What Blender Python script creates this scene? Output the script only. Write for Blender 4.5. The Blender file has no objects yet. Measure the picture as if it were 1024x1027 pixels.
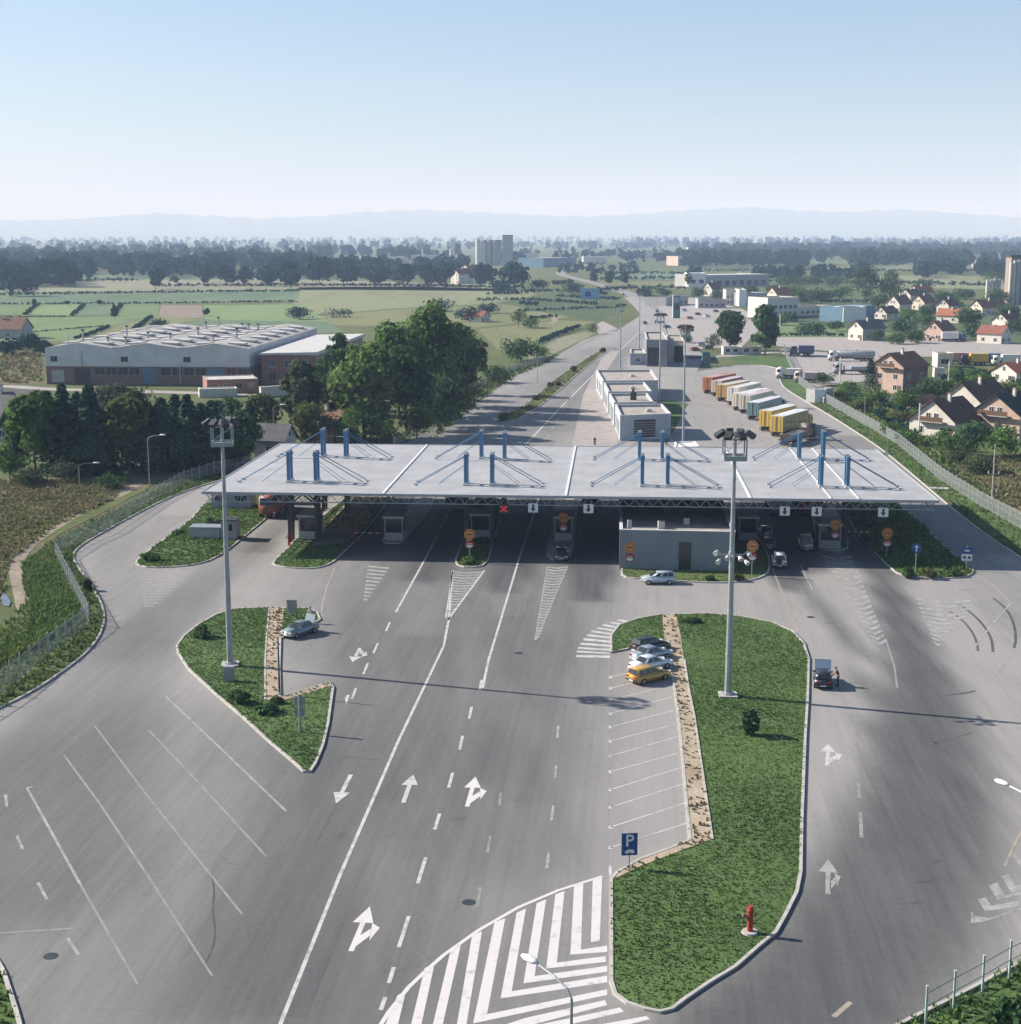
import bpy, bmesh, math, random
import numpy as np
from mathutils import Vector, Matrix

random.seed(7)
rng = np.random.default_rng(11)
R = math.radians
S = bpy.context.scene
COL = S.collection

# ------------------------------------------------------------------ camera
CAM_H, FPX, PITCH = 40.0, 1490.0, R(10.5)
cd = bpy.data.cameras.new("camera")
cd.sensor_fit = 'HORIZONTAL'; cd.sensor_width = 36.0; cd.lens = 36.0 * FPX / 1024.0
cd.clip_start = 0.5; cd.clip_end = 60000
cam = bpy.data.objects.new("camera", cd); COL.objects.link(cam)
cam.location = (0, 0, CAM_H); cam.rotation_euler = (math.pi / 2 - PITCH, 0, 0)
S.camera = cam

def ray(px, py):
    u = (px - 512.0) / FPX; v = -(py - 513.5) / FPX
    return (u, math.cos(PITCH) + v * math.sin(PITCH), -math.sin(PITCH) + v * math.cos(PITCH))
def G(px, py, z=0.0):
    """a point of the place, surveyed from the photograph: where the sight line meets height z"""
    d = ray(px, py); t = (z - CAM_H) / d[2]
    return Vector((d[0] * t, d[1] * t, z))
def PXM(p):
    """photo pixels per metre at point p"""
    dep = p[1] * math.cos(PITCH) + (CAM_H - p[2]) * math.sin(PITCH)
    return FPX / dep
ROAD = R(4.0)
def W(s, t, z=0.0):
    return Vector((s * math.cos(ROAD) + t * math.sin(ROAD), -s * math.sin(ROAD) + t * math.cos(ROAD), z))
def ST(p):
    return (p[0] * math.cos(ROAD) - p[1] * math.sin(ROAD), p[0] * math.sin(ROAD) + p[1] * math.cos(ROAD))

# ------------------------------------------------------------------ materials
def nodes(m):
    m.use_nodes = True
    nt = m.node_tree
    return nt, nt.nodes, nt.links
def mat(name, col, rough=0.7, metal=0.0, var=0.12, scale=1.5, spec=0.4, bump=0.0, stretch=None):
    """a plain painted or mineral surface: base colour broken up by two noises"""
    m = bpy.data.materials.new(name); nt, N, L = nodes(m)
    b = N["Principled BSDF"]
    b.inputs["Roughness"].default_value = rough; b.inputs["Metallic"].default_value = metal
    b.inputs["Specular IOR Level"].default_value = spec
    tc = N.new("ShaderNodeTexCoord")
    mp = N.new("ShaderNodeMapping"); L.new(tc.outputs["Object"], mp.inputs[0])
    if stretch: mp.inputs["Scale"].default_value = stretch
    n1 = N.new("ShaderNodeTexNoise"); n1.inputs["Scale"].default_value = scale; n1.inputs["Detail"].default_value = 6
    L.new(mp.outputs[0], n1.inputs["Vector"])
    r = N.new("ShaderNodeValToRGB")
    c = Vector(col)
    r.color_ramp.elements[0].position = 0.3; r.color_ramp.elements[1].position = 0.7
    r.color_ramp.elements[0].color = (*[max(0, x * (1 - var)) for x in c], 1)
    r.color_ramp.elements[1].color = (*[min(1, x * (1 + var)) for x in c], 1)
    L.new(n1.outputs["Fac"], r.inputs[0]); L.new(r.outputs[0], b.inputs["Base Color"])
    if bump:
        bp = N.new("ShaderNodeBump"); bp.inputs["Strength"].default_value = bump; bp.inputs["Distance"].default_value = 0.05
        n2 = N.new("ShaderNodeTexNoise"); n2.inputs["Scale"].default_value = scale * 8; L.new(tc.outputs["Object"], n2.inputs["Vector"])
        L.new(n2.outputs["Fac"], bp.inputs["Height"]); L.new(bp.outputs[0], b.inputs["Normal"])
    return m
def leafmat(name, cols, trans=0.38, rough=0.6):
    """foliage: each leaf clump takes one of a few greens, patches drift across the crown"""
    m = bpy.data.materials.new(name); nt, N, L = nodes(m)
    out = N["Material Output"]; N.remove(N["Principled BSDF"])
    g = N.new("ShaderNodeNewGeometry"); tc = N.new("ShaderNodeTexCoord")
    n = N.new("ShaderNodeTexNoise"); n.inputs["Scale"].default_value = 0.35; L.new(g.outputs["Position"], n.inputs["Vector"])
    ad = N.new("ShaderNodeMath"); ad.operation = 'MULTIPLY_ADD'; ad.inputs[1].default_value = 0.55
    sub = N.new("ShaderNodeMath"); sub.operation = 'MULTIPLY_ADD'; sub.inputs[1].default_value = 0.9; sub.inputs[2].default_value = -0.22
    L.new(n.outputs["Fac"], sub.inputs[0])
    L.new(g.outputs["Random Per Island"], ad.inputs[0]); L.new(sub.outputs[0], ad.inputs[2])
    r = N.new("ShaderNodeValToRGB"); L.new(ad.outputs[0], r.inputs[0])
    e = r.color_ramp.elements
    e[0].color = (*cols[0], 1); e[1].color = (*cols[-1], 1); e[0].position = 0.1; e[1].position = 0.95
    for i, c in enumerate(cols[1:-1]):
        k = e.new(0.1 + 0.85 * (i + 1) / (len(cols) - 1)); k.color = (*c, 1)
    d = N.new("ShaderNodeBsdfDiffuse"); t = N.new("ShaderNodeBsdfTranslucent"); mx = N.new("ShaderNodeMixShader")
    L.new(r.outputs[0], d.inputs[0]); L.new(r.outputs[0], t.inputs[0]); mx.inputs[0].default_value = trans
    L.new(d.outputs[0], mx.inputs[1]); L.new(t.outputs[0], mx.inputs[2]); L.new(mx.outputs[0], out.inputs[0])
    return m
def groundmat(name, stops, s1=0.02, s2=0.35, s3=6.0, bump=0.4, stretch=None, mixw=(0.5, 0.3, 0.25)):
    """soil and low growth: three scales of noise through one colour ramp"""
    m = bpy.data.materials.new(name); nt, N, L = nodes(m); b = N["Principled BSDF"]
    b.inputs["Roughness"].default_value = 0.95; b.inputs["Specular IOR Level"].default_value = 0.1
    g = N.new("ShaderNodeNewGeometry")
    mp = N.new("ShaderNodeMapping"); L.new(g.outputs["Position"], mp.inputs[0])
    if stretch: mp.inputs["Scale"].default_value = stretch[0]; mp.inputs["Rotation"].default_value = (0, 0, stretch[1])
    prev = None
    for sc, w in zip((s1, s2, s3), mixw):
        n = N.new("ShaderNodeTexNoise"); n.inputs["Scale"].default_value = sc; n.inputs["Detail"].default_value = 5
        n.inputs["Roughness"].default_value = 0.6
        L.new(mp.outputs[0], n.inputs["Vector"])
        k = N.new("ShaderNodeMath"); k.operation = 'MULTIPLY_ADD'; k.inputs[1].default_value = w * 2.2
        k.inputs[2].default_value = -w * 0.6
        L.new(n.outputs["Fac"], k.inputs[0])
        if prev is None: prev = k
        else:
            a = N.new("ShaderNodeMath"); a.operation = 'ADD'; L.new(prev.outputs[0], a.inputs[0]); L.new(k.outputs[0], a.inputs[1]); prev = a
    r = N.new("ShaderNodeValToRGB"); L.new(prev.outputs[0], r.inputs[0]); e = r.color_ramp.elements
    e[0].position = 0.15; e[1].position = 0.9
    e[0].color = (*stops[0], 1); e[1].color = (*stops[-1], 1)
    for i, c in enumerate(stops[1:-1]):
        k = e.new(0.15 + 0.75 * (i + 1) / (len(stops) - 1)); k.color = (*c, 1)
    L.new(r.outputs[0], b.inputs["Base Color"])
    if bump:
        bp = N.new("ShaderNodeBump"); bp.inputs["Strength"].default_value = bump; bp.inputs["Distance"].default_value = 0.15
        n = N.new("ShaderNodeTexNoise"); n.inputs["Scale"].default_value = 4.0; n.inputs["Detail"].default_value = 6
        L.new(g.outputs["Position"], n.inputs["Vector"]); L.new(n.outputs["Fac"], bp.inputs["Height"]); L.new(bp.outputs[0], b.inputs["Normal"])
    return m
def glassmat(name, col=(0.02, 0.028, 0.035), rough=0.08):
    m = bpy.data.materials.new(name); nt, N, L = nodes(m); b = N["Principled BSDF"]
    n = N.new("ShaderNodeTexNoise"); n.inputs["Scale"].default_value = 0.7
    r = N.new("ShaderNodeValToRGB"); r.color_ramp.elements[0].color = (*[x * .7 for x in col], 1); r.color_ramp.elements[1].color = (*[x * 1.4 for x in col], 1)
    L.new(n.outputs["Fac"], r.inputs[0]); L.new(r.outputs[0], b.inputs["Base Color"])
    b.inputs["Roughness"].default_value = rough; b.inputs["Specular IOR Level"].default_value = 0.6
    return m
def roofmat(name, col, rows=0.35):
    """tile courses: bands across the slope plus tile-to-tile variation"""
    m = bpy.data.materials.new(name); nt, N, L = nodes(m); b = N["Principled BSDF"]
    b.inputs["Roughness"].default_value = 0.85; b.inputs["Specular IOR Level"].default_value = 0.2
    tc = N.new("ShaderNodeTexCoord")
    w = N.new("ShaderNodeTexBrick"); w.inputs["Scale"].default_value = 1.0 / rows * 0.5
    c = col
    w.inputs["Color1"].default_value = (*[x * 0.8 for x in c], 1); w.inputs["Color2"].default_value = (*[x * 1.2 for x in c], 1)
    w.inputs["Mortar"].default_value = (*[x * 0.55 for x in c], 1); w.inputs["Mortar Size"].default_value = 0.03
    L.new(tc.outputs["Object"], w.inputs["Vector"])
    n = N.new("ShaderNodeTexNoise"); n.inputs["Scale"].default_value = 0.6; n.inputs["Detail"].default_value = 5; L.new(tc.outputs["Object"], n.inputs["Vector"])
    mx = N.new("ShaderNodeMixRGB"); mx.blend_type = 'MULTIPLY'; mx.inputs[0].default_value = 0.6
    r = N.new("ShaderNodeValToRGB"); r.color_ramp.elements[0].position = .3; r.color_ramp.elements[0].color = (.55, .55, .55, 1); r.color_ramp.elements[1].position = .65
    L.new(n.outputs["Fac"], r.inputs[0]); L.new(w.outputs[0], mx.inputs[1]); L.new(r.outputs[0], mx.inputs[2])
    L.new(mx.outputs[0], b.inputs["Base Color"])
    return m
def brickmat(name, c1, c2, mort=(0.3, 0.27, 0.25), scale=4.0):
    m = bpy.data.materials.new(name); nt, N, L = nodes(m); b = N["Principled BSDF"]; b.inputs["Roughness"].default_value = 0.9
    tc = N.new("ShaderNodeTexCoord")
    w = N.new("ShaderNodeTexBrick"); w.inputs["Scale"].default_value = scale
    w.inputs["Color1"].default_value = (*c1, 1); w.inputs["Color2"].default_value = (*c2, 1); w.inputs["Mortar"].default_value = (*mort, 1)
    mp = N.new("ShaderNodeMapping"); mp.inputs["Rotation"].default_value = (R(90), 0, 0); L.new(tc.outputs["Object"], mp.inputs[0])
    L.new(mp.outputs[0], w.inputs["Vector"]); L.new(w.outputs[0], b.inputs["Base Color"])
    return m
def sheetmat(name, col, pitch=0.5, rough=0.45, metal=0.2, axis='X', depth=0.35, bump=0.35):
    """profiled metal sheet: ribs as bump and darker grooves, with a little patchy dirt"""
    m = bpy.data.materials.new(name); nt, N, L = nodes(m); b = N["Principled BSDF"]
    b.inputs["Roughness"].default_value = rough; b.inputs["Metallic"].default_value = metal
    tc = N.new("ShaderNodeTexCoord")
    wv = N.new("ShaderNodeTexWave"); wv.bands_direction = axis; wv.inputs["Scale"].default_value = 0.314 / pitch
    L.new(tc.outputs["Object"], wv.inputs["Vector"])
    n = N.new("ShaderNodeTexNoise"); n.inputs["Scale"].default_value = 0.25; n.inputs["Detail"].default_value = 7; L.new(tc.outputs["Object"], n.inputs["Vector"])
    r = N.new("ShaderNodeValToRGB"); r.color_ramp.elements[0].position = .3; r.color_ramp.elements[1].position = .75
    r.color_ramp.elements[0].color = (*[x * .82 for x in col], 1); r.color_ramp.elements[1].color = (*[min(1, x * 1.1) for x in col], 1)
    L.new(n.outputs["Fac"], r.inputs[0])
    mx = N.new("ShaderNodeMixRGB"); mx.blend_type = 'MULTIPLY'; mx.inputs[0].default_value = depth
    L.new(r.outputs[0], mx.inputs[1]); L.new(wv.outputs["Color"], mx.inputs[2]); L.new(mx.outputs[0], b.inputs["Base Color"])
    bp = N.new("ShaderNodeBump"); bp.inputs["Strength"].default_value = bump; bp.inputs["Distance"].default_value = 0.04
    L.new(wv.outputs["Fac"], bp.inputs["Height"]); L.new(bp.outputs[0], b.inputs["Normal"])
    return m

M = {}
M['white'] = mat('white_paint', (.72, .72, .70), .5, var=.06)
M['offwhite'] = mat('off_white_plaster', (.54, .51, .455), .85, var=.10, scale=.8)
M['cream'] = mat('cream_plaster', (.58, .50, .40), .85, var=.10, scale=.8)
M['pink'] = mat('pink_plaster', (.43, .31, .25), .85, var=.12, scale=.8)
M['plaster_grey'] = mat('grey_plaster', (.34, .34, .34), .85, var=.15, scale=.8)
M['brick'] = brickmat('red_brick', (.20, .075, .05), (.27, .10, .065))
M['brick_dark'] = brickmat('brown_brick', (.13, .075, .055), (.18, .10, .07))
M['concrete'] = mat('concrete', (.36, .34, .32), .9, var=.2, scale=.9)
M['kerb'] = mat('kerb_concrete', (.37, .355, .33), .9, var=.18, scale=1.2)
M['paving'] = mat('pale_paving', (.285, .26, .245), .9, var=.18, scale=.5)
M['steel'] = mat('galvanised_steel', (.33, .36, .38), .45, .5, var=.12, scale=2)
M['steel_dark'] = mat('dark_steel', (.045, .05, .055), .5, .3, var=.2)
M['black'] = mat('black_rubber', (.015, .015, .016), .8, var=.2)
M['rim'] = mat('alloy_rim', (.45, .46, .47), .35, .7, var=.1)
M['blue_steel'] = mat('blue_painted_steel', (.055, .165, .29), .4, var=.1)
M['glass'] = glassmat('dark_window_glass')
M['glass_pale'] = glassmat('reflecting_window_glass', (.06, .08, .10), .05)
M['lamp_glass'] = mat('clear_headlight', (.6, .6, .58), .2, var=.05)
M['red_lens'] = mat('red_light_lens', (.30, .012, .01), .25, var=.1)
M['red'] = mat('red_paint', (.33, .035, .025), .5, var=.12)
M['orange'] = mat('orange_sign_sheet', (.56, .25, .05), .5, var=.06)
M['sign_blue'] = mat('blue_sign_sheet', (.02, .075, .24), .5, var=.06)
M['sign_back'] = mat('grey_sign_back', (.28, .29, .30), .5, .3, var=.1)
M['road_grey'] = mat('grey_road', (.20, .195, .19), .9, var=.15, scale=.2)
M['bldg_grey'] = sheetmat('grey_cladding', (.205, .232, .258), .35, .5, .1, 'X', .08, .12)
M['bldg_light'] = mat('pale_grey_panels', (.38, .405, .435), .6, var=.08, scale=.5)
M['bldg_trim'] = mat('pale_parapet', (.50, .50, .49), .7, var=.1)
M['gravel_roof'] = mat('gravel_roof', (.30, .27, .24), .95, var=.2, scale=.6, bump=.4)
M['canopy_roof'] = sheetmat('canopy_roof_sheet', (.335, .340, .350), 1.4, .7, .0, 'X', .03, .03)
M['canopy_seam'] = mat('canopy_seam_white', (.60, .60, .60), .5, var=.05)
M['truss'] = mat('truss_grey', (.34, .35, .36), .5, var=.06)
M['factory_sheet'] = sheetmat('factory_white_sheet', (.60, .61, .64), .6, .6, .1, 'X', .10, .15)
M['factory_roof'] = mat('factory_roof_felt', (.31, .295, .28), .9, var=.3, scale=.22)
M['roof_brown'] = roofmat('brown_roof_tiles', (.20, .115, .080))
M['roof_dark'] = roofmat('dark_roof_tiles', (.145, .095, .070))
M['roof_red'] = roofmat('red_roof_tiles', (.27, .11, .075))
M['roof_grey'] = roofmat('grey_roof_slates', (.135, .135, .14))
M['roof_light'] = mat('pale_metal_roof', (.48, .47, .45), .6, .1, var=.15, scale=.4)
M['blue_hall'] = sheetmat('blue_sheet', (.12, .24, .34), .5, .5, .1)
M['wood'] = mat('brown_wood', (.11, .06, .035), .8, var=.25, scale=3)
M['bark'] = mat('bark', (.09, .07, .055), .95, var=.3, scale=4)
M['skin'] = mat('skin', (.42, .25, .18), .6, var=.06)
M['cloth_dark'] = mat('dark_cloth', (.018, .019, .024), .9, var=.2)
M['cloth_white'] = mat('white_cloth', (.62, .62, .62), .9, var=.06)
M['hair'] = mat('dark_hair', (.02, .014, .01), .7, var=.2)
M['sand'] = groundmat('sandy_soil', [(.20, .16, .11), (.34, .28, .21), (.42, .36, .28)], .2, 1.2, 9, .5)
M['track'] = groundmat('dirt_track', [(.12, .105, .075), (.23, .195, .155), (.36, .31, .26)], .15, 1.0, 8, .4)
M['water'] = mat('puddle_water', (.10, .11, .11), .04, var=.1, spec=.8)
M['leaf_mid'] = leafmat('leaves_mid_green', [(0.04, 0.0786, 0.024), (0.0858, 0.1572, 0.0432), (0.1573, 0.2402, 0.0672)])
M['leaf_light'] = leafmat('leaves_light_green', [(0.054, 0.0936, 0.0286), (0.1176, 0.18, 0.055), (0.198, 0.27, 0.088)])
M['leaf_dark'] = leafmat('leaves_dark_green', [(0.0234, 0.0557, 0.0269), (0.0546, 0.1076, 0.0448), (0.1092, 0.1819, 0.0688)])
M['leaf_olive'] = leafmat('leaves_olive', [(0.0495, 0.069, 0.0264), (0.099, 0.1236, 0.0456), (0.154, 0.1782, 0.0696)])
M['leaf_grey'] = leafmat('leaves_grey_green', [(0.036, 0.055, 0.0288), (0.066, 0.095, 0.0504), (0.102, 0.1375, 0.0744)])
M['needle'] = leafmat('needles', [(0.0138, 0.0367, 0.026), (0.0298, 0.0711, 0.0452), (0.0964, 0.1561, 0.0974)], .05)
M['leaf_wood'] = leafmat('wood_leaves', [(0.0076, 0.0341, 0.0327), (0.0166, 0.054, 0.0505), (0.0331, 0.0824, 0.0683)], .15)
M['grass_blade'] = leafmat('grass_blades', [(0.0501, 0.0882, 0.0315), (0.1053, 0.1722, 0.0554), (0.1755, 0.2554, 0.0905)], .3)
M['weed_blade'] = leafmat('weed_blades', [(0.0616, 0.0946, 0.033), (0.1322, 0.1848, 0.0638), (0.2184, 0.2475, 0.1045)], .3)
M['dry_blade'] = leafmat('dry_grass_blades', [(0.12, 0.114, 0.0625), (0.21, 0.186, 0.1063), (0.3, 0.258, 0.1562)], .25)
M['lawn'] = groundmat('lawn', [(.044, .072, .026), (.074, .120, .042), (.110, .155, .060)], .08, .7, 5, .8)
M['verge'] = groundmat('rough_verge', [(.044, .064, .022), (.086, .120, .040), (.145, .15, .070)], .05, .5, 4, .8)
M['land'] = groundmat('meadow_land', [(.058, .078, .034), (.095, .115, .048), (.145, .15, .074)], .006, .06, .9, .5)
M['brown_field'] = groundmat('weedy_brown_field', [(.080, .080, .040), (.130, .124, .066), (.180, .160, .098)], .05, .35, 3, .8)
for nm, c in dict(field_green=(.068, .098, .040), field_bright=(.082, .118, .048), field_teal=(.056, .084, .048), field_khaki=(.100, .110, .058),
                  field_dry=(.112, .112, .074), field_red=(.115, .095, .072), field_dark=(.034, .052, .022), field_olive=(.085, .092, .040)).items():
    c = tuple(x * 1.38 + .012 for x in c); M[nm] = groundmat(nm, [tuple(x * .72 for x in c), c, tuple(x * 1.3 for x in c)], .01, .05, .6, .3, stretch=((1, .12, 1), R(12)), mixw=(.55, .55, .5))

def asphalt_material():
    m = bpy.data.materials.new('worn_asphalt'); nt, N, L = nodes(m); b = N["Principled BSDF"]
    b.inputs["Roughness"].default_value = .88; b.inputs["Specular IOR Level"].default_value = .25
    g = N.new("ShaderNodeNewGeometry")
    at = N.new("ShaderNodeAttribute"); at.attribute_name = 'wear_shade'
    def noise(scale, detail=5, stretch=None, rot=0.0, rough=.6):
        mp = N.new("ShaderNodeMapping"); L.new(g.outputs["Position"], mp.inputs[0]); mp.vector_type = 'TEXTURE'
        if stretch: mp.inputs["Scale"].default_value = stretch; mp.inputs["Rotation"].default_value = (0, 0, rot)
        n = N.new("ShaderNodeTexNoise"); n.inputs["Scale"].default_value = scale; n.inputs["Detail"].default_value = detail
        n.inputs["Roughness"].default_value = rough; L.new(mp.outputs[0], n.inputs["Vector"]); return n
    def math_(op, a, b_, c=None):
        k = N.new("ShaderNodeMath"); k.operation = op
        for i, v in enumerate((a, b_, c)):
            if v is None: continue
            if isinstance(v, (int, float)): k.inputs[i].default_value = v
            else: L.new(v, k.inputs[i])
        return k.outputs[0]
    big = noise(.035, 5); streak = noise(.9, 9, (1, 22, 1), -R(6), .72); fine = noise(2.6, 10, None, 0, .75); grain = noise(16, 4, None, 0, .7)
    streak2 = noise(.35, 3, (1, 14, 1), R(10))
    # tyre marks and painted canopy shade, edges broken by the streaks
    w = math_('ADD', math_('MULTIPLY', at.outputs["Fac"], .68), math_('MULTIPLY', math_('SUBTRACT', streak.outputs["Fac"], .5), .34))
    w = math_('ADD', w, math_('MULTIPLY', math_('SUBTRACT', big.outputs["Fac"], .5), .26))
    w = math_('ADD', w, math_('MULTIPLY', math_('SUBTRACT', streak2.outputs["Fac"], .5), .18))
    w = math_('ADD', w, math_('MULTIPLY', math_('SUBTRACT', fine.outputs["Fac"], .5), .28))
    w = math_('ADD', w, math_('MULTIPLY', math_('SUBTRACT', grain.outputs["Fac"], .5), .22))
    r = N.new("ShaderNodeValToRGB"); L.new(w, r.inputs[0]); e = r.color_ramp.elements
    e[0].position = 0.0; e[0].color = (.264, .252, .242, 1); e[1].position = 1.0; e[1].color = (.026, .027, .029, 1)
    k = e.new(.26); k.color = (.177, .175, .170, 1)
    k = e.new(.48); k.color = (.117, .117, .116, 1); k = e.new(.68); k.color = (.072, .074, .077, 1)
    # strips laid by the paver, each a little different, with open joints between them
    bt = N.new("ShaderNodeTexBrick"); bt.inputs["Scale"].default_value = 1.0; bt.inputs["Brick Width"].default_value = 47.0; bt.inputs["Row Height"].default_value = 3.9
    bt.inputs["Mortar Size"].default_value = .035; bt.inputs["Mortar Smooth"].default_value = .3; bt.inputs["Color1"].default_value = (.40, .40, .40, 1); bt.inputs["Color2"].default_value = (.60, .60, .60, 1); bt.inputs["Mortar"].default_value = (.85, .85, .85, 1)
    mpb = N.new("ShaderNodeMapping"); mpb.inputs["Rotation"].default_value = (0, 0, R(-86)); L.new(g.outputs["Position"], mpb.inputs[0]); L.new(mpb.outputs[0], bt.inputs["Vector"])
    trk = noise(2.4, 3, (1, 55, 1), -R(5))
    dw = math_('ADD', math_('MULTIPLY', math_('SUBTRACT', bt.outputs["Color"], .5), .20), math_('MULTIPLY', math_('SUBTRACT', trk.outputs["Fac"], .5), .16))
    w2 = math_('ADD', w, dw); L.new(w2, r.inputs[0])
    # dark spots and short cracks
    v = N.new("ShaderNodeTexVoronoi"); v.feature = 'DISTANCE_TO_EDGE'; v.inputs["Scale"].default_value = .075
    mpv = N.new("ShaderNodeMapping"); L.new(g.outputs["Position"], mpv.inputs[0])
    add = N.new("ShaderNodeVectorMath"); add.operation = 'ADD'
    dn = noise(.5, 4); sc = N.new("ShaderNodeVectorMath"); sc.operation = 'SCALE'; sc.inputs["Scale"].default_value = 6.0
    L.new(dn.outputs["Color"], sc.inputs[0]); L.new(mpv.outputs[0], add.inputs[0]); L.new(sc.outputs[0], add.inputs[1]); L.new(add.outputs[0], v.inputs["Vector"])
    crack = math_('LESS_THAN', v.outputs["Distance"], .004)
    crack = math_('MULTIPLY', crack, math_('GREATER_THAN', noise(.06, 2).outputs["Fac"], .52))
    spot = N.new("ShaderNodeValToRGB"); sn = noise(.32, 3, (1.6, 1, 1), 0, .5); L.new(sn.outputs["Fac"], spot.inputs[0])
    spot.color_ramp.elements[0].position = .70; spot.color_ramp.elements[1].position = .80
    dk = math_('MAXIMUM', math_('MULTIPLY', crack, .22), math_('MULTIPLY', spot.outputs[0], .45))
    mx = N.new("ShaderNodeMixRGB"); L.new(dk, mx.inputs[0]); L.new(r.outputs[0], mx.inputs[1]); mx.inputs[2].default_value = (.04, .04, .042, 1)
    L.new(mx.outputs[0], b.inputs["Base Color"])
    bp = N.new("ShaderNodeBump"); bp.inputs["Strength"].default_value = .15; bp.inputs["Distance"].default_value = .01
    L.new(noise(25, 2).outputs["Fac"], bp.inputs["Height"]); L.new(bp.outputs[0], b.inputs["Normal"])
    return m
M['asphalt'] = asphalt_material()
def markmat(name, col, keep):
    """road paint, scuffed through to the asphalt in patches"""
    m = bpy.data.materials.new(name); nt, N, L = nodes(m); b = N["Principled BSDF"]; b.inputs["Roughness"].default_value = .75
    g = N.new("ShaderNodeNewGeometry")
    n = N.new("ShaderNodeTexNoise"); n.inputs["Scale"].default_value = 1.1; n.inputs["Detail"].default_value = 8; n.inputs["Roughness"].default_value = .7
    L.new(g.outputs["Position"], n.inputs["Vector"])
    r = N.new("ShaderNodeValToRGB"); L.new(n.outputs["Fac"], r.inputs[0]); e = r.color_ramp.elements
    e[0].position = keep - .12; e[0].color = (.17, .165, .16, 1); e[1].position = keep + .14; e[1].color = (*col, 1)
    L.new(r.outputs[0], b.inputs["Base Color"]); return m
M['mark'] = markmat('road_paint_white', (.46, .45, .44), .40)
M['mark_bold'] = markmat('road_paint_fresh', (.53, .505, .51), .31)
M['mark_faded'] = markmat('road_paint_faded', (.33, .325, .32), .48)
M['mark_faint'] = markmat('road_paint_faint', (.27, .26, .26), .52)
M['tar'] = mat('tyre_marks_and_tar', (.066, .067, .069), .9, var=.35, scale=1.5)
M['mark_yellow'] = markmat('road_paint_yellow', (.34, .285, .22), .46)

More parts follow.
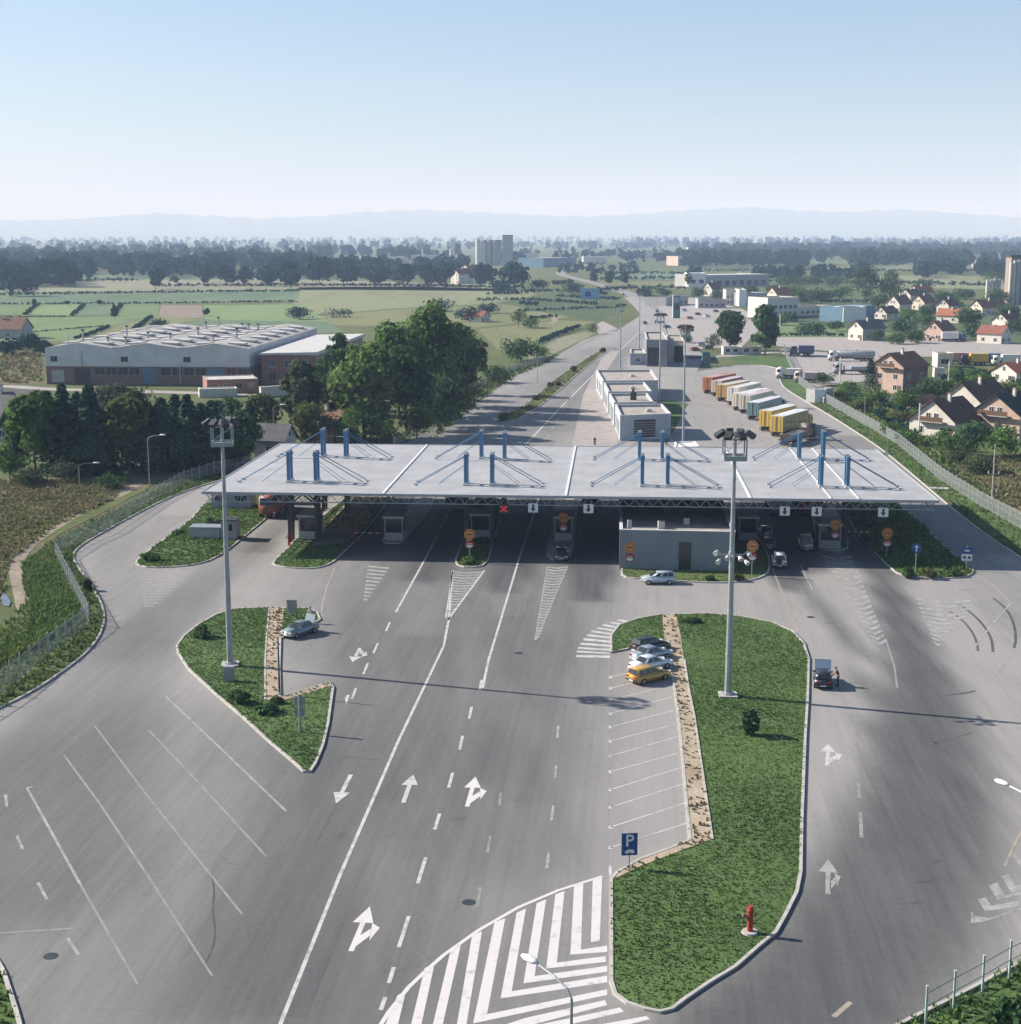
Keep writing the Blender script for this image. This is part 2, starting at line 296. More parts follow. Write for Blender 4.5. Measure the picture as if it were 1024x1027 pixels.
# ------------------------------------------------------------------ mesh helpers
def link(o, parent=None):
    COL.objects.link(o)
    if parent is not None: o.parent = parent
    return o
class MB:
    def __init__(s): s.v = []; s.f = []; s.m = []; s.mats = []
    def mi(s, k):
        if k not in s.mats: s.mats.append(k)
        return s.mats.index(k)
    def add(s, verts, faces, k):
        o = len(s.v); s.v += [tuple(p) for p in verts]; i = s.mi(k)
        for f in faces: s.f.append(tuple(o + a for a in f)); s.m.append(i)
        return s
    def box(s, x0, x1, y0, y1, z0, z1, k, taper=None):
        t = taper or (0, 0)
        v = [(x0, y0, z0), (x1, y0, z0), (x1, y1, z0), (x0, y1, z0), (x0 + t[0], y0 + t[1], z1), (x1 - t[0], y0 + t[1], z1), (x1 - t[0], y1 - t[1], z1), (x0 + t[0], y1 - t[1], z1)]
        return s.add(v, [(3, 2, 1, 0), (4, 5, 6, 7), (0, 1, 5, 4), (1, 2, 6, 5), (2, 3, 7, 6), (3, 0, 4, 7)], k)
    def poly(s, pts, z0, z1, k, top=None):
        """prism over a 2-D outline"""
        a = sum(p[0] * q[1] - q[0] * p[1] for p, q in zip(pts, list(pts[1:]) + [pts[0]]))
        pts = list(pts) if a > 0 else list(pts)[::-1]
        n = len(pts); v = [(p[0], p[1], z0) for p in pts] + [(p[0], p[1], z1) for p in pts]
        s.add(v, [tuple(range(n))[::-1]] + [(i, (i + 1) % n, n + (i + 1) % n, n + i) for i in range(n)], k)
        return s.add(v[n:], [tuple(range(n))], top or k)
    def sheet(s, pts, k, z=None):
        a = sum(p[0] * q[1] - q[0] * p[1] for p, q in zip(pts, list(pts[1:]) + [pts[0]]))
        pts = list(pts) if a > 0 else list(pts)[::-1]
        return s.add([(p[0], p[1], p[2] if z is None else z) for p in pts], [tuple(range(len(pts)))], k)
    def tube(s, p, q, r0, k, r1=None, n=6):
        p, q = Vector(p), Vector(q); d = (q - p)
        if d.length < 1e-6: return s
        d.normalize(); a = Vector((0, 0, 1)) if abs(d.z) < .9 else Vector((1, 0, 0))
        u = d.cross(a).normalized(); w = d.cross(u); r1 = r0 if r1 is None else r1
        v = [p + (u * math.cos(2 * math.pi * i / n) + w * math.sin(2 * math.pi * i / n)) * r0 for i in range(n)]
        v += [q + (u * math.cos(2 * math.pi * i / n) + w * math.sin(2 * math.pi * i / n)) * r1 for i in range(n)]
        return s.add(v, [(i, n + i, n + (i + 1) % n, (i + 1) % n) for i in range(n)] + [tuple(range(n)), tuple(range(n, 2 * n))[::-1]], k)
    def beam(s, p, q, w, h, k):
        p, q = Vector(p), Vector(q); d = (q - p).normalized(); a = Vector((0, 0, 1)) if abs(d.z) < .95 else Vector((0, 1, 0))
        u = d.cross(a).normalized() * w / 2; t = u.cross(d).normalized() * h / 2
        v = [p - u - t, p + u - t, p + u + t, p - u + t, q - u - t, q + u - t, q + u + t, q - u + t]
        return s.add(v, [(0, 1, 2, 3), (7, 6, 5, 4), (0, 4, 5, 1), (1, 5, 6, 2), (2, 6, 7, 3), (3, 7, 4, 0)], k)
    def obj(s, name, parent=None, smooth=False, bevel=0.0, seg=2):
        me = bpy.data.meshes.new(name); me.from_pydata(s.v, [], s.f)
        for k in s.mats: me.materials.append(M[k])
        me.polygons.foreach_set('material_index', s.m)
        if bevel:
            bm = bmesh.new(); bm.from_mesh(me); bmesh.ops.remove_doubles(bm, verts=bm.verts, dist=1e-4)
            bmesh.ops.recalc_face_normals(bm, faces=bm.faces)
            bmesh.ops.bevel(bm, geom=list(bm.edges), offset=bevel, segments=seg, affect='EDGES', clamp_overlap=True)
            bm.to_mesh(me); bm.free()
        if smooth: me.polygons.foreach_set('use_smooth', [True] * len(me.polygons))
        return link(bpy.data.objects.new(name, me), parent)
def npmesh(name, v, f, mats, parent=None, mi=None):
    """quads from numpy arrays"""
    me = bpy.data.meshes.new(name); v = np.asarray(v, np.float32); f = np.asarray(f, np.int32); n = len(f)
    me.vertices.add(len(v)); me.vertices.foreach_set('co', v.ravel())
    me.loops.add(n * 4); me.loops.foreach_set('vertex_index', f.ravel())
    me.polygons.add(n); me.polygons.foreach_set('loop_start', np.arange(n, dtype=np.int32) * 4)
    for k in mats: me.materials.append(M[k])
    if mi is not None: me.polygons.foreach_set('material_index', np.asarray(mi, np.int32))
    me.update(); me.validate()
    return link(bpy.data.objects.new(name, me), parent)
def tag(o, label, cat, group=None):
    o['label'] = label; o['category'] = cat
    if group: o['group'] = group
    return o
def thing(name, label, cat, loc=(0, 0, 0), rz=0.0, group=None):
    o = bpy.data.objects.new(name, None); COL.objects.link(o); o.empty_display_size = .3
    o.location = loc; o.rotation_euler = (0, 0, rz)
    return tag(o, label, cat, group)
def struct(o): o['kind'] = 'structure'; return o
def stuff(o, label=None, cat=None):
    o['kind'] = 'stuff'
    if label: o['label'] = label
    if cat: o['category'] = cat
    return o
def kids(r): return [o for o in list(COL.objects) if o.parent is r]
KID = {}
def dup(root, loc, rz, label, group=None):
    key = root.name
    if key not in KID: KID[key] = [(c, kids(c)) for c in kids(root)]
    r = root.copy(); COL.objects.link(r); r.location = loc; r.rotation_euler = (0, 0, rz); r['label'] = label
    if group: r['group'] = group
    for c, gs in KID[key]:
        d = c.copy(); COL.objects.link(d); d.parent = r
        for g in gs:
            e = g.copy(); COL.objects.link(e); e.parent = d
    return r
def inside(x, y, poly):
    """vectorised point-in-polygon"""
    r = np.zeros(np.shape(x), bool); n = len(poly)
    for i in range(n):
        x0, y0 = poly[i][0], poly[i][1]; x1, y1 = poly[(i + 1) % n][0], poly[(i + 1) % n][1]
        if y0 == y1: continue
        c = ((y0 > y) != (y1 > y)) & (x < (x1 - x0) * (y - y0) / (y1 - y0) + x0)
        r ^= c
    return r
def smooth_closed(pts, it=2):
    for _ in range(it):
        q = []
        for a, b in zip(pts, pts[1:] + [pts[0]]):
            q += [a * .75 + b * .25, a * .25 + b * .75]
        pts = q
    return pts
def smooth_open(pts, it=2):
    for _ in range(it):
        q = [pts[0]]
        for a, b in zip(pts, pts[1:]): q += [a * .75 + b * .25, a * .25 + b * .75]
        pts = q + [pts[-1]]
    return pts
def ribbon(mb, pts, w, k, z):
    pts = [Vector((p[0], p[1])) for p in pts]; Lf, Rt = [], []
    for i, p in enumerate(pts):
        d = (pts[min(i + 1, len(pts) - 1)] - pts[max(i - 1, 0)]).normalized(); n = Vector((-d.y, d.x)) * w / 2
        Lf.append((p.x + n.x, p.y + n.y, z)); Rt.append((p.x - n.x, p.y - n.y, z))
    n = len(pts)
    mb.add(Rt + Lf, [(i, i + 1, n + i + 1, n + i) for i in range(n - 1)], k)
# ------------------------------------------------------------------ ground
def gp(pts, z=0.0): return [G(x, y, z) for x, y in pts]
def ground_sheet(name, px, k, z, cut=None):
    mb = MB(); mb.sheet(gp(px, 0.0), k, z); return struct(mb.obj(name))

# the plain: one sheet to the foot of the hills
mb = MB(); mb.add([(-18000, -300, -.12), (18000, -300, -.12), (18000, 28500, -.12), (-18000, 28500, -.12)], [(0, 1, 2, 3)], 'land')
struct(mb.obj('terrain'))

# paved surface
PAVED = [(30, 1075), (20, 1027), (10, 995), (0, 965), (-45, 915), (-110, 880), (-260, 860), (-260, 780), (-120, 762), (0, 711), (40, 690), (75, 665), (92, 650), (103, 632), (105, 615), (98, 597), (85, 578),
         (74, 563), (73, 556), (80, 548), (105, 533), (140, 514), (170, 499), (200, 488), (240, 476), (290, 466), (345, 462), (395, 450), (430, 432), (455, 416), (480, 392), (505, 378), (550, 362),
         (585, 341), (600, 336), (618, 332), (640, 318), (646, 309), (664, 311), (668, 330), (672, 343), (700, 347), (705, 358), (700, 372), (735, 366), (751, 366), (769, 367), (779, 369.5), (781, 376), (783, 383), (787, 390),
         (812, 405), (833, 417), (850, 428), (881, 448), (908, 470), (943, 500), (980, 531), (1024, 560), (1100, 606), (1250, 700), (1250, 930), (1100, 925), (1024, 966), (960, 1000), (905, 1027), (870, 1047), (850, 1075)]
pw = gp(PAVED)
bm = bmesh.new(); f = bm.faces.new([bm.verts.new(p) for p in pw])
if f.normal.z < 0: f.normal_flip()
for ax, lo, hi, st in ((1, 70, 330, 2.0), (1, 330, 620, 8.0), (0, -90, 95, 2.0)):
    q = lo
    while q < hi:
        nv = [0, 0, 0]; nv[ax] = 1; co = [0, 0, 0]; co[ax] = q
        bmesh.ops.bisect_plane(bm, geom=list(bm.verts) + list(bm.edges) + list(bm.faces), plane_co=co, plane_no=nv); q += st
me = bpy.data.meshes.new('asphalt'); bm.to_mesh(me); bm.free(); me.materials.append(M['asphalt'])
co = np.empty(len(me.vertices) * 3, np.float32); me.vertices.foreach_get('co', co); co = co.reshape(-1, 3)
def seg_dist(P, pts, wds):
    """distance to a polyline divided by its half width there"""
    best = np.full(len(P), 1e9)
    for (a, wa), (b, wb) in zip(zip(pts, wds), zip(pts[1:], wds[1:])):
        a2 = np.array([a[0], a[1]]); d = np.array([b[0], b[1]]) - a2; t = np.clip(((P - a2) @ d) / (d @ d), 0, 1)
        ds = np.hypot(*(P - (a2 + t[:, None] * d)).T) / (wa + (wb - wa) * t); best = np.minimum(best, ds)
    return best
WEAR_SHADE = [  # tyre-darkened lanes, and canopy shade painted into the asphalt: pixel, half width m ; strength
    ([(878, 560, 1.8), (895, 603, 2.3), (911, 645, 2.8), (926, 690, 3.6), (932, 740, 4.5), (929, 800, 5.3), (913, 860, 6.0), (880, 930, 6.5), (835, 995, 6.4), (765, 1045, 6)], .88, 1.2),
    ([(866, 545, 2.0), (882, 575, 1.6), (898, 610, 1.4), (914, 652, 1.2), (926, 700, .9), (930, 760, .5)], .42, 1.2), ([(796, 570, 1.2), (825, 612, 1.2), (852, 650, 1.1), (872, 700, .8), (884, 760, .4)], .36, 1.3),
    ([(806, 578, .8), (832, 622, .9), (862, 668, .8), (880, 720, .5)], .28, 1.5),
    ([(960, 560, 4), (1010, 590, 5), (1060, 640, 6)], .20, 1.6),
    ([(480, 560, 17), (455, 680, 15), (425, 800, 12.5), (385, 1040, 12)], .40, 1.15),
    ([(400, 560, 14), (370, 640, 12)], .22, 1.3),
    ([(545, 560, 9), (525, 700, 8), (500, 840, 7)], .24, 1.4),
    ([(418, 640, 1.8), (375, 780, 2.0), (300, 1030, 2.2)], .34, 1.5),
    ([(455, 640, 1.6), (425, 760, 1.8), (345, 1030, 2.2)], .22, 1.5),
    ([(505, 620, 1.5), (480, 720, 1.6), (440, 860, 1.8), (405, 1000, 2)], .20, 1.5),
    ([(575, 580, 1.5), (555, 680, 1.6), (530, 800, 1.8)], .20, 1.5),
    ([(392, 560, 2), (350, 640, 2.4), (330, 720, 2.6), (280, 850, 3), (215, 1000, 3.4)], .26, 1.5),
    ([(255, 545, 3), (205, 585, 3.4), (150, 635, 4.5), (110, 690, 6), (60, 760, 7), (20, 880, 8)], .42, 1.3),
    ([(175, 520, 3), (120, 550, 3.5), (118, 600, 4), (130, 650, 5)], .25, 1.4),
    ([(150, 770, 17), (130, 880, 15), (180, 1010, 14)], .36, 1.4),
    ([(352, 555, 3.0), (375, 525, 3.0), (400, 500, 3.0), (430, 470, 3)], .85, 1.2), ([(425, 580, 2.6), (445, 540, 3.0), (465, 505, 3.2), (490, 465, 3)], .9, 1.2), ([(505, 590, 2.2), (517, 560, 3.2), (528, 530, 3.8), (540, 490, 4), (550, 460, 4)], .95, 1.2), ([(590, 600, 1.8), (596, 565, 3.8), (600, 530, 4.4), (603, 490, 4.4), (604, 460, 4)], .98, 1.2),  # lane strips painted darker to deepen the canopy's shade, running out as tyre streaks
    ([(255, 552, 2.2), (290, 520, 2.4), (320, 490, 2.4)], .5, 1.2), ([(790, 590, 1.5), (783, 560, 4.4), (775, 530, 4.8), (765, 490, 4.8)], .9, 1.2), ([(812, 570, 2.4), (806, 545, 3.2), (798, 510, 3.4), (790, 480, 3.4)], .9, 1.2), ([(862, 560, 2.2), (848, 530, 3.0), (835, 500, 3.2)], .85, 1.2), ([(470, 600, 1.6), (440, 680, 1.7), (400, 800, 1.8)], .22, 1.5), ([(535, 600, 1.5), (515, 680, 1.6), (490, 780, 1.8)], .22, 1.5), ([(380, 620, 2.2), (330, 800, 2.6), (250, 1000, 3)], .22, 1.5),  # more painted canopy shade; the faint last strips are tyre streaks
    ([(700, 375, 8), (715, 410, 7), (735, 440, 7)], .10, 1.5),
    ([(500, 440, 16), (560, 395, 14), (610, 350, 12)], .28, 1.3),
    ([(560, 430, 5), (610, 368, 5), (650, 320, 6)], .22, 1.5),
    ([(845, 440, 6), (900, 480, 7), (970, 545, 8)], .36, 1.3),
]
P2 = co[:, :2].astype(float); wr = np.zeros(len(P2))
for pts, a, soft in WEAR_SHADE:
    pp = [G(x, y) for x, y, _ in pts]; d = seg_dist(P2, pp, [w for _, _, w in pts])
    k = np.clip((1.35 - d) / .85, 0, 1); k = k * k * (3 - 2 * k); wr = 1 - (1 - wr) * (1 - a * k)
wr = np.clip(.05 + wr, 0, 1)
at = me.attributes.new('wear_shade', 'FLOAT', 'POINT'); at.data.foreach_set('value', wr.astype(np.float32))
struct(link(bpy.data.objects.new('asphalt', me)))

# ------------------------------------------------------------------ kerbs, lawns
KERB = MB()
def kerb(pts, closed=True, w=.22, z=.15, k='kerb', mbx=None):
    mbx = mbx or KERB
    n = len(pts); inn, out = [], []
    for i, p in enumerate(pts):
        a = pts[(i - 1) % n] if closed or i > 0 else p; b = pts[(i + 1) % n] if closed or i < n - 1 else p
        d = Vector((b[0] - a[0], b[1] - a[1])).normalized(); nn = Vector((-d.y, d.x)) * w / 2
        inn.append((p[0] + nn.x, p[1] + nn.y)); out.append((p[0] - nn.x, p[1] - nn.y))
    v = [(x, y, -.05) for x, y in out] + [(x, y, z) for x, y in out] + [(x, y, z) for x, y in inn] + [(x, y, -.05) for x, y in inn]
    fs = []
    for i in range(n if closed else n - 1):
        j = (i + 1) % n
        for q in range(3): fs.append((q * n + i, q * n + j, (q + 1) * n + j, (q + 1) * n + i))
    mbx.add(v, fs, k)
GRASS = []      # (outline, density, blade height)
def island(px, lawn='lawn', z=.10, it=1, dens=22, h=.105, kz=.15):
    pts = [Vector((p.x, p.y)) for p in gp(px)]
    if it: pts = smooth_closed(pts, it)
    kerb(pts, z=kz); mb = MB(); mb.sheet([(p.x, p.y, z) for p in pts], lawn, z); struct(mb.obj('lawn'))
    if dens: GRASS.append((pts, dens, h, z))
    return pts
BIG = [(613, 655), (613, 638), (621, 627.5), (640, 621), (662, 617.5), (710, 616), (745, 619), (775, 625), (795, 634), (806, 646), (811, 662), (810, 700), (807.5, 740), (804, 825), (803, 876), (799, 896), (788, 918), (778, 936),
       (762, 949), (737, 971), (712, 986), (687, 1003), (674, 1013), (662, 1016), (647, 1013), (629, 1007), (617, 998), (613, 985), (613, 921), (613, 883), (619, 876), (642, 863), (672, 852), (692, 843.5), (688, 800), (684, 755), (680, 715), (676, 687), (672, 668), (667.5, 652), (665, 643), (640, 648.5), (627, 652)]
island(BIG, it=0)
LEFT = [(178.5, 655), (177.5, 648), (185, 638), (199, 627), (216.5, 617), (238, 611), (271, 610), (288, 610.5), (310, 611), (318, 615), (321, 622), (300, 634), (281, 641), (280, 670), (281, 700.5), (332, 685), (334, 690), (329, 726), (323.5, 749), (316, 767), (311, 774.5), (305, 774.5), (288.5, 760), (269, 743.5), (246, 722), (218, 698), (189, 671.5)]
island(LEFT, it=0, dens=18, h=.13)
I3 = [(137, 562), (137, 567), (150, 570), (180, 569), (205, 565), (223, 556), (237, 545), (255, 530), (272, 516), (292, 500), (318, 482), (275, 480), (205, 505), (190, 524), (160, 545)]
island(I3, dens=8, h=.25)
I4 = [(273, 567), (276, 562), (290, 549), (296, 542), (345, 500), (365, 485), (405, 485), (390, 502), (365, 535), (342, 557), (332, 566), (315, 571), (290, 570)]
island(I4, dens=9, h=.13)
mb = MB(); mb.sheet(gp([(312, 548), (345, 546), (366, 530), (388, 500), (400, 487), (368, 487), (350, 502), (325, 530)]), 'sand', .13); struct(mb.obj('bare_soil'))
I5 = [(455.5, 566), (469, 570), (488, 567.5), (493, 550), (500, 525), (505, 500), (478, 500), (470, 525), (461, 552)]
island(I5, dens=6, h=.2)
I6 = [(549, 562), (570, 562), (576, 545), (578, 520), (580, 500), (558, 500), (554, 525), (550, 545)]
island(I6, lawn='concrete', dens=0)
I7 = [(623.5, 571), (624, 579), (640, 581), (700, 584.5), (729, 585), (757, 582), (769, 576.5), (772, 570), (771, 558), (763, 545), (750, 520), (640, 520), (628, 545)]
island(I7, it=1, dens=0)
I8 = [(878, 555), (893, 570), (903, 577.5), (938, 581), (968, 579.5), (977, 574.5), (973, 569), (948, 550), (918, 520), (893, 500), (870, 485), (835, 485), (850, 520), (865, 542)]
island(I8, dens=7, h=.3)
I9 = [(823, 552), (844, 553), (852, 548), (845, 525), (830, 500), (812, 500), (816, 525), (819, 542)]
island(I9, lawn='concrete', dens=0)
I2b = [(384, 545), (400, 546), (408, 540), (425, 520), (438, 500), (418, 500), (400, 520), (386, 538)]
island(I2b, lawn='concrete', dens=0)
I10 = [(741, 546), (760, 546), (757, 525), (750, 500), (735, 500), (738, 525)]
# grass strip in front of the grey office
mb = MB(); apron = gp([(624, 571.5), (624.5, 578.5), (640, 580.5), (700, 584), (729, 584.4), (756, 581.4), (760, 574), (755, 569.5), (700, 570.2)]); mb.sheet(apron, 'verge', .115); struct(mb.obj('lawn')); GRASS.append((apron, 5, .1, .115))

# sandy strips with scruffy tufts along the parking bays
def patch(name, px, k, z): mb = MB(); mb.sheet(gp(px), k, z); return struct(mb.obj(name))
SAND1 = [(664, 617.8), (678, 617.2), (683, 640), (686, 663), (690, 690), (696, 720), (704, 775), (714, 843), (672, 859), (643, 870), (619, 882), (613.8, 884), (619.5, 876.6), (642, 863.6), (672, 852.6), (692.8, 844), (688.8, 800), (684.8, 755), (680.8, 715), (676.6, 687), (672.5, 668), (668, 652), (666, 640)]
patch('sandy_strip', SAND1, 'sand', .125)
kerb([Vector((p.x, p.y)) for p in gp([(714.5, 843.5), (704.5, 775), (696.5, 720), (690.5, 690), (686.5, 663)])], False, .16, .17)
SAND2 = [(270, 610.3), (285, 610.6), (281.5, 641), (280.5, 670), (281, 700), (331.5, 685.4), (332.5, 689), (281, 704.5), (266, 703), (266, 665), (268, 635)]
patch('sandy_strip', SAND2, 'sand', .125)
kerb([Vector((p.x, p.y)) for p in gp([(265.8, 703), (265.8, 665), (267.6, 635), (270, 611)])], False, .16, .16)

# verges left and right of the paved field
def open_kerb(px): kerb(smooth_open([Vector((p.x, p.y)) for p in gp(px)], 2), False)
open_kerb([(-120, 762), (0, 711), (40, 690), (75, 665), (92, 650), (103, 632), (105, 615), (98, 597), (85, 578), (74, 563), (73, 556), (80, 548), (105, 533), (140, 514), (170, 499), (200, 488), (240, 476), (290, 466)])
open_kerb([(779, 369.5), (781, 376), (783, 383), (787, 390), (812, 405), (833, 417), (850, 428), (881, 448), (908, 470), (943, 500), (980, 531), (1024, 560), (1100, 606)])
open_kerb([(-110, 880), (-45, 915), (0, 965), (10, 995), (20, 1027), (30, 1075)])
open_kerb([(1100, 925), (1024, 966), (960, 1000), (905, 1027), (870, 1047)])
open_kerb([(700, 372), (735, 366), (751, 366), (769, 367), (779, 369.5)])
V_L = [(-260, 770), (-120, 762), (0, 711), (40, 690), (75, 665), (92, 650), (103, 632), (105, 615), (98, 597), (85, 578), (74, 563), (73, 556), (80, 548), (105, 533), (140, 514), (170, 499), (200, 488), (240, 476), (250, 468), (200, 474), (150, 495), (100, 520), (45, 545), (30, 600), (-30, 660), (-260, 700)]
patch('verge', V_L, 'verge', -.02); GRASS.append((gp(V_L), 4, .45, -.02))
V_R = [(779, 369.5), (781, 376), (783, 383), (787, 390), (812, 405), (833, 417), (850, 428), (881, 448), (908, 470), (943, 500), (980, 531), (1024, 560), (1100, 606), (1130, 590), (1030, 528), (943, 478), (880, 432), (830, 402), (803, 384), (796, 365), (790, 356), (734, 357), (735, 366), (751, 366), (769, 367)]
patch('verge', V_R, 'lawn', -.02); GRASS.append((gp([q for q in V_R if q[1] > 395]), 2.5, .3, -.02))
C_L = [(20, 1027), (10, 995), (0, 965), (-45, 915), (-110, 880), (-260, 860), (-260, 1075), (30, 1075)]
patch('verge', C_L, 'lawn', -.02); GRASS.append((gp(C_L), 8, .3, -.02))
C_R = [(1100, 925), (1024, 966), (960, 1000), (905, 1027), (870, 1047), (850, 1075), (1200, 1075), (1250, 930)]
patch('verge', C_R, 'lawn', -.02); GRASS.append((gp(C_R), 8, .3, -.02))
struct(KERB.obj('kerb'))

# left wasteland: brown weeds, track, puddle
patch('weed_field', [(-260, 560), (-100, 500), (0, 480), (130, 478), (160, 482), (120, 505), (60, 535), (10, 575), (-60, 640), (-260, 690)], 'brown_field', -.06)
patch('weed_field', [(30, 548), (95, 515), (150, 490), (100, 498), (50, 520), (10, 555), (5, 590), (25, 600)], 'verge', -.04)
TRACK = [(140, 484), (120, 497), (90, 508), (60, 525), (30, 545), (14, 565), (20, 590), (28, 625), (36, 660), (10, 690), (-40, 720)]
mb = MB(); ribbon(mb, smooth_open([Vector((p.x, p.y)) for p in gp(TRACK)], 2), 1.7, 'track', -.035); struct(mb.obj('dirt_track'))
patch('puddle', [(2, 594), (7, 597), (11, 603), (9, 608), (4, 607), (1, 601)], 'water', -.02)
# right weedy field and gardens
patch('weed_field', [(960, 468), (1010, 455), (1100, 445), (1180, 560), (1110, 575), (1030, 520), (985, 496)], 'brown_field', -.06)
patch('garden', [(830, 398), (880, 395), (935, 405), (1000, 430), (1060, 440), (1100, 450), (960, 468), (985, 496), (940, 470), (880, 428)], 'verge', -.07)
# pavements beyond the canopy
patch('pavement', [(573, 450), (585, 396), (598, 370), (603, 360), (612, 352), (622, 352), (603, 380), (617, 420), (620, 450)], 'paving', .03)
patch('pavement', [(668, 447), (690, 405), (676, 402), (660, 402), (664, 425)], 'lawn', .03)
patch('forecourt', [(640, 309), (652, 301), (700, 298), (745, 310), (770, 322), (745, 347), (702, 350), (672, 345), (668, 325), (660, 311)], 'paving', -.03)
patch('forecourt', [(597, 326), (604, 322), (611, 325), (620, 330), (612, 335), (601, 336)], 'paving', -.03)
patch('lot', [(770, 338), (900, 338), (1060, 346), (1130, 356), (1060, 364), (960, 358), (880, 357), (780, 347)], 'paving', -.03)
patch('lot', [(782, 350), (880, 357), (900, 366), (885, 380), (820, 388), (800, 380), (790, 362)], 'paving', -.035)
patch('lawn', [(770, 322), (880, 332), (940, 340), (900, 338), (770, 338)], 'field_green', -.04)
MEDIAN = gp([(497, 425), (503, 417), (525, 408), (545, 391), (560, 378), (585, 362), (602, 351.5), (607, 350), (607, 352), (590, 366), (572, 382), (556, 396), (540, 408), (520, 420)])
kerb([Vector((p.x, p.y)) for p in MEDIAN], mbx=KERB); mb = MB(); mb.sheet(MEDIAN, 'verge', .1); struct(mb.obj('median'))
mbk = MB(); kerb([Vector((p.x, p.y)) for p in MEDIAN], mbx=mbk); struct(mbk.obj('kerb'))
# side path left of the highway
mb = MB(); ribbon(mb, gp([(482, 433), (500, 410), (525, 388), (552, 366), (580, 347), (600, 337), (618, 330)]), 2.6, 'road_grey', .02)
struct(mb.obj('path'))
# highway running off to the horizon, and the farm road crossing left
def road(name, px, w, k, z):
    mb = MB(); ribbon(mb, smooth_open([Vector((p.x, p.y)) for p in gp(px)], 3), w, k, z); return struct(mb.obj(name))
road('highway', [(655, 314), (650, 306), (641, 299), (625, 292), (605, 286.5), (585, 281), (567, 277), (560, 273.5), (568, 270), (582, 267.5), (592, 265)], 10.5, 'road_grey', -.02)
road('highway', [(652, 316), (640, 304), (632, 298)], 9, 'asphalt', .01)
road('farm_road', [(538, 313), (552, 316), (558, 321), (552, 325)], 3, 'track', -.04)
road('farm_road', [(-100, 392), (0, 386), (40, 390), (130, 392), (205, 394), (262, 397)], 6, 'paving', -.05)
road('farm_road', [(690, 359), (715, 358), (740, 356), (790, 352)], 6, 'paving', .0)

# fields
def field(px, k, z=-.09): return patch('field', px, k, z)
FIELDS = [
    ([(-300, 296), (-300, 283), (300, 280), (520, 286), (520, 292), (300, 290)], 'field_dry'),
    ([(-300, 306), (-300, 297), (140, 292), (300, 291), (300, 300), (130, 305)], 'field_teal'),
    ([(-200, 318), (-180, 307), (35, 305.5), (25, 315)], 'field_green'),
    ([(27, 315), (37, 305.5), (82, 305), (70, 316)], 'field_bright'),
    ([(72, 316), (84, 305), (120, 304.5), (112, 316)], 'field_teal'),
    ([(114, 316), (122, 304.5), (160, 305), (158, 318)], 'field_green'),
    ([(158, 318), (162, 306), (202, 306), (205, 319)], 'field_red'),
    ([(206, 324), (204, 306), (300, 305), (330, 322)], 'field_bright'),
    ([(-200, 336), (-200, 319), (150, 317), (110, 328), (70, 342), (-100, 345)], 'field_green'),
    ([(70, 342), (112, 328), (152, 317), (205, 320), (140, 330), (130, 338)], 'field_olive'),
    ([(130, 335), (205, 320), (330, 323), (345, 333), (240, 336)], 'field_teal'),
    ([(-250, 375), (-250, 345), (40, 346), (44, 385), (-20, 386)], 'brown_field'),
    ([(290, 317), (300, 288), (420, 287), (545, 291), (520, 303), (400, 309)], 'field_khaki'),
    ([(290, 319), (400, 310), (530, 304), (600, 310), (560, 320), (480, 328), (340, 326)], 'field_olive'),
    ([(500, 303), (560, 292), (620, 297), (628, 310), (600, 322), (540, 312)], 'field_dark'),
    ([(480, 330), (560, 321), (598, 322), (572, 330), (545, 342), (500, 352)], 'field_olive'),
    ([(530, 352), (560, 338), (590, 332), (598, 334), (560, 352), (530, 368)], 'field_dry'),
    ([(600, 283), (690, 282), (690, 290), (630, 292)], 'field_olive'),
    ([(610, 279), (610, 274), (700, 273), (690, 281)], 'field_teal'),
    ([(870, 283), (880, 276), (990, 276), (1120, 278), (1120, 291), (990, 290), (905, 288)], 'field_khaki'),
    ([(690, 262), (860, 261), (860, 264.5), (690, 265)], 'field_green'),
    ([(730, 300), (850, 300), (900, 305), (1100, 305), (1100, 345), (900, 342), (770, 325)], 'field_dark'),
    ([(640, 300), (700, 292), (740, 298), (700, 303), (660, 303)], 'field_dark'),
    ([(-300, 282), (-300, 277), (300, 274), (460, 276), (300, 280)], 'field_teal'),
    ([(850, 266), (1100, 266), (1100, 270), (850, 270)], 'field_khaki'),
]
for i, (px, k) in enumerate(FIELDS): field(px, k, -.11 + .002 * (i % 12))

# ------------------------------------------------------------------ road paint
MK = MB()
def line(px, w, k='mark', z=.008): ribbon(MK, gp(px), w, k, z)
def quad(px, k='mark', z=.006): MK.sheet(gp(px), k, z)
line([(278, 1035), (340, 880), (400, 742), (445, 648), (450, 622), (454, 572)], .24)
line([(449, 622), (486, 572)], .22)
line([(484, 690), (490, 662), (502.7, 620), (521, 559), (540, 500)], .24)
for a, b in (((483, 682), (481, 692)), ((473, 709), (470.5, 721)), ((464, 738), (461, 752)), ((454, 775), (450, 790)), ((441, 816), (436, 832)), ((427, 860), (419, 886)), ((410, 919), (400, 950)), ((395, 970), (390, 986)), ((386.5, 1000), (382, 1013))):
    line([a, b], .24)
for a, b in (((558, 768), (557, 780)), ((555, 808), (553, 823)), ((550.5, 854), (548.5, 871)), ((560, 728), (559, 740))): line([a, b], .2, 'mark_faded')
for a, b in (((502, 795), (501, 808)), ((492, 838), (489, 855)), ((482, 890), (479, 910))): line([a, b], .2, 'mark_faint')
line([(397, 614), (430, 554), (452, 510)], .24)
for a, b in (((391, 624), (387, 633)), ((379, 645), (374.5, 655)), ((369, 665), (364.5, 676)), ((357, 690), (353, 701))): line([a, b], .22)
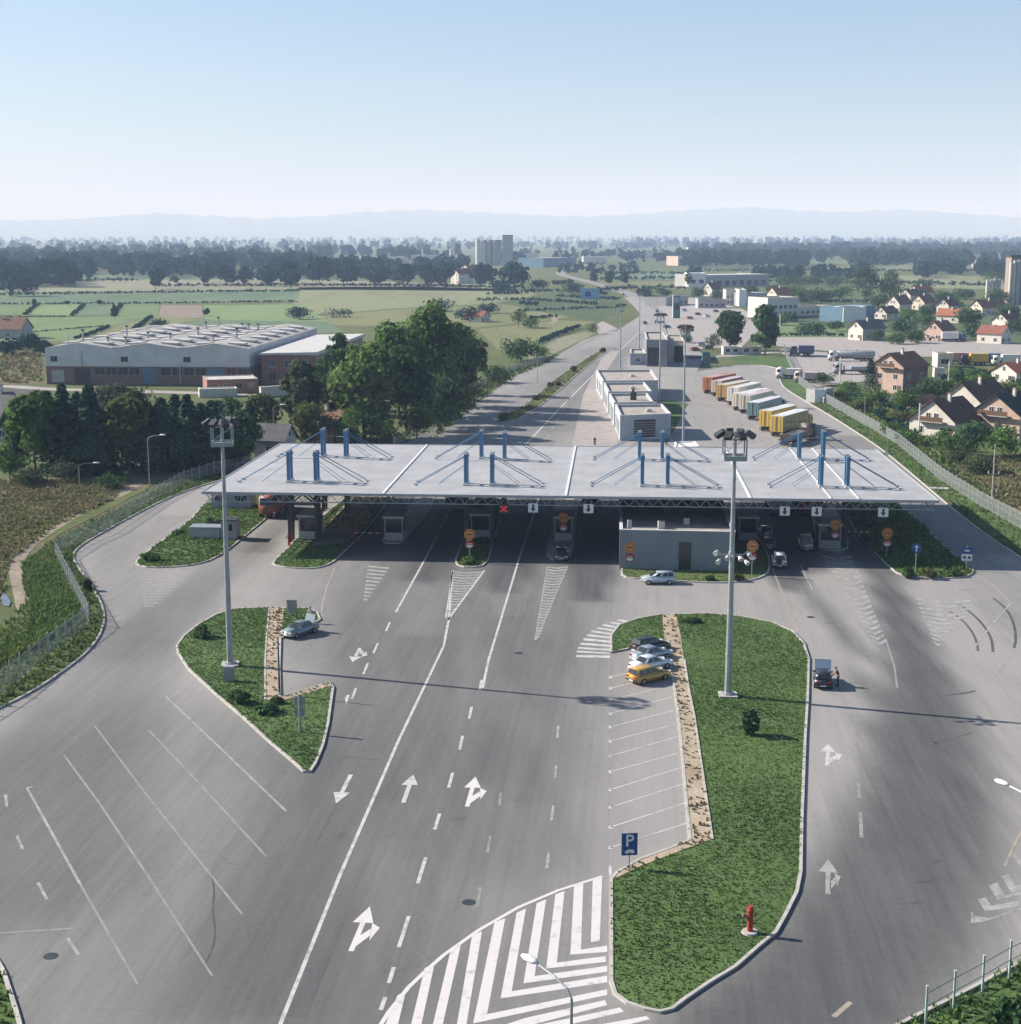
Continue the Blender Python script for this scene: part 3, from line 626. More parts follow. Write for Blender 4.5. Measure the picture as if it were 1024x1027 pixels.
line([(322, 620), (323.5, 605), (328, 588), (336, 569)], .2, 'mark_yellow')
line([(200, 630), (235, 600), (272, 567), (296, 540)], .2, 'mark_yellow')
line([(773, 565), (785, 597), (801, 634)], .18, 'mark_yellow')
line([(803, 567), (815, 592)], .16, 'mark_faded')
line([(836, 1020), (853, 1005)], .3, 'mark_yellow')
for a_, b_ in ((813, 619), (51, 959), (470, 905), (520, 655)):
    p = G(a_, b_); mbc = MB(); mbc.tube((0, 0, -.01), (0, 0, .014), .42, 'steel_dark', n=16); oc = mbc.obj('manhole_cover'); oc.location = (p.x, p.y, 0); tag(oc, {813: 'dark manhole cover on the pale apron right of the large island head', 51: 'dark manhole cover near the lower left kerb', 470: 'dark manhole cover left of the chevron field', 520: 'dark manhole cover between the solid line and the parked cars'}[a_], 'manhole cover')
# black tyre arcs, sealed cracks and short scuffs
for px_, w_ in (([(962, 606), (972, 613), (982, 622), (990, 632), (995, 642), (996, 654)], .28), ([(996, 600), (1006, 607), (1014, 618), (1018, 630), (1019, 642), (1017, 650)], .28), ([(950, 612), (962, 619), (972, 629), (979, 641), (981, 653)], .24)):
    ribbon(MK, smooth_open([Vector((p.x, p.y)) for p in gp(px_)], 2), w_, 'tar', .0045)
for px_, w_ in (([(947, 697.5), (955, 696.6), (966, 695.5), (978, 693)], .34), ([(930, 748), (937, 745), (943, 744.6), (952, 741), (962, 738.5), (975, 735)], .2), ([(938, 744), (941, 749), (944, 751), (951, 756)], .16), ([(906, 907), (912, 905), (916, 906.5), (924, 903.5), (934, 905)], .34), ([(918, 886), (924, 884), (929, 885.5), (938, 882)], .28), ([(935, 866), (943, 863)], .3), ([(914, 869), (919, 867.6)], .3), ([(205, 968), (211, 957), (215, 945), (216, 930), (213, 915), (215, 895), (213, 880)], .12), ([(345, 759), (362, 761), (380, 762)], .12)):
    ribbon(MK, smooth_open([Vector((p.x, p.y)) for p in gp(px_)], 1), w_, 'tar', .0045)
# lorry bays on the left
line([(165, 697), (287, 813.5)], .19, 'mark_faded'); line([(150, 733), (200, 786), (256, 847), (267, 859)], .17, 'mark_faint'); line([(95, 728), (150, 801), (243, 917)], .15, 'mark_faint')
line([(64, 757), (100, 806), (150, 881)], .17, 'mark_faint'); line([(150, 881), (213, 979)], .14, 'mark_faint'); line([(27, 790), (80, 886)], .19, 'mark_faded'); line([(80, 886), (138, 987)], .15, 'mark_faint'); line([(27, 790), (33, 789)], .2, 'mark_faded')
for a, b in (((5.5, 797), (7, 809)), ((17, 838), (23, 852)), ((38, 885), (47, 902)), ((68, 941), (79, 958))): line([a, b], .2, 'mark_faded')
line([(0, 936), (75, 931)], .2, 'mark_faint')
# right turning lane lines
line([(979, 575), (1000, 591), (1014, 605)], .2, 'mark_yellow'); line([(1014, 605), (996, 625), (975, 652)], .2, 'mark_faded'); line([(1040, 628), (1024, 645), (1000, 676)], .2, 'mark_faded')
line([(888, 640), (897, 668), (900, 690)], .2, 'mark_faint')
for a, b in (((858, 735), (860, 760)), ((861, 785), (862, 800)), ((863, 815), (864, 840))): line([a, b], .25, 'mark_faint')
# arrows painted in the lanes, drawn in metres along their own heading
def arrow(px, py, tx, ty, branch=0, k='mark', flip=False):
    a, b = G(px, py), G(tx, ty); d = b - a; Ln = d.length; u = d.normalized(); n = Vector((u.y, -u.x, 0))
    P = lambda f, s: tuple(a + u * (f * Ln) + n * s)
    z = .010
    MK.sheet([P(0, -.16), P(0, .16), P(.62, .16), P(.62, -.16)], k, z)
    MK.sheet([P(.62, -.62), P(.62, .62), P(1, 0)], k, z)
    if branch:
        b_ = branch
        MK.sheet([P(.10, .16 * b_), P(.34, .16 * b_), P(.50, .62 * b_), P(.34, .72 * b_)], k, z)
        MK.sheet([P(.24, .80 * b_), P(.62, .56 * b_), P(.52, 1.12 * b_)], k, z)
arrow(352, 954, 371, 909, 1, 'mark_bold'); arrow(468.5, 809, 477, 779, 1, 'mark_bold'); arrow(404.5, 805, 414.5, 777); arrow(352, 777, 337, 806)
arrow(829.5, 768, 831, 746, 1); arrow(830.5, 897, 830.5, 862, .7, 'mark_faded'); arrow(361, 650, 353.5, 664, -1, 'mark')
quad([(346, 700), (348, 697), (351, 697), (347, 707)], 'mark')
# parking bays
for l, r in zip((679, 690, 702, 715.5, 729, 743, 758, 774, 792, 809.5, 829.5, 850), ((672.5, 665.5), (673, 676), (673, 687.5), (674, 699), (675, 712.5), (677, 726.5), (679, 739), (681, 755), (682.5, 770), (684.5, 786.5), (687, 805.5), (689, 825.5))):
    line([(612.5, l), r], .14, 'mark'); line([(612.3, l - 1.2), (612.3, l + 1.6)], .28, 'mark')
line([(612, 868), (612, 880)], .2, 'mark')
for l in (648, 656, 665, 674.5, 684.5): line([(283, l + 9), (328, l - 4)], .14, 'mark_faint')
# hatching at the island's head
inn = [(640, 622), (626, 627), (618, 633), (613.5, 640), (612.5, 648), (612.5, 656)]; outr = [(622, 621), (606, 626), (594, 632), (586, 640), (580, 649), (577.5, 656)]
for i in range(10):
    f0 = i / 10 * 5; f1 = f0 + .24
    lp = lambda pts, f: (pts[int(min(f, 4.999))][0] + (pts[min(int(min(f, 4.999)) + 1, 5)][0] - pts[int(min(f, 4.999))][0]) * (f - int(min(f, 4.999))), pts[int(min(f, 4.999))][1] + (pts[min(int(min(f, 4.999)) + 1, 5)][1] - pts[int(min(f, 4.999))][1]) * (f - int(min(f, 4.999))))
    quad([lp(outr, f0), lp(outr, f1), lp(inn, min(5, f1 + .35)), lp(inn, min(5, f0 + .35))], 'mark')
quad([(578, 657), (577.5, 659), (612, 660), (612, 657.5)], 'mark')
# hatched noses in front of the booths
def nose(l0, r0, l1, r1, n, k, duty=.5, chev=0.0):
    for i in range(n):
        a, b = i / n, (i + duty) / n
        L_ = lambda f: (l0[0] + (l1[0] - l0[0]) * f, l0[1] + (l1[1] - l0[1]) * f); R_ = lambda f: (r0[0] + (r1[0] - r0[0]) * f, r0[1] + (r1[1] - r0[1]) * f)
        la, lb, ra, rb = L_(a), L_(b), R_(a), R_(b)
        if chev:
            ma = ((la[0] + ra[0]) / 2, (la[1] + ra[1]) / 2 + chev); mb_ = ((lb[0] + rb[0]) / 2, (lb[1] + rb[1]) / 2 + chev)
            quad([la, ma, mb_, lb], k); quad([ma, ra, rb, mb_], k)
        else: quad([la, ra, rb, lb], k)
nose((455, 573), (485, 573), (448, 618), (451, 618), 17, 'mark_faded', .5, 1.2); line([(454, 573), (447, 620)], .16)
nose((549.5, 568), (569, 568), (537, 640), (541, 640), 26, 'mark_faded', .5, 1.2); line([(549, 568), (536.5, 642)], .14, 'mark_faded'); line([(569.5, 568), (537.5, 642)], .14, 'mark_faded')
nose((369, 567), (391, 569), (364, 604), (367, 604), 10, 'mark_faded', .5)
nose((824, 556), (854, 557), (878, 646), (890, 646), 18, 'mark_faded', .5, 3.5)
nose((918, 600), (982, 601), (938, 647), (943, 648), 11, 'mark_faded', .5, 3)
nose((137, 569), (205, 566), (145, 610), (152, 610), 14, 'mark_faint', .5)
# the big chevron field
edge = [(378, 1034), (390, 1015), (410, 990), (428, 973), (445, 958), (480, 933), (520, 910), (560, 893), (604, 879)]
line(edge, .26, 'mark_bold', .011)
c5 = lambda x, y: (512 + x / 4, 771 + y / 4); c6 = lambda x, y: (256 + x / 4, 771 + y / 4)
quad([c5(330, 445), c5(368, 432), c5(358, 690), c5(322, 696)], 'mark_bold')
quad([c5(255, 470), c5(292, 458), c5(283, 726), c5(388, 710), c5(388, 735), c5(240, 746)], 'mark_bold')
quad([c5(180, 505), c5(217, 490), c5(186, 778), c5(383, 752), c5(383, 775), c5(143, 802)], 'mark_bold')
quad([c5(105, 540), c5(143, 524), c5(97, 832), c5(388, 791), c5(388, 815), c5(52, 861)], 'mark_bold')
quad([c5(25, 578), c5(62, 561), c5(5, 893), c5(388, 830), c5(388, 857), c5(-40, 922)], 'mark_bold')
quad([c6(960, 616), c6(1003, 600), c6(930, 985), c5(388, 885), c5(388, 908), c5(-150, 1022)], 'mark_bold')
quad([c6(870, 668), c6(910, 652), c6(850, 1010), c6(840, 1080), c5(60, 1000), c5(380, 928), c5(388, 948), c5(60, 1035), c6(830, 1140), c6(790, 1140)], 'mark_bold')
quad([c6(785, 724), c6(825, 706), c6(740, 1080), c6(700, 1080)], 'mark_bold'); quad([c6(680, 800), c6(720, 780), c6(655, 1080), c6(612, 1080)], 'mark_bold'); quad([c6(570, 910), c6(605, 890), c6(560, 1080), c6(500, 1080)], 'mark_bold')
quad([c5(100, 1030), c5(440, 958), c5(455, 975), c5(160, 1045)], 'mark_bold'); quad([c5(340, 1030), c5(545, 992), c5(560, 1005), c5(420, 1040)], 'mark_bold')
# chevrons at the right edge
c4 = lambda x, y: (768 + x / 4, 771 + y / 4)
for q in ([(985, 345), (1005, 335), (1060, 400), (1060, 440)], [(945, 430), (975, 425), (1000, 470), (1060, 455), (1060, 480), (985, 498)], [(895, 470), (930, 455), (960, 510), (1060, 480), (1060, 500), (930, 525)], [(850, 525), (880, 515), (905, 550), (1060, 520), (1060, 545), (880, 572)], [(825, 570), (835, 590), (900, 600), (1060, 545), (1060, 555), (870, 615), (822, 620)]):
    quad([c4(*p) for p in q], 'mark_faded')
line([c4(x, y) for x, y in ((960, 390), (1000, 300), (1060, 190))], .2, 'mark_yellow'); line([c4(x, y) for x, y in ((980, 1030), (1060, 960))], .2, 'mark_faded')
# lane lines on the highway beyond the canopy
line([(520, 455), (527, 446), (560, 411), (590, 381), (619.5, 354), (640, 334), (650, 320)], .35)
line([(480, 452), (520, 418), (530, 410)], .2, 'mark_faded'); line([(585, 350), (610, 338), (640, 322)], .3, 'mark_faded')
for k_ in range(6): line([(548 + k_ * 5, 440 - k_ * 9), (551 + k_ * 5, 436 - k_ * 9)], .25, 'mark_faded')
struct(MK.obj('road_markings'))
# ------------------------------------------------------------------ grass and weeds that nobody could count
def blades(name, outline, dens, h, z, mats, label, w=.10, per=4, lean=.5, patchy=.5, clear=None):
    ox = np.array([[p[0], p[1]] for p in outline]); lo, hi = ox.min(0), ox.max(0)
    n = int((hi - lo).prod() * dens)
    n = min(n, 160000)
    P = rng.uniform(lo, hi, (n, 2)); P = P[inside(P[:, 0], P[:, 1], ox)]
    # clumpy cover
    ph = rng.uniform(0, 6.28, 6)
    c = sum(np.sin(P[:, 0] * f + P[:, 1] * g_ + p) for f, g_, p in ((.9, .4, ph[0]), (-.5, 1.1, ph[1]), (1.9, -1.3, ph[2]), (2.7, 2.2, ph[3]))) / 4
    P = P[rng.uniform(-1, 1, len(P)) < .75 + patchy * c - patchy * .3]
    for cl in (clear or []): P = P[~inside(P[:, 0], P[:, 1], cl)]
    n = len(P)
    if n == 0: return None
    hh = h * rng.uniform(.45, 1.3, n) * (1 + .35 * np.sin(P[:, 0] * .31 + ph[4]) * np.sin(P[:, 1] * .23 + ph[5]))
    V = np.empty((n, per, 4, 3)); B = np.c_[P, np.full(n, z - .02)]
    for j in range(per):
        a = rng.uniform(0, 6.283, n); d = np.c_[np.cos(a), np.sin(a), np.zeros(n)]; t = np.c_[-np.sin(a), np.cos(a), np.zeros(n)]
        wd = (w * rng.uniform(.6, 1.4, n))[:, None]; ln = (hh * lean * rng.uniform(.3, 1.3, n))[:, None]
        b = B + d * (w * .5); top = b + d * ln + np.c_[np.zeros((n, 2)), hh * rng.uniform(.7, 1.1, n)]
        V[:, j, 0] = b - t * wd; V[:, j, 1] = b + t * wd; V[:, j, 2] = top + t * wd * .35; V[:, j, 3] = top - t * wd * .35
    V = V.reshape(-1, 3); F = np.arange(len(V)).reshape(-1, 4)
    dry = .5 + .5 * np.sin(P[:, 0] * .21 + ph[2]) * np.sin(P[:, 1] * .17 + ph[0]) + .25 * np.sin(P[:, 0] * .83 + P[:, 1] * .6 + ph[1])
    u = rng.uniform(0, 1, n); mi = (u < .10 + .30 * np.clip(dry, 0, 1)).astype(int)
    if len(mats) == 3: mi[(u > .93 - .10 * np.clip(dry, 0, 1.2))] = 2
    mi = np.repeat(mi, per)
    return stuff(npmesh(name, V, F, mats, None, mi), label, 'grass')
SAND_CLEAR = [[(p.x, p.y) for p in gp(SAND1)], [(p.x, p.y) for p in gp(SAND2)]]
GL = ['short green clover and grass covering the large kerbed island', 'short grass on the kerbed island under the left floodlight mast', 'grass on the small island left of the first lane', 'thin grass on the island of the left booth',
      'grass on the narrow nose before the middle booth', 'grass on the dark island at the right end of the canopy', 'thin grass strip before the grey office wall', 'tall weeds along the left kerb and fence',
      'mown grass verge beside the right fence', 'grass at the lower left corner', 'grass at the lower right corner behind the posts']
for i, ((o, d, h, z), lb) in enumerate(zip(GRASS, GL)):
    weed = 'weeds' in lb or 'verge' in lb
    blades('grass', o, d, h, z, ['weed_blade', 'grass_blade'] if weed else ['grass_blade', 'weed_blade'], lb, w=.06 if i in (0, 1) else .11, per=4, patchy=.25 if i in (0, 1) else .5, clear=SAND_CLEAR)
blades('dry_grass', gp(SAND1), 3.5, .14, .12, ['dry_blade', 'dry_blade'], 'dry tufts on the sandy strip beside the parking bays', w=.10, per=6)
blades('dry_grass', gp(SAND2), 3.5, .14, .12, ['dry_blade', 'dry_blade'], 'dry tufts on the sandy strip of the left island', w=.10, per=6)
BANK = gp([(48, 552), (54, 560), (70, 590), (85, 612), (82, 622), (60, 632), (35, 650), (10, 662), (-60, 690), (-60, 665), (30, 640), (34, 610), (24, 590), (24, 565)])
blades('weeds', BANK, 16, .6, -.05, ['grass_blade', 'weed_blade'], 'rank green weeds on the bank between track and fence', w=.12, per=6, lean=.8)
blades('weeds', gp([(-100, 560), (-100, 500), (0, 482), (130, 480), (115, 500), (60, 525), (12, 560), (0, 600), (-60, 640)]), 5, .42, -.08, ['dry_blade', 'weed_blade'], 'tall brown weeds on the waste ground at the left', w=.13, per=6, lean=.8)
blades('weeds', gp([(955, 470), (1010, 457), (1100, 448), (1180, 560), (1110, 572), (1040, 520), (985, 494)]), 3, .45, -.08, ['dry_blade', 'weed_blade'], 'brown weeds on the field behind the right fence', w=.15, per=6, lean=.8)
blades('weeds', gp([(830, 400), (880, 397), (935, 407), (1000, 432), (960, 468), (1000, 502), (940, 466), (880, 425)]), .8, .7, -.1, ['weed_blade', 'grass_blade'], 'garden grass between the right fence and the houses', w=.28, per=5, lean=.8)
blades('weeds', gp([(435, 440), (455, 424), (482, 402), (500, 388), (520, 376), (548, 364), (560, 356), (530, 362), (490, 380), (450, 410)]), .8, .8, -.1, ['weed_blade', 'grass_blade'], 'rough growth along the left edge of the highway', w=.35, per=5, lean=.8)
blades('weeds', gp([(0, 350), (40, 350), (44, 384), (0, 384)]), .25, .9, -.1, ['dry_blade', 'weed_blade'], 'brown weeds on the yard left of the factory', w=.45, per=5, lean=.8)
blades('grass', MEDIAN, 1.2, .22, .1, ['dry_blade', 'weed_blade'], 'grass on the median of the highway', w=.25, per=5)

# ------------------------------------------------------------------ trees
def quads_at(C, Nn, size, jit=.55):
    """leaf-clump quads at C facing roughly Nn"""
    n = len(C); Nn = Nn + rng.normal(0, jit, (n, 3)); Nn /= np.linalg.norm(Nn, axis=1)[:, None] + 1e-9
    a = rng.normal(0, 1, (n, 3)); u = np.cross(Nn, a); u /= np.linalg.norm(u, axis=1)[:, None] + 1e-9; w = np.cross(Nn, u)
    s = (size * rng.uniform(.6, 1.4, n))[:, None]; s2 = s * rng.uniform(.5, 1.0, n)[:, None]
    return np.stack([C - u * s - w * s2 * .4, C + u * s * .4 - w * s2, C + u * s + w * s2 * .4, C - u * s * .4 + w * s2], 1)
def broad_crown(h, w, n, base=.22, clumps=34, leaf=.42, top=1.0, lop=0.0):
    """leaves gathered in clumps spread through an uneven ovoid"""
    cz = h * (base + (1 - base) / 2); rz = h * (1 - base) / 2; rx = w / 2
    d = rng.normal(0, 1, (clumps, 3)); d /= np.linalg.norm(d, axis=1)[:, None]
    r = rng.uniform(.35, .90, clumps) ** .6; cc = d * r[:, None] * np.array([rx, rx, rz]) * rng.uniform(.78, 1.06, clumps)[:, None]
    cc[:, 0] += lop * cc[:, 2]
    # narrower at the top and underneath
    k = cc[:, 2] / rz; cc[:, :2] *= np.clip(1.12 - .45 * np.clip(k, 0, 1) ** 1.5 - .35 * np.clip(-k, 0, 1) ** 2, .3, 1.2)[:, None]
    cr = rng.uniform(.16, .34, clumps) * w * .72
    cc[:, :2] *= np.clip(1 - .62 * cr / (w / 2), .3, 1)[:, None]; cc[:, 2] *= np.clip(1 - .50 * cr / rz, .3, 1)
    pr = cr ** 2; idx = rng.choice(clumps, n, p=pr / pr.sum())
    dd = rng.normal(0, 1, (n, 3)); dd[:, 2] += .25; dd /= np.linalg.norm(dd, axis=1)[:, None]
    rr = rng.uniform(.55, 1.08, n)
    C = cc[idx] + dd * (cr[idx] * rr)[:, None] * np.array([1, 1, .8]); C[:, 2] += cz
    C[:, 2] = np.maximum(C[:, 2], h * base * .55)
    out = C - np.array([0, 0, cz]); out /= np.linalg.norm(out, axis=1)[:, None] + 1e-9
    return quads_at(C, dd * .8 + out * .5, leaf), cc + np.array([0, 0, cz])
def conifer_crown(h, w, n, leaf=.30):
    """drooping whorls of branches on a cone"""
    k = rng.uniform(0, 1, n) ** .75; lev = np.floor(k * 16) / 16 + rng.uniform(0, .035, n); z = h * (.06 + .94 * (lev))
    bi = (np.floor(k * 16) * 11).astype(int); amp = rng.uniform(.62, 1.18, 400)
    rad = (w / 2) * (1 - lev) ** .62 * rng.uniform(.2, 1.05, n) ** .55 + .08
    na = 11; a = np.floor(rng.uniform(0, na, n)) / na * 6.283 + lev * 9.7 + rng.normal(0, .16, n)
    rad = rad * amp[(bi + np.floor(((a - lev * 9.7) % 6.283) / 6.283 * na).astype(int)) % 400]
    C = np.c_[np.cos(a) * rad, np.sin(a) * rad, z - rad * .32 + h * .02]; C[:, 2] = np.maximum(C[:, 2], .3)
    Nn = np.c_[np.cos(a) * .6, np.sin(a) * .6, np.full(n, .9)]
    return quads_at(C, Nn, leaf, .35)
def trunk_mb(h, r, limbs, kind):
    mb = MB(); top = h * (.9 if kind == 'conifer' else .62); seg = 5; px_, py_ = 0.0, 0.0
    for i in range(seg):
        nx, ny = px_ + rng.normal(0, .06) * h * .05, py_ + rng.normal(0, .06) * h * .05
        mb.tube((px_, py_, top * i / seg - (.2 if i == 0 else 0)), (nx, ny, top * (i + 1) / seg), r * (1 - .75 * i / seg), 'bark', r * (1 - .75 * (i + 1) / seg), 7)
        px_, py_ = nx, ny
    for c in limbs:
        z0 = min(top * .95, max(h * .15, c[2] * .6)); mb.tube((0, 0, z0), (c[0] * .85, c[1] * .85, c[2]), r * .38, 'bark', r * .10, 5)
    return mb
PROTO = {}
def tree_mesh(kind, h, w, n, leaf, mt, base=.2, clumps=30):
    if kind == 'conifer': q = conifer_crown(h, w, n, leaf); limbs = []
    else: q, cc = broad_crown(h, w, n, base, clumps, leaf); limbs = [c for c in cc[rng.permutation(len(cc))[:8]]]
    return q, limbs
def tree(name, px, py, pytop, wpx, kind, mt, label, group=None, n=1600, leaf=None, base=.12, clumps=32, cat='tree'):
    p = G(px, py); k = PXM(p); h = (py - pytop) / k / .985; w = wpx / k * (1.04 if kind != 'conifer' else 1.0)
    t = thing(name, label, cat, (p.x, p.y, -.12), rng.uniform(0, 6.28), group)
    lf = leaf or max(.16, min(.55, .030 * max(h, w)))
    q, limbs = tree_mesh(kind, h, w, n, lf, mt, base, clumps)
    V = q.reshape(-1, 3); F = np.arange(len(V)).reshape(-1, 4)
    if h > 2.2: trunk_mb(h, max(.06, h * .018), limbs, kind).obj('trunk', t, True)
    npmesh('crown' if h > 2.2 else 'foliage', V, F, [mt], t)
    return t
# left belt in front of the factory
g1 = 'trees in the belt left of the canopy'
tree('broadleaf_tree', 36, 476, 381, 52, 'b', 'leaf_mid', 'light green broadleaf tree at the left end of the dark belt', g1, 3000, base=.05)
tree('broadleaf_tree', 10, 482, 440, 42, 'b', 'leaf_mid', 'low bushy green tree at the left frame edge below the grey roof', g1, 1400, base=.02)
tree('spruce', 66, 474, 386, 46, 'conifer', 'needle', 'dark spruce beside the light green tree of the belt', g1, 2600)
tree('spruce', 93, 475, 387, 50, 'conifer', 'needle', 'dark spruce left of the brownish broadleaf tree', g1, 2600)
tree('broadleaf_tree', 131, 473, 385, 50, 'b', 'leaf_olive', 'brownish green broadleaf tree between two dark spruces', g1, 2600, base=.06)
tree('spruce', 164, 472, 399, 46, 'conifer', 'needle', 'dark spruce right of the brownish broadleaf tree', g1, 2400)
tree('spruce', 190, 470, 396, 46, 'conifer', 'needle', 'dark spruce just left of the left floodlight mast head', g1, 2400)
tree('spruce', 214, 470, 402, 44, 'conifer', 'needle', 'dark spruce right behind the left floodlight mast', g1, 2200)
tree('broadleaf_tree', 243, 464, 400, 38, 'b', 'leaf_dark', 'dark green round tree right of the mast head', g1, 1800, base=.08)
tree('broadleaf_tree', 265, 444, 384, 40, 'b', 'leaf_olive', 'olive tree behind the grey shed roof', g1, 1600, base=.08)
tree('spruce', 252, 452, 402, 30, 'conifer', 'needle', 'slim dark spruce beside the grey shed', g1, 1500)
tree('shrub', 66, 484, 460, 34, 'b', 'leaf_grey', 'grey green shrub at the foot of the dark spruces', g1, 700, base=0, cat='shrub')
tree('shrub', 112, 489, 474, 34, 'b', 'leaf_dark', 'dark low shrub beside the dirt track', g1, 700, base=0, cat='shrub')
tree('shrub', 28, 488, 468, 40, 'b', 'leaf_grey', 'grey green shrub patch at the edge of the brown weeds', g1, 700, base=0, cat='shrub')
for a, b, c, d, kd, mt, lb in ((50, 466, 392, 44, 'conifer', 'needle', 'dark spruce half behind the light green tree of the belt'), (80, 468, 394, 46, 'conifer', 'needle', 'dark spruce between the two left spruces, set back'), (112, 468, 400, 48, 'conifer', 'needle', 'dark spruce set back left of the brownish tree'), (150, 466, 402, 46, 'conifer', 'needle', 'dark spruce set back right of the brownish tree'), (178, 466, 396, 48, 'conifer', 'needle', 'dark spruce set back between two front spruces left of the mast'),
                              (203, 464, 404, 44, 'conifer', 'needle', 'dark spruce set back left of the mast pole'), (232, 462, 404, 46, 'conifer', 'needle', 'dark spruce behind the dark round tree'), (18, 470, 400, 36, 'b', 'leaf_dark', 'dark broadleaf tree left of the light green tree'), (145, 474, 426, 44, 'b', 'leaf_dark', 'dark understory tree below the brownish tree'), (185, 473, 430, 54, 'b', 'leaf_dark', 'dark understory tree between the middle spruces'), (232, 470, 428, 50, 'b', 'leaf_dark', 'dark understory tree right of the mast pole'), (86, 476, 436, 60, 'b', 'leaf_dark', 'dark understory tree below the left spruces'), (225, 420, 396, 36, 'b', 'leaf_dark', 'dark bush behind the belt near the brick shed'), (120, 412, 386, 60, 'b', 'leaf_grey', 'grey green bush behind the brownish tree')):
    tree('spruce' if kd == 'conifer' else 'broadleaf_tree', a, b, c, d, kd, mt, lb, g1, 2000, base=.03)
# the big cluster beside the highway
g2 = 'tall trees beside the highway'
tree('broadleaf_tree', 303, 438, 350, 46, 'b', 'leaf_grey', 'grey green tree in front of the brick annexe', g2, 2400, base=.06)
tree('broadleaf_tree', 311, 446, 396, 44, 'b', 'leaf_olive', 'olive low tree in front of the grey green tree', g2, 1700, base=.05)
tree('broadleaf_tree', 343, 415, 326, 44, 'b', 'leaf_dark', 'dark tree behind the light green front tree', g2, 2000, base=.06)
tree('broadleaf_tree', 366, 440, 333, 78, 'b', 'leaf_light', 'broad light green tree at the front of the cluster', g2, 4600, base=.07, clumps=44)
tree('broadleaf_tree', 408, 436, 340, 60, 'b', 'leaf_dark', 'dark green tree at the right front of the cluster', g2, 3200, base=.08, clumps=38)
tree('broadleaf_tree', 400, 420, 316, 62, 'b', 'leaf_mid', 'mid green tree in the middle of the cluster', g2, 3000, base=.08, clumps=38)
tree('broadleaf_tree', 434, 414, 303, 78, 'b', 'leaf_mid', 'tallest round tree of the cluster', g2, 4200, base=.08, clumps=44)
tree('broadleaf_tree', 457, 408, 321, 58, 'b', 'leaf_dark', 'dark tree at the right shoulder of the cluster', g2, 2600, base=.07)
tree('broadleaf_tree', 473, 396, 330, 34, 'b', 'leaf_olive', 'slim olive tree at the right end of the cluster', g2, 1400, base=.05)
tree('broadleaf_tree', 445, 428, 372, 44, 'b', 'leaf_dark', 'dark low tree over the fence by the highway', g2, 1800, base=.04)
for a, b, c, d, mt, lb in ((352, 446, 404, 40, 'leaf_mid', 'green undergrowth tree left below the light green front tree'), (378, 444, 408, 38, 'leaf_dark', 'dark undergrowth tree below the light green front tree'), (418, 440, 398, 42, 'leaf_mid', 'green undergrowth tree below the right front of the cluster'), (440, 432, 392, 40, 'leaf_dark', 'dark undergrowth tree below the tallest round tree'), (460, 418, 384, 40, 'leaf_mid', 'green undergrowth tree at the right shoulder'), (330, 440, 396, 36, 'leaf_dark', 'dark undergrowth tree right of the brick house'), (325, 410, 352, 36, 'leaf_dark', 'dark tree between grey green tree and light green front tree')):
    tree('broadleaf_tree', a, b, c, d, 'b', mt, lb, g2, 1500, base=.02)
tree('shrub', 392, 446, 420, 36, 'b', 'leaf_mid', 'green bush under the light green front tree', g2, 900, base=0, cat='shrub')
tree('shrub', 470, 402, 374, 40, 'b', 'leaf_grey', 'grey green bush at the bend of the highway fence', g2, 900, base=0, cat='shrub')
tree('shrub', 498, 384, 366, 36, 'b', 'leaf_dark', 'dark bush beside the highway right of the tree cluster', g2, 800, base=0, cat='shrub')
tree('shrub', 522, 362, 338, 44, 'b', 'leaf_dark', 'dark rounded bush before the khaki field', g2, 900, base=0, cat='shrub')
tree('shrub', 541, 360, 345, 26, 'b', 'leaf_light', 'lighter rounded bush right of the dark bush', g2, 700, base=0, cat='shrub')
tree('broadleaf_tree', 520, 328, 308, 20, 'b', 'leaf_dark', 'small dark tree alone in the olive field', g2, 600, base=.03)
tree('shrub', 532, 329, 317, 24, 'b', 'leaf_dark', 'dark hedge bush right of the lone field tree', g2, 500, base=0, cat='shrub')
tree('shrub', 594, 335, 323, 16, 'b', 'leaf_grey', 'grey green bush at the mouth of the farm road', g2, 400, base=0, cat='shrub')
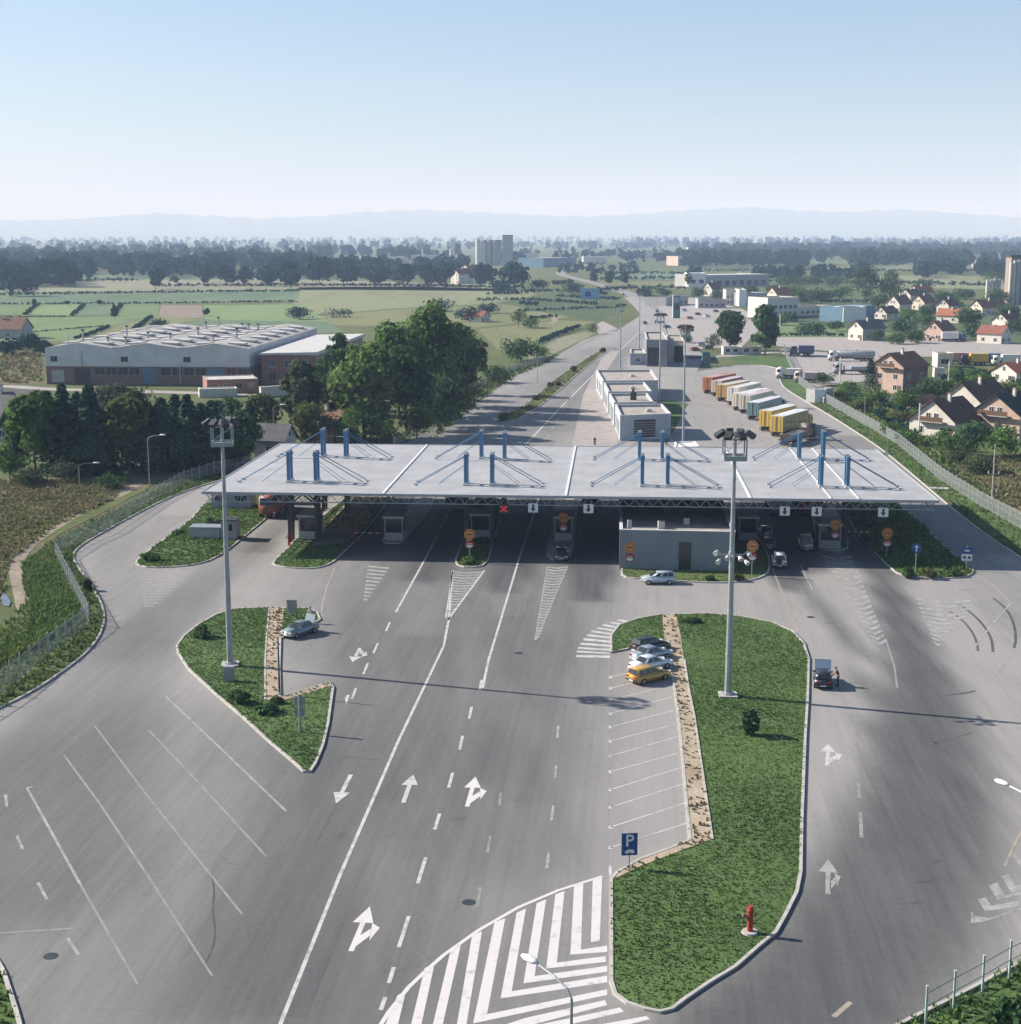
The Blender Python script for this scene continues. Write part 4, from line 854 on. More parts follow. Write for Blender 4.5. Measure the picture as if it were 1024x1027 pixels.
# plants on islands and median
g3 = 'low bushes on the median'
for a, b, c, d, lb in ((505, 421, 413, 14, 'nearest low bush on the highway median'), (552, 389, 382, 8, 'small round bush on the median by the concrete edge'), (560, 387, 381, 9, 'round bush touching its twin on the median'), (575, 373, 366, 8, 'round bush in the middle of the median'), (605, 354, 348, 8, 'last round bush at the far tip of the median'), (537, 401, 396, 8, 'low bush at the shaded part of the median')):
    tree('shrub', a, b, c, d, 'b', 'leaf_olive', lb, g3, 260, base=0, leaf=.22, clumps=10, cat='shrub')
g4 = 'young plants on the grass islands'
for a, b, c, d, mt, lb in ((204, 640, 625, 22, 'leaf_dark', 'dark low pine bush at the upper left kerb of the left island'), (240, 706, 688, 20, 'leaf_dark', 'dark bush below the left mast foot'), (268, 716, 704, 28, 'leaf_dark', 'spreading dark bush between mast and grey signboard'), (278, 706, 696, 14, 'leaf_olive', 'olive shrub at the inner corner of the left bays'),
                           (752, 738, 706, 22, 'leaf_grey', 'grey green sapling beside the right mast foot'), (150, 563, 552, 20, 'leaf_mid', 'bushy young plant on the small left island'), (180, 537, 531, 14, 'leaf_dark', 'dark low bush beside the grey container'), (88, 592, 578, 10, 'leaf_grey', 'grey bush poking through the fence at the kerb'),
                           (910, 580, 566, 16, 'leaf_mid', 'weedy bush left on the right end island'), (932, 580, 567, 18, 'leaf_olive', 'weedy olive bush in the middle of the right end island'), (955, 578, 566, 14, 'leaf_mid', 'weedy bush beside the blue board at the island tip'), (470, 566, 557, 16, 'leaf_mid', 'green plant on the nose before the middle booth'),
                           (692, 625, 620, 22, 'leaf_dark', 'flat dark plant at the head of the large island'), (1018, 1036, 996, 60, 'leaf_dark', 'dark bush in the lower right corner behind the posts'), (740, 583, 573, 12, 'leaf_olive', 'small plant in front of the grey office'), (712, 583, 575, 10, 'leaf_dark', 'dark plant before the office wall left of the mast')):
    tree('shrub', a, b, c, d, 'b', mt, lb, g4, 420, base=0, leaf=.17, clumps=14, cat='shrub')
# right side gardens
g5 = 'trees among the houses on the right'
tree('broadleaf_tree', 732, 351, 307, 29, 'b', 'leaf_dark', 'dark round tree left of its taller twin by the forecourt', g5, 3000, base=.02, leaf=.6, clumps=40)
tree('broadleaf_tree', 767, 356, 301, 30, 'b', 'leaf_dark', 'taller dark tree right of its twin by the forecourt', g5, 3200, base=.02, leaf=.6, clumps=40)
tree('broadleaf_tree', 715, 352, 333, 20, 'b', 'leaf_dark', 'small dark tree at the left of the forecourt pair', g5, 700, base=.03)
tree('broadleaf_tree', 868, 304, 264, 34, 'b', 'leaf_grey', 'tall pale green tree behind the blue hall', g5, 1500, base=.05)
tree('broadleaf_tree', 893, 304, 270, 30, 'b', 'leaf_light', 'pale green tree right of the tall pale tree', g5, 1400, base=.05)
tree('spruce', 872, 392, 359, 18, 'conifer', 'needle', 'small dark spruce left of the half built house', g5, 900)
RT = [(905, 412, 388, 34, 'leaf_mid', 'green shrubbery under the half built house'), (938, 398, 378, 40, 'leaf_dark', 'dark hedge tree right of the half built house'), (985, 400, 372, 40, 'leaf_mid', 'green tree behind the two white gables'), (968, 388, 366, 44, 'leaf_dark', 'dark trees in a row before the parked lorries'),
      (975, 456, 420, 46, 'leaf_dark', 'dark leafy tree right of the white gable house'), (1005, 462, 425, 48, 'leaf_mid', 'mid green tree before the green roofed house'), (1040, 468, 415, 50, 'leaf_dark', 'dark tree at the right frame edge'), (950, 452, 428, 34, 'leaf_mid', 'green shrub before the right corner of the white gable'),
      (912, 446, 428, 30, 'leaf_mid', 'green bush left of the white gable house'), (985, 474, 456, 40, 'leaf_grey', 'grey green shrub at the edge of the brown field'), (960, 464, 450, 30, 'leaf_grey', 'grey green willow bush beside the utility pole'), (893, 438, 420, 26, 'leaf_mid', 'green bush behind the fence left of the gable houses'),
      (852, 398, 380, 24, 'leaf_mid', 'green bush between shed and spruce'), (826, 386, 372, 24, 'leaf_dark', 'dark hedge behind the lorry yard'), (905, 336, 318, 30, 'leaf_dark', 'dark round tree right of the grey house'), (925, 330, 312, 26, 'leaf_mid', 'green tree left of the white gabled house'),
      (970, 328, 308, 36, 'leaf_dark', 'dark trees right of the orange roof'), (1000, 305, 290, 30, 'leaf_dark', 'dark tree at the foot of the right silos'), (945, 306, 292, 34, 'leaf_dark', 'dark tree row behind the orange roof'), (920, 302, 290, 30, 'leaf_dark', 'dark tree behind the brown roofs'),
      (838, 332, 320, 20, 'leaf_dark', 'dark bush left of the grey house'), (818, 306, 288, 24, 'leaf_grey', 'pale green tree left of the tall pale tree'), (843, 300, 286, 26, 'leaf_mid', 'green tree behind the blue hall'), (797, 300, 284, 24, 'leaf_mid', 'green tree behind the long white building'), (1016, 335, 318, 24, 'leaf_dark', 'dark tree behind the red roofed hut'),
      (700, 300, 288, 20, 'leaf_dark', 'dark tree before the white warehouse end'), (722, 304, 290, 22, 'leaf_dark', 'dark tree before the long warehouse'), (665, 300, 286, 18, 'leaf_dark', 'dark tree at the end of the forecourt'), (690, 288, 270, 8, 'leaf_dark', 'slim tree left of the white warehouse'),
      (830, 318, 308, 14, 'leaf_dark', 'dark bush at the left end of the blue hall'), (790, 322, 314, 26, 'leaf_dark', 'clipped hedge before the long white building'), (860, 412, 402, 30, 'leaf_olive', 'olive scrub behind the right fence'), (1030, 402, 380, 40, 'leaf_mid', 'green tree beside the red roofed house at the edge')]
for a, b, c, d, mt, lb in RT: tree('broadleaf_tree' if b - c > 14 else 'shrub', a, b, c, d, 'b', mt, lb, g5, 900, base=.02, clumps=22, cat='tree' if b - c > 14 else 'shrub')
# more garden trees, each told by what it stands beside
for a, b, c, d, mt, lb in ((880, 404, 386, 26, 'leaf_mid', 'garden tree under the brick side of the half built house'), (925, 424, 408, 30, 'leaf_mid', 'green bush between outbuilding and white gabled house'), (902, 424, 410, 28, 'leaf_olive', 'olive bush in the garden left of the outbuilding'), (868, 408, 394, 24, 'leaf_mid', 'green bush right of the garden shed'), (844, 402, 390, 20, 'leaf_mid', 'green bush behind the garden shed'), (1000, 420, 398, 34, 'leaf_mid', 'green tree between the two larger gables'), (1018, 400, 378, 34, 'leaf_dark', 'dark tree below the low reddish roof'), (955, 398, 382, 34, 'leaf_mid', 'green tree above the larger white gable'), (925, 398, 384, 28, 'leaf_dark', 'dark tree close behind the half built house'),
                          (880, 342, 330, 18, 'leaf_dark', 'dark bush at the wall of the grey house'), (900, 345, 333, 26, 'leaf_mid', 'green bush along the lot road right of the grey house'), (918, 344, 330, 28, 'leaf_dark', 'dark bush left of the pinkish house'), (975, 340, 322, 30, 'leaf_dark', 'dark tree between white box lorry and red roofed hut'), (930, 318, 302, 24, 'leaf_dark', 'dark tree in front of the cluster houses'), (912, 322, 308, 26, 'leaf_mid', 'green tree in front of the low dark roof'), (880, 308, 294, 24, 'leaf_dark', 'dark tree left of the village cluster'), (957, 312, 298, 24, 'leaf_mid', 'green tree behind the orange roof'), (1008, 320, 304, 30, 'leaf_dark', 'dark tree right of the long brown roof'), (1030, 330, 312, 30, 'leaf_mid', 'green tree at the right edge behind the white house'), (858, 334, 324, 24, 'leaf_mid', 'green hedge bush behind the grey house gable'),
                          (812, 334, 326, 36, 'leaf_dark', 'dark hedge at the green strip left of the grey house'), (782, 326, 316, 22, 'leaf_mid', 'green hedge below the long pale building'), (826, 302, 290, 22, 'leaf_dark', 'dark tree behind the low shop row'), (806, 304, 290, 24, 'leaf_dark', 'dark tree right of the long pale building'), (775, 296, 284, 20, 'leaf_dark', 'dark tree behind the orange roofed house'), (752, 296, 286, 22, 'leaf_dark', 'dark tree between warehouse and village hall'), (735, 300, 290, 18, 'leaf_mid', 'green tree left of the village hall'), (790, 288, 276, 30, 'leaf_dark', 'dark tree at the right end of the warehouse'), (812, 288, 276, 30, 'leaf_dark', 'dark tree right of the warehouse end'), (838, 288, 276, 34, 'leaf_dark', 'dark tree left behind the tall pale tree'), (925, 292, 280, 30, 'leaf_dark', 'dark tree at the left end of the pale field'), (1000, 284, 270, 34, 'leaf_dark', 'dark tree behind the squat silos'), (965, 300, 290, 30, 'leaf_dark', 'dark tree before the pale field'), (690, 344, 334, 14, 'leaf_dark', 'dark bush beside the yellow kiosk')):
    tree('broadleaf_tree' if b - c > 14 else 'shrub', a, b, c, d, 'b', mt, lb, g5, 900, base=.0, clumps=22, cat='tree' if b - c > 14 else 'shrub')
# trees standing alone in the middle distance
g6 = 'trees standing in the fields'
FT = [(156, 290, 267, 18, 'dark round tree alone at the edge of the left fields'), (206, 284, 262, 18, 'dark tree at the left end of the field hedge'), (175, 284, 276, 10, 'small tree between the two dark field trees'), (228, 286, 264, 24, 'dark tree second in the field hedge'), (247, 286, 266, 22, 'dark tree third in the field hedge'),
      (268, 287, 266, 26, 'broad dark tree left of the khaki field'), (292, 290, 262, 30, 'dark tree standing forward of the hedge'), (320, 285, 256, 40, 'large dark tree behind the khaki field'), (348, 285, 260, 36, 'dark tree right of the large dark tree'), (380, 285, 264, 34, 'dark tree in the line behind the khaki field'), (405, 285, 262, 30, 'dark tree right end of the khaki line'),
      (428, 286, 264, 26, 'dark tree left of the white villa'), (446, 286, 262, 24, 'dark tree beside the white villa'), (486, 287, 262, 28, 'dark tree right of the white villa'), (515, 290, 262, 34, 'dark tree below the dark silo tower'), (502, 294, 280, 26, 'low tree in front of the silo trees'), (540, 290, 280, 24, 'grey green scrub right of the silo trees'),
      (18, 297, 276, 40, 'dark wood edge tree at the left frame edge'), (115, 320, 305, 6, 'slim young tree in the bright field strips'), (207, 317, 308, 8, 'small bush on the field boundary'), (160, 329, 320, 24, 'dark bush behind the factory roof'), (100, 306, 300, 6, 'tiny round tree on the upper field boundary'), (68, 306, 300, 6, 'tiny round tree right of the left boundary'), (35, 306, 299, 6, 'tiny round tree left on the boundary'),
      (30, 352, 334, 30, 'dark round bush left of the factory corner'), (12, 356, 338, 34, 'dark bush below the house at the left edge'), (45, 356, 340, 22, 'dark bush touching the factory corner'), (300, 320, 308, 34, 'dark scrub left of the khaki field'), (340, 318, 310, 34, 'grey scrub on the khaki field'), (440, 312, 300, 40, 'dark scrub in front of the villa field'), (470, 322, 308, 36, 'scrub right behind the tall cluster'), (490, 314, 304, 26, 'scrub on the olive field'),
      (596, 284, 268, 8, 'slim dark tree left of the highway'), (611, 286, 270, 10, 'dark tree at the highway bend'), (626, 285, 271, 10, 'tree right of the highway bend'), (575, 294, 284, 30, 'scrub along the old road'), (645, 296, 288, 22, 'low scrub by the highway')]
for a, b, c, d, lb in FT: tree('field_tree' if b - c > 11 else 'shrub', a, b, c, d, 'b', 'leaf_wood', lb, g6, 620, base=.0, clumps=18, leaf=max(.3, (b - c) / PXM(G(a, b)) * .075), cat='tree' if b - c > 11 else 'shrub')

# far woods that read as one mass each
def wood(label, bands, leafk='leaf_wood'):
    Q = []; ph_ = rng.uniform(0, 6)
    for x0, x1, y0, y1, cnt, h0, h1 in bands:
        d0, d1 = G(512, y0).y, G(512, y1).y
        for _ in range(cnt):
            for _try in range(12):
                px = rng.uniform(x0, x1); dd = d0 + (d1 - d0) * rng.uniform(0, 1) ** 1.3
                if math.sin(px * .031 + dd * .0041 + ph_) + math.sin(px * .083 - dd * .0023 + 2 * ph_) + .6 * math.sin(px * .19 + ph_) > (-.1 if cnt < 200 else -.95): break
            x = (px - 512) / FPX * (dd * math.cos(PITCH) + CAM_H * math.sin(PITCH)); h = rng.uniform(h0, h1); w = h * rng.uniform(.5, .95)
            q, _c = broad_crown(h, w, 64, .0, 9, h * .135); q[..., 0] += x; q[..., 1] += dd; Q.append(q)
    V = np.concatenate(Q).reshape(-1, 3); F = np.arange(len(V)).reshape(-1, 4)
    return stuff(npmesh('woods', V, F, [leafk]), label, 'woods')
wood('dark wood across the plain left of the silos', [(-160, 110, 288, 279, 300, 15, 24), (-160, 320, 277, 266, 480, 16, 25), (130, 470, 279, 270, 240, 13, 22), (-160, 460, 262, 254, 300, 18, 28), (-160, 500, 251, 246, 260, 20, 34), (-200, 520, 244.5, 242, 240, 25, 50)])
wood('dark wood across the plain right of the silos', [(680, 1180, 268, 259, 640, 16, 25), (860, 1180, 279, 272, 190, 12, 18), (690, 880, 281, 276, 90, 9, 14), (690, 1180, 257, 250, 560, 20, 32), (640, 1180, 248, 244, 300, 24, 44), (500, 700, 264, 256, 120, 12, 20), (500, 700, 251, 245, 160, 18, 30), (500, 1200, 243.5, 241.5, 240, 30, 55), (560, 690, 275, 268, 50, 6, 11)])

# hedges and ditch growth between the fields: low, unbroken, uncountable
def hedge(label, lines):
    Q = []
    for pts, h in lines:
        pp = gp(pts)
        for a, b in zip(pp, pp[1:]):
            n = max(2, int((b - a).length / (h * .55)))
            for i in range(n):
                if rng.uniform() < .10: continue
                hh = h * rng.uniform(.55, 1.1); q, _c = broad_crown(hh, hh * 1.5, 26, .0, 6, hh * .2); c = a.lerp(b, (i + rng.uniform(0, .8)) / n); q[..., 0] += c.x + rng.normal(0, .6); q[..., 1] += c.y + rng.normal(0, .6); Q.append(q)
    V = np.concatenate(Q).reshape(-1, 3); return stuff(npmesh('hedge', V, np.arange(len(V)).reshape(-1, 4), ['leaf_wood']), label, 'hedge')
hedge('low hedges between the field strips left of the factory', [([(-150, 306.5), (0, 305.5), (130, 305), (300, 303)], 1.6), ([(-150, 297.5), (0, 296.5), (150, 294), (300, 292.5)], 2.4), ([(25, 316), (37, 306)], 1.2), ([(72, 317), (84, 306)], 1.2), ([(114, 317), (122, 305)], 1.2), ([(110, 328), (78, 340)], 1.4), ([(152, 318), (135, 331)], 1.4), ([(-100, 319), (70, 318)], .9), ([(-150, 283.5), (0, 283), (140, 282)], 4), ([(160, 287.5), (300, 287), (440, 288), (520, 290)], 3.5), ([(0, 336), (60, 331), (110, 327)], .8)])
hedge('low hedges and scrub lines beside the highway', [([(480, 302), (520, 301), (560, 303), (600, 306)], 2.5), ([(520, 313), (560, 311), (620, 309)], 2), ([(540, 293), (580, 293), (610, 296)], 3), ([(530, 321), (545, 319), (560, 318)], 2), ([(600, 292), (640, 290), (690, 290)], 4), ([(600, 281), (660, 280), (690, 280)], 4), ([(540, 345), (560, 336), (580, 329)], 2), ([(640, 296), (655, 299), (664, 303)], 2.5), ([(600, 275), (700, 275)], 4), ([(555, 286), (575, 284)], 4), ([(520, 306), (540, 307)], 3), ([(560, 298), (590, 299), (620, 301)], 2.5), ([(490, 296), (540, 294)], 4)])
hedge('low hedges between the village gardens and fields', [([(780, 337), (830, 337), (880, 339)], 1.6), ([(905, 341), (935, 342)], 2), ([(840, 396), (870, 402), (900, 410), (915, 420)], 1.6), ([(880, 416), (900, 430), (915, 440)], 1.5), ([(800, 303), (860, 304), (900, 303)], 3), ([(700, 285), (760, 284), (860, 284), (1000, 287)], 4), ([(690, 272), (850, 272), (1020, 273)], 4), ([(940, 382), (1000, 378), (1024, 380)], 2.5), ([(730, 320), (770, 321)], 1.5)])

# blue hills closing the plain
RIDGE = [(-300, 216), (-120, 220), (0, 222), (60, 221), (100, 218.5), (160, 214.5), (230, 218), (260, 220), (330, 217), (360, 213.5), (420, 211.5), (480, 214), (550, 217), (600, 217.5), (640, 215), (700, 211), (750, 208.5), (800, 212), (850, 213.5), (900, 211), (950, 214), (1024, 219), (1150, 216), (1320, 221)]
M['hill'] = groundmat('forested_hills', [(.03, .05, .025), (.05, .075, .035), (.07, .085, .045)], .002, .01, .05, 0)
D0 = 20500.0; nx = 260; xs = np.linspace(-300, 1320, nx); yy = np.interp(xs, [r[0] for r in RIDGE], [r[1] for r in RIDGE])
X = (xs - 512) / FPX * D0 * math.cos(PITCH) * 1.0; H = CAM_H + (237.3 - yy) / FPX * D0
H = H + 9 * np.sin(xs * .21) + 7 * np.sin(xs * .53 + 1)
rows = [(-3200, .0), (-2200, .22), (-1200, .55), (-500, .85), (0, 1.0), (600, .8), (1600, .35), (2600, -.05)]
V = np.array([[x * (1 + dy / D0), D0 + dy, -.12 + h * f * (1 + (.10 * math.sin(i * .35 + dy * .01) if 0 < f < 1 else 0))] for dy, f in rows for i, (x, h) in enumerate(zip(X, H))])
F = [(r * nx + i, r * nx + i + 1, (r + 1) * nx + i + 1, (r + 1) * nx + i) for r in range(len(rows) - 1) for i in range(nx - 1)]
o = npmesh('hills', V, F, ['hill']); o.data.polygons.foreach_set('use_smooth', [True] * len(F)); struct(o)
# ------------------------------------------------------------------ the border canopy (local axes: x along the booths, y along the road)
def rot4(o): o.rotation_euler = (0, 0, -ROAD); return o
can = thing('border_canopy', 'wide pale grey flat canopy roof with blue pylons and stays spanning all the border lanes', 'canopy', W(0, 0), -ROAD)
S0, S1, T0, T1, CZ = -52.2, 40.0, 183.6, 228.6, 8.0
mods = [-52.2, -29.05, -5.9, 17.1, 40.0]
r = MB()
for a, b in zip(mods, mods[1:]):
    # each bay falls slightly from its pylons to the seams
    c = (a + b) / 2
    r.add([(a + .03, T0, CZ - .02), (c, T0, CZ + .03), (b - .03, T0, CZ - .02), (b - .03, T1, CZ - .02), (c, T1, CZ + .03), (a + .03, T1, CZ - .02)], [(0, 1, 4, 5), (1, 2, 3, 4)], 'canopy_roof')
    r.add([(a, T0, CZ - .30), (b, T0, CZ - .30), (b, T1, CZ - .30), (a, T1, CZ - .30)], [(3, 2, 1, 0)], 'steel_dark')
r.obj('roof', can)
f = MB(); f.box(S0 - .12, S1 + .12, T0 - .16, T0 - .004, CZ - .28, CZ + .06, 'truss'); f.box(S0 - .12, S1 + .12, T1 + .004, T1 + .16, CZ - .28, CZ + .06, 'truss')
f.box(S0 - .16, S0 - .004, T0 + .002, T1 - .002, CZ - .28, CZ + .06, 'truss'); f.box(S1 + .004, S1 + .16, T0 + .002, T1 - .002, CZ - .28, CZ + .06, 'truss'); f.obj('fascia', can)
for a in mods[1:-1]:
    s = MB(); s.box(a - .16, a + .16, T0 + .05, T1 - .05, CZ + .0, CZ + .09, 'canopy_seam'); s.obj('seam_strip', can)
for a in (27.0, 30.4):
    s = MB(); s.box(a - .10, a + .10, T0 + .05, T1 - .05, CZ + .075, CZ + .15, 'canopy_seam'); s.obj('seam_strip', can)
def truss_line(mb, a, b, zt, zb, n):
    a, b = Vector(a), Vector(b)
    mb.beam((*a.xy, zb), (*b.xy, zb), .10, .10, 'truss')
    for i in range(n):
        p, q = a.lerp(b, i / n), a.lerp(b, (i + 1) / n); m = (p + q) / 2
        mb.beam((*p.xy, zt), (*m.xy, zb), .07, .07, 'truss'); mb.beam((*m.xy, zb), (*q.xy, zt), .07, .07, 'truss')
for a, b, n in (((S0 + .3, T0 + .4), (S1 - .3, T0 + .4), 62), ((S0 + .3, T1 - .4), (S1 - .3, T1 - .4), 62), ((S0 + .4, T0 + .8), (S0 + .4, T1 - .8), 30), ((S1 - .4, T0 + .8), (S1 - .4, T1 - .8), 30), ((S0 + .3, T0 + 10), (S1 - .3, T0 + 10), 62), ((S0 + .3, 216), (S1 - .3, 216), 62)):
    t = MB(); truss_line(t, (*a, 0), (*b, 0), CZ - .35, CZ - 1.25, n); t.obj('truss', can)
PY = [(-42.8, 193.2), (-39.2, 193.2), (-42.8, 216.2), (-39.2, 215.2), (-19.2, 192.5), (-15.8, 192.6), (-19.3, 216), (-15.8, 214.6), (3.8, 193.1), (7.1, 193.4), (3.8, 216.4), (7.1, 216.6), (26.9, 193.8), (30.3, 194), (27, 217.8), (30.6, 219)]
def pylon_mb(side):
    mb = MB()
    for dt in (-.75, .75):
        mb.box(-.22, .22, dt - .22, dt + .22, CZ + .10, CZ + 4.05, 'blue_steel'); mb.box(-.34, .34, dt - .34, dt + .34, CZ + .05, CZ + .35, 'canopy_seam')
        mb.box(-.30, .30, dt - .30, dt + .30, CZ + 3.6, CZ + 3.85, 'blue_steel'); mb.box(-.25, .25, dt - .25, dt + .25, CZ + 4.05, CZ + 4.2, 'steel')
    mb.box(-.10, .10, -.53, .53, CZ + 3.2, CZ + 3.4, 'blue_steel'); mb.box(-.10, .10, -.53, .53, CZ + 1.2, CZ + 1.4, 'blue_steel')
    return mb
def stay_mb(side):
    mb = MB()
    for dt in (-.75, .75):
        mb.tube((.2 * side, dt, CZ + 3.75), (6.6 * side, dt * 1.6, CZ + .12), .055, 'blue_steel'); mb.tube((6.3 * side, dt * 1.6, CZ + .03), (6.8 * side, dt * 1.6, CZ + .2), .13, 'canopy_seam')
        mb.tube((.2 * side, dt, CZ + 2.6), (3.6 * side, dt * 1.3, CZ + .12), .032, 'blue_steel')
    return mb
def column_mb():
    mb = MB()
    for dt in (-.75, .75): mb.box(-.25, .25, dt - .25, dt + .25, 0, CZ - .31, 'steel_dark')
    mb.box(-.12, .12, -.5, .5, 2.4, 2.6, 'steel_dark'); mb.box(-.12, .12, -.5, .5, 5.0, 5.2, 'steel_dark')
    for sx in (-1, 1):
        for dt in (-.75, .75): mb.beam((.2 * sx, dt, 5.2), (3.2 * sx, dt, CZ - .5), .2, .2, 'steel_dark')
    return mb
pro = {}
for i, (s, t) in enumerate(PY):
    side = -1 if i % 2 == 0 else 1
    for nm, fn in (('pylon', lambda: pylon_mb(side)), ('stay_cable', lambda: stay_mb(side)), ('column', column_mb)):
        key = (nm, side if nm != 'column' else 0)
        if key not in pro: o = fn().obj(nm, can); pro[key] = o
        else: o = pro[key].copy(); COL.objects.link(o); o.parent = can
        o.location = (s, t - .9, 0)
for i in range(0, 16, 2):
    (a, t0), (b, t1) = PY[i], PY[i + 1]; mb = MB(); mb.tube((a + .25, t0, CZ + 3.0), (b - .25, t1, CZ + 3.0), .035, 'steel'); mb.obj('tie_rod', can)

# lane signals hanging from the front edge
def lane_signal(s, up, label):
    p = W(s, T0 - .45, 0); t = thing('lane_signal', label, 'lane signal', (p.x, p.y, 5.95), -ROAD, 'lane arrow boards under the canopy edge')
    mb = MB(); mb.box(-.62, .62, -.06, .06, 0, 1.15, 'white'); mb.obj('board', t, bevel=.03)
    a = MB(); z = lambda q: q if up else 1.15 - q
    a.add([(-.14, -.066, z(.12)), (.14, -.066, z(.12)), (.14, -.066, z(.6)), (-.14, -.066, z(.6))], [(0, 1, 2, 3)], 'steel_dark'); a.add([(-.34, -.066, z(.6)), (.34, -.066, z(.6)), (0, -.066, z(1.05))], [(0, 1, 2)], 'steel_dark'); a.obj('arrow', t)
    b = MB(); b.tube((-.4, 0, 1.15), (-.4, .3, 1.75), .03, 'steel'); b.tube((.4, 0, 1.15), (.4, .3, 1.75), .03, 'steel'); b.obj('hanger', t)
def S_at(px, py, t=183.2, z=6.5):
    d = ray(px, py); return ST(G(px, py, z))[0]
for px, up, lb in ((535.5, False, 'white lane arrow board over the lane right of the middle booth'), (590.5, False, 'white lane arrow board left of the grey office'), (783.5, False, 'white lane arrow board over the lane of dark queueing cars'), (814.5, False, 'white lane arrow board over the silver hatchback'), (879, False, 'rightmost white lane arrow board under the canopy')):
    lane_signal(S_at(px, 507), up, lb)
M['red_led'] = bpy.data.materials.new('red_signal_light'); nt, N, L = nodes(M['red_led']); N["Principled BSDF"].inputs["Base Color"].default_value = (.4, .01, .02, 1); N["Principled BSDF"].inputs["Emission Color"].default_value = (1, .02, .04, 1); N["Principled BSDF"].inputs["Emission Strength"].default_value = .16
t = thing('lane_signal', 'dark signal box showing a lit red cross over the closed lane', 'lane signal', (*W(S_at(506, 508), T0 - .45, 0).xy, 5.75), -ROAD)
mb = MB(); mb.box(-.66, .66, -.08, .08, 0, 1.25, 'steel_dark'); mb.obj('housing', t, bevel=.03)
mb = MB(); mb.beam((-.36, -.10, .26), (.36, -.10, .98), .04, .18, 'red_led'); mb.beam((-.36, -.13, .98), (.36, -.13, .26), .04, .18, 'red_led'); mb.obj('red_cross', t)
mb = MB(); mb.tube((-.4, 0, 1.3), (-.4, .3, 1.9), .03, 'steel'); mb.tube((.4, 0, 1.3), (.4, .3, 1.9), .03, 'steel'); mb.obj('hanger', t)

# ------------------------------------------------------------------ control booths
def booth(px, py, label, w=2.5, d=4.2, h=3.3, wallk='plaster_grey'):
    p = G(px, py); t = thing('control_booth', label, 'booth', (p.x, p.y, .12), -ROAD, 'control booths between the lanes')
    mb = MB(); mb.box(-w / 2, w / 2, 0, d, 0, 1.05, wallk)
    for sx in (-w / 2 + .08, w / 2 - .08):
        for yy in (.08, d / 2, d - .08): mb.box(sx - .08, sx + .08, yy - .08, yy + .08, 1.05, h - .3, wallk)
    mb.obj('wall', t)
    for a in (((-w / 2 + .17), w / 2 - .17, .05, .08), ((-w / 2 + .17), w / 2 - .17, d - .08, d - .05)):
        g = MB(); g.box(a[0], a[1], a[2], a[3], 1.06, h - .31, 'glass'); g.obj('window', t)
    for sx in (-w / 2 + .05, w / 2 - .08):
        g = MB(); g.box(sx, sx + .03, .17, d - .17, 1.06, h - .31, 'glass'); g.obj('window', t)
    mb = MB(); mb.box(-w / 2 - .2, w / 2 + .2, -.35, d + .3, h - .3, h, 'bldg_trim'); mb.obj('roof', t, bevel=.03)
    mb = MB(); mb.box(w / 2 + .004, w / 2 + .05, d * .55, d * .85, .05, 2.1, 'steel'); mb.obj('door', t)
    return t
booth(309, 541.5, 'pale booth on the grassy island beside the red hydrant post', w=2.5, wallk='offwhite'); booth(395, 543, 'small dim booth alone at the second lane from the left'); booth(482, 540, 'booth behind the orange sign on the narrow nose', w=2.6)
booth(565, 543, 'booth directly behind the dark car at the hatched nose', w=2.4); booth(750, 543, 'booth at the right end of the grey office'); booth(832, 551, 'low booth on the right island behind the round orange sign', w=2.8)
booth(640 - 48, 512, 'dim far booth deep in the shade under the canopy', d=3); booth(455, 512, 'far booth deep under the canopy behind the middle lane', d=3); booth(800, 512, 'far booth under the canopy behind the parked lorries', d=3)
# striped barrier arms
def barrier(px, py, ln, label):
    p = G(px, py); t = thing('barrier', label, 'barrier', (p.x, p.y, 0), -ROAD, 'lane barriers')
    mb = MB(); mb.box(-.22, .22, -.2, .2, 0, 1.05, 'red'); mb.obj('post', t, bevel=.03)
    mb = MB(); n = 8
    for i in range(n): mb.box(.23 + ln * i / n, .23 + ln * (i + 1) / n - .001, -.05, .05, .88, .98, 'white' if i % 2 == 0 else 'red')
    mb.obj('arm', t)
barrier(354, 541, 3.8, 'striped barrier arm across the lane beside the dim booth'); barrier(848, 540, 3.2, 'striped barrier arm right of the low right booth')

# ------------------------------------------------------------------ flat buildings of the crossing
def px_poly(px, z): return [G(x, y, z) for x, y in px]
def windows_on(parent, a, b, z0, z1, n, k='glass', frac=.6, frame='bldg_trim', nm='window', off=.03, bars=False):
    """n windows set into the wall running a->b (local xy), frame proud of the wall, pane inside it"""
    a, b = Vector(a), Vector(b); d = (b - a); u = d.normalized(); nn = Vector((u.y, -u.x))
    for i in range(n):
        c = a + d * ((i + .5) / n); hw = d.length / n * frac / 2
        P = lambda s, o: c + u * s + nn * o
        mb = MB()
        for s0, s1, q0, q1 in ((-hw - .06, hw + .06, z0 - .08, z0), (-hw - .06, hw + .06, z1, z1 + .06), (-hw - .06, -hw, z0, z1), (hw, hw + .06, z0, z1)) + (((-.03, .03, z0, z1),) if hw > .5 else ()):
            pts = [P(s0, -.03), P(s1, -.03), P(s1, off + .03), P(s0, off + .03)]; mb.poly([(p.x, p.y) for p in pts], q0, q1, frame)
        fr = mb.obj(nm, parent)
        g = MB(); pts = [P(-hw, off * .2), P(hw, off * .2), P(hw, off * .6), P(-hw, off * .6)]; g.poly([(p.x, p.y) for p in pts], z0, z1, k); g.obj('pane', fr)
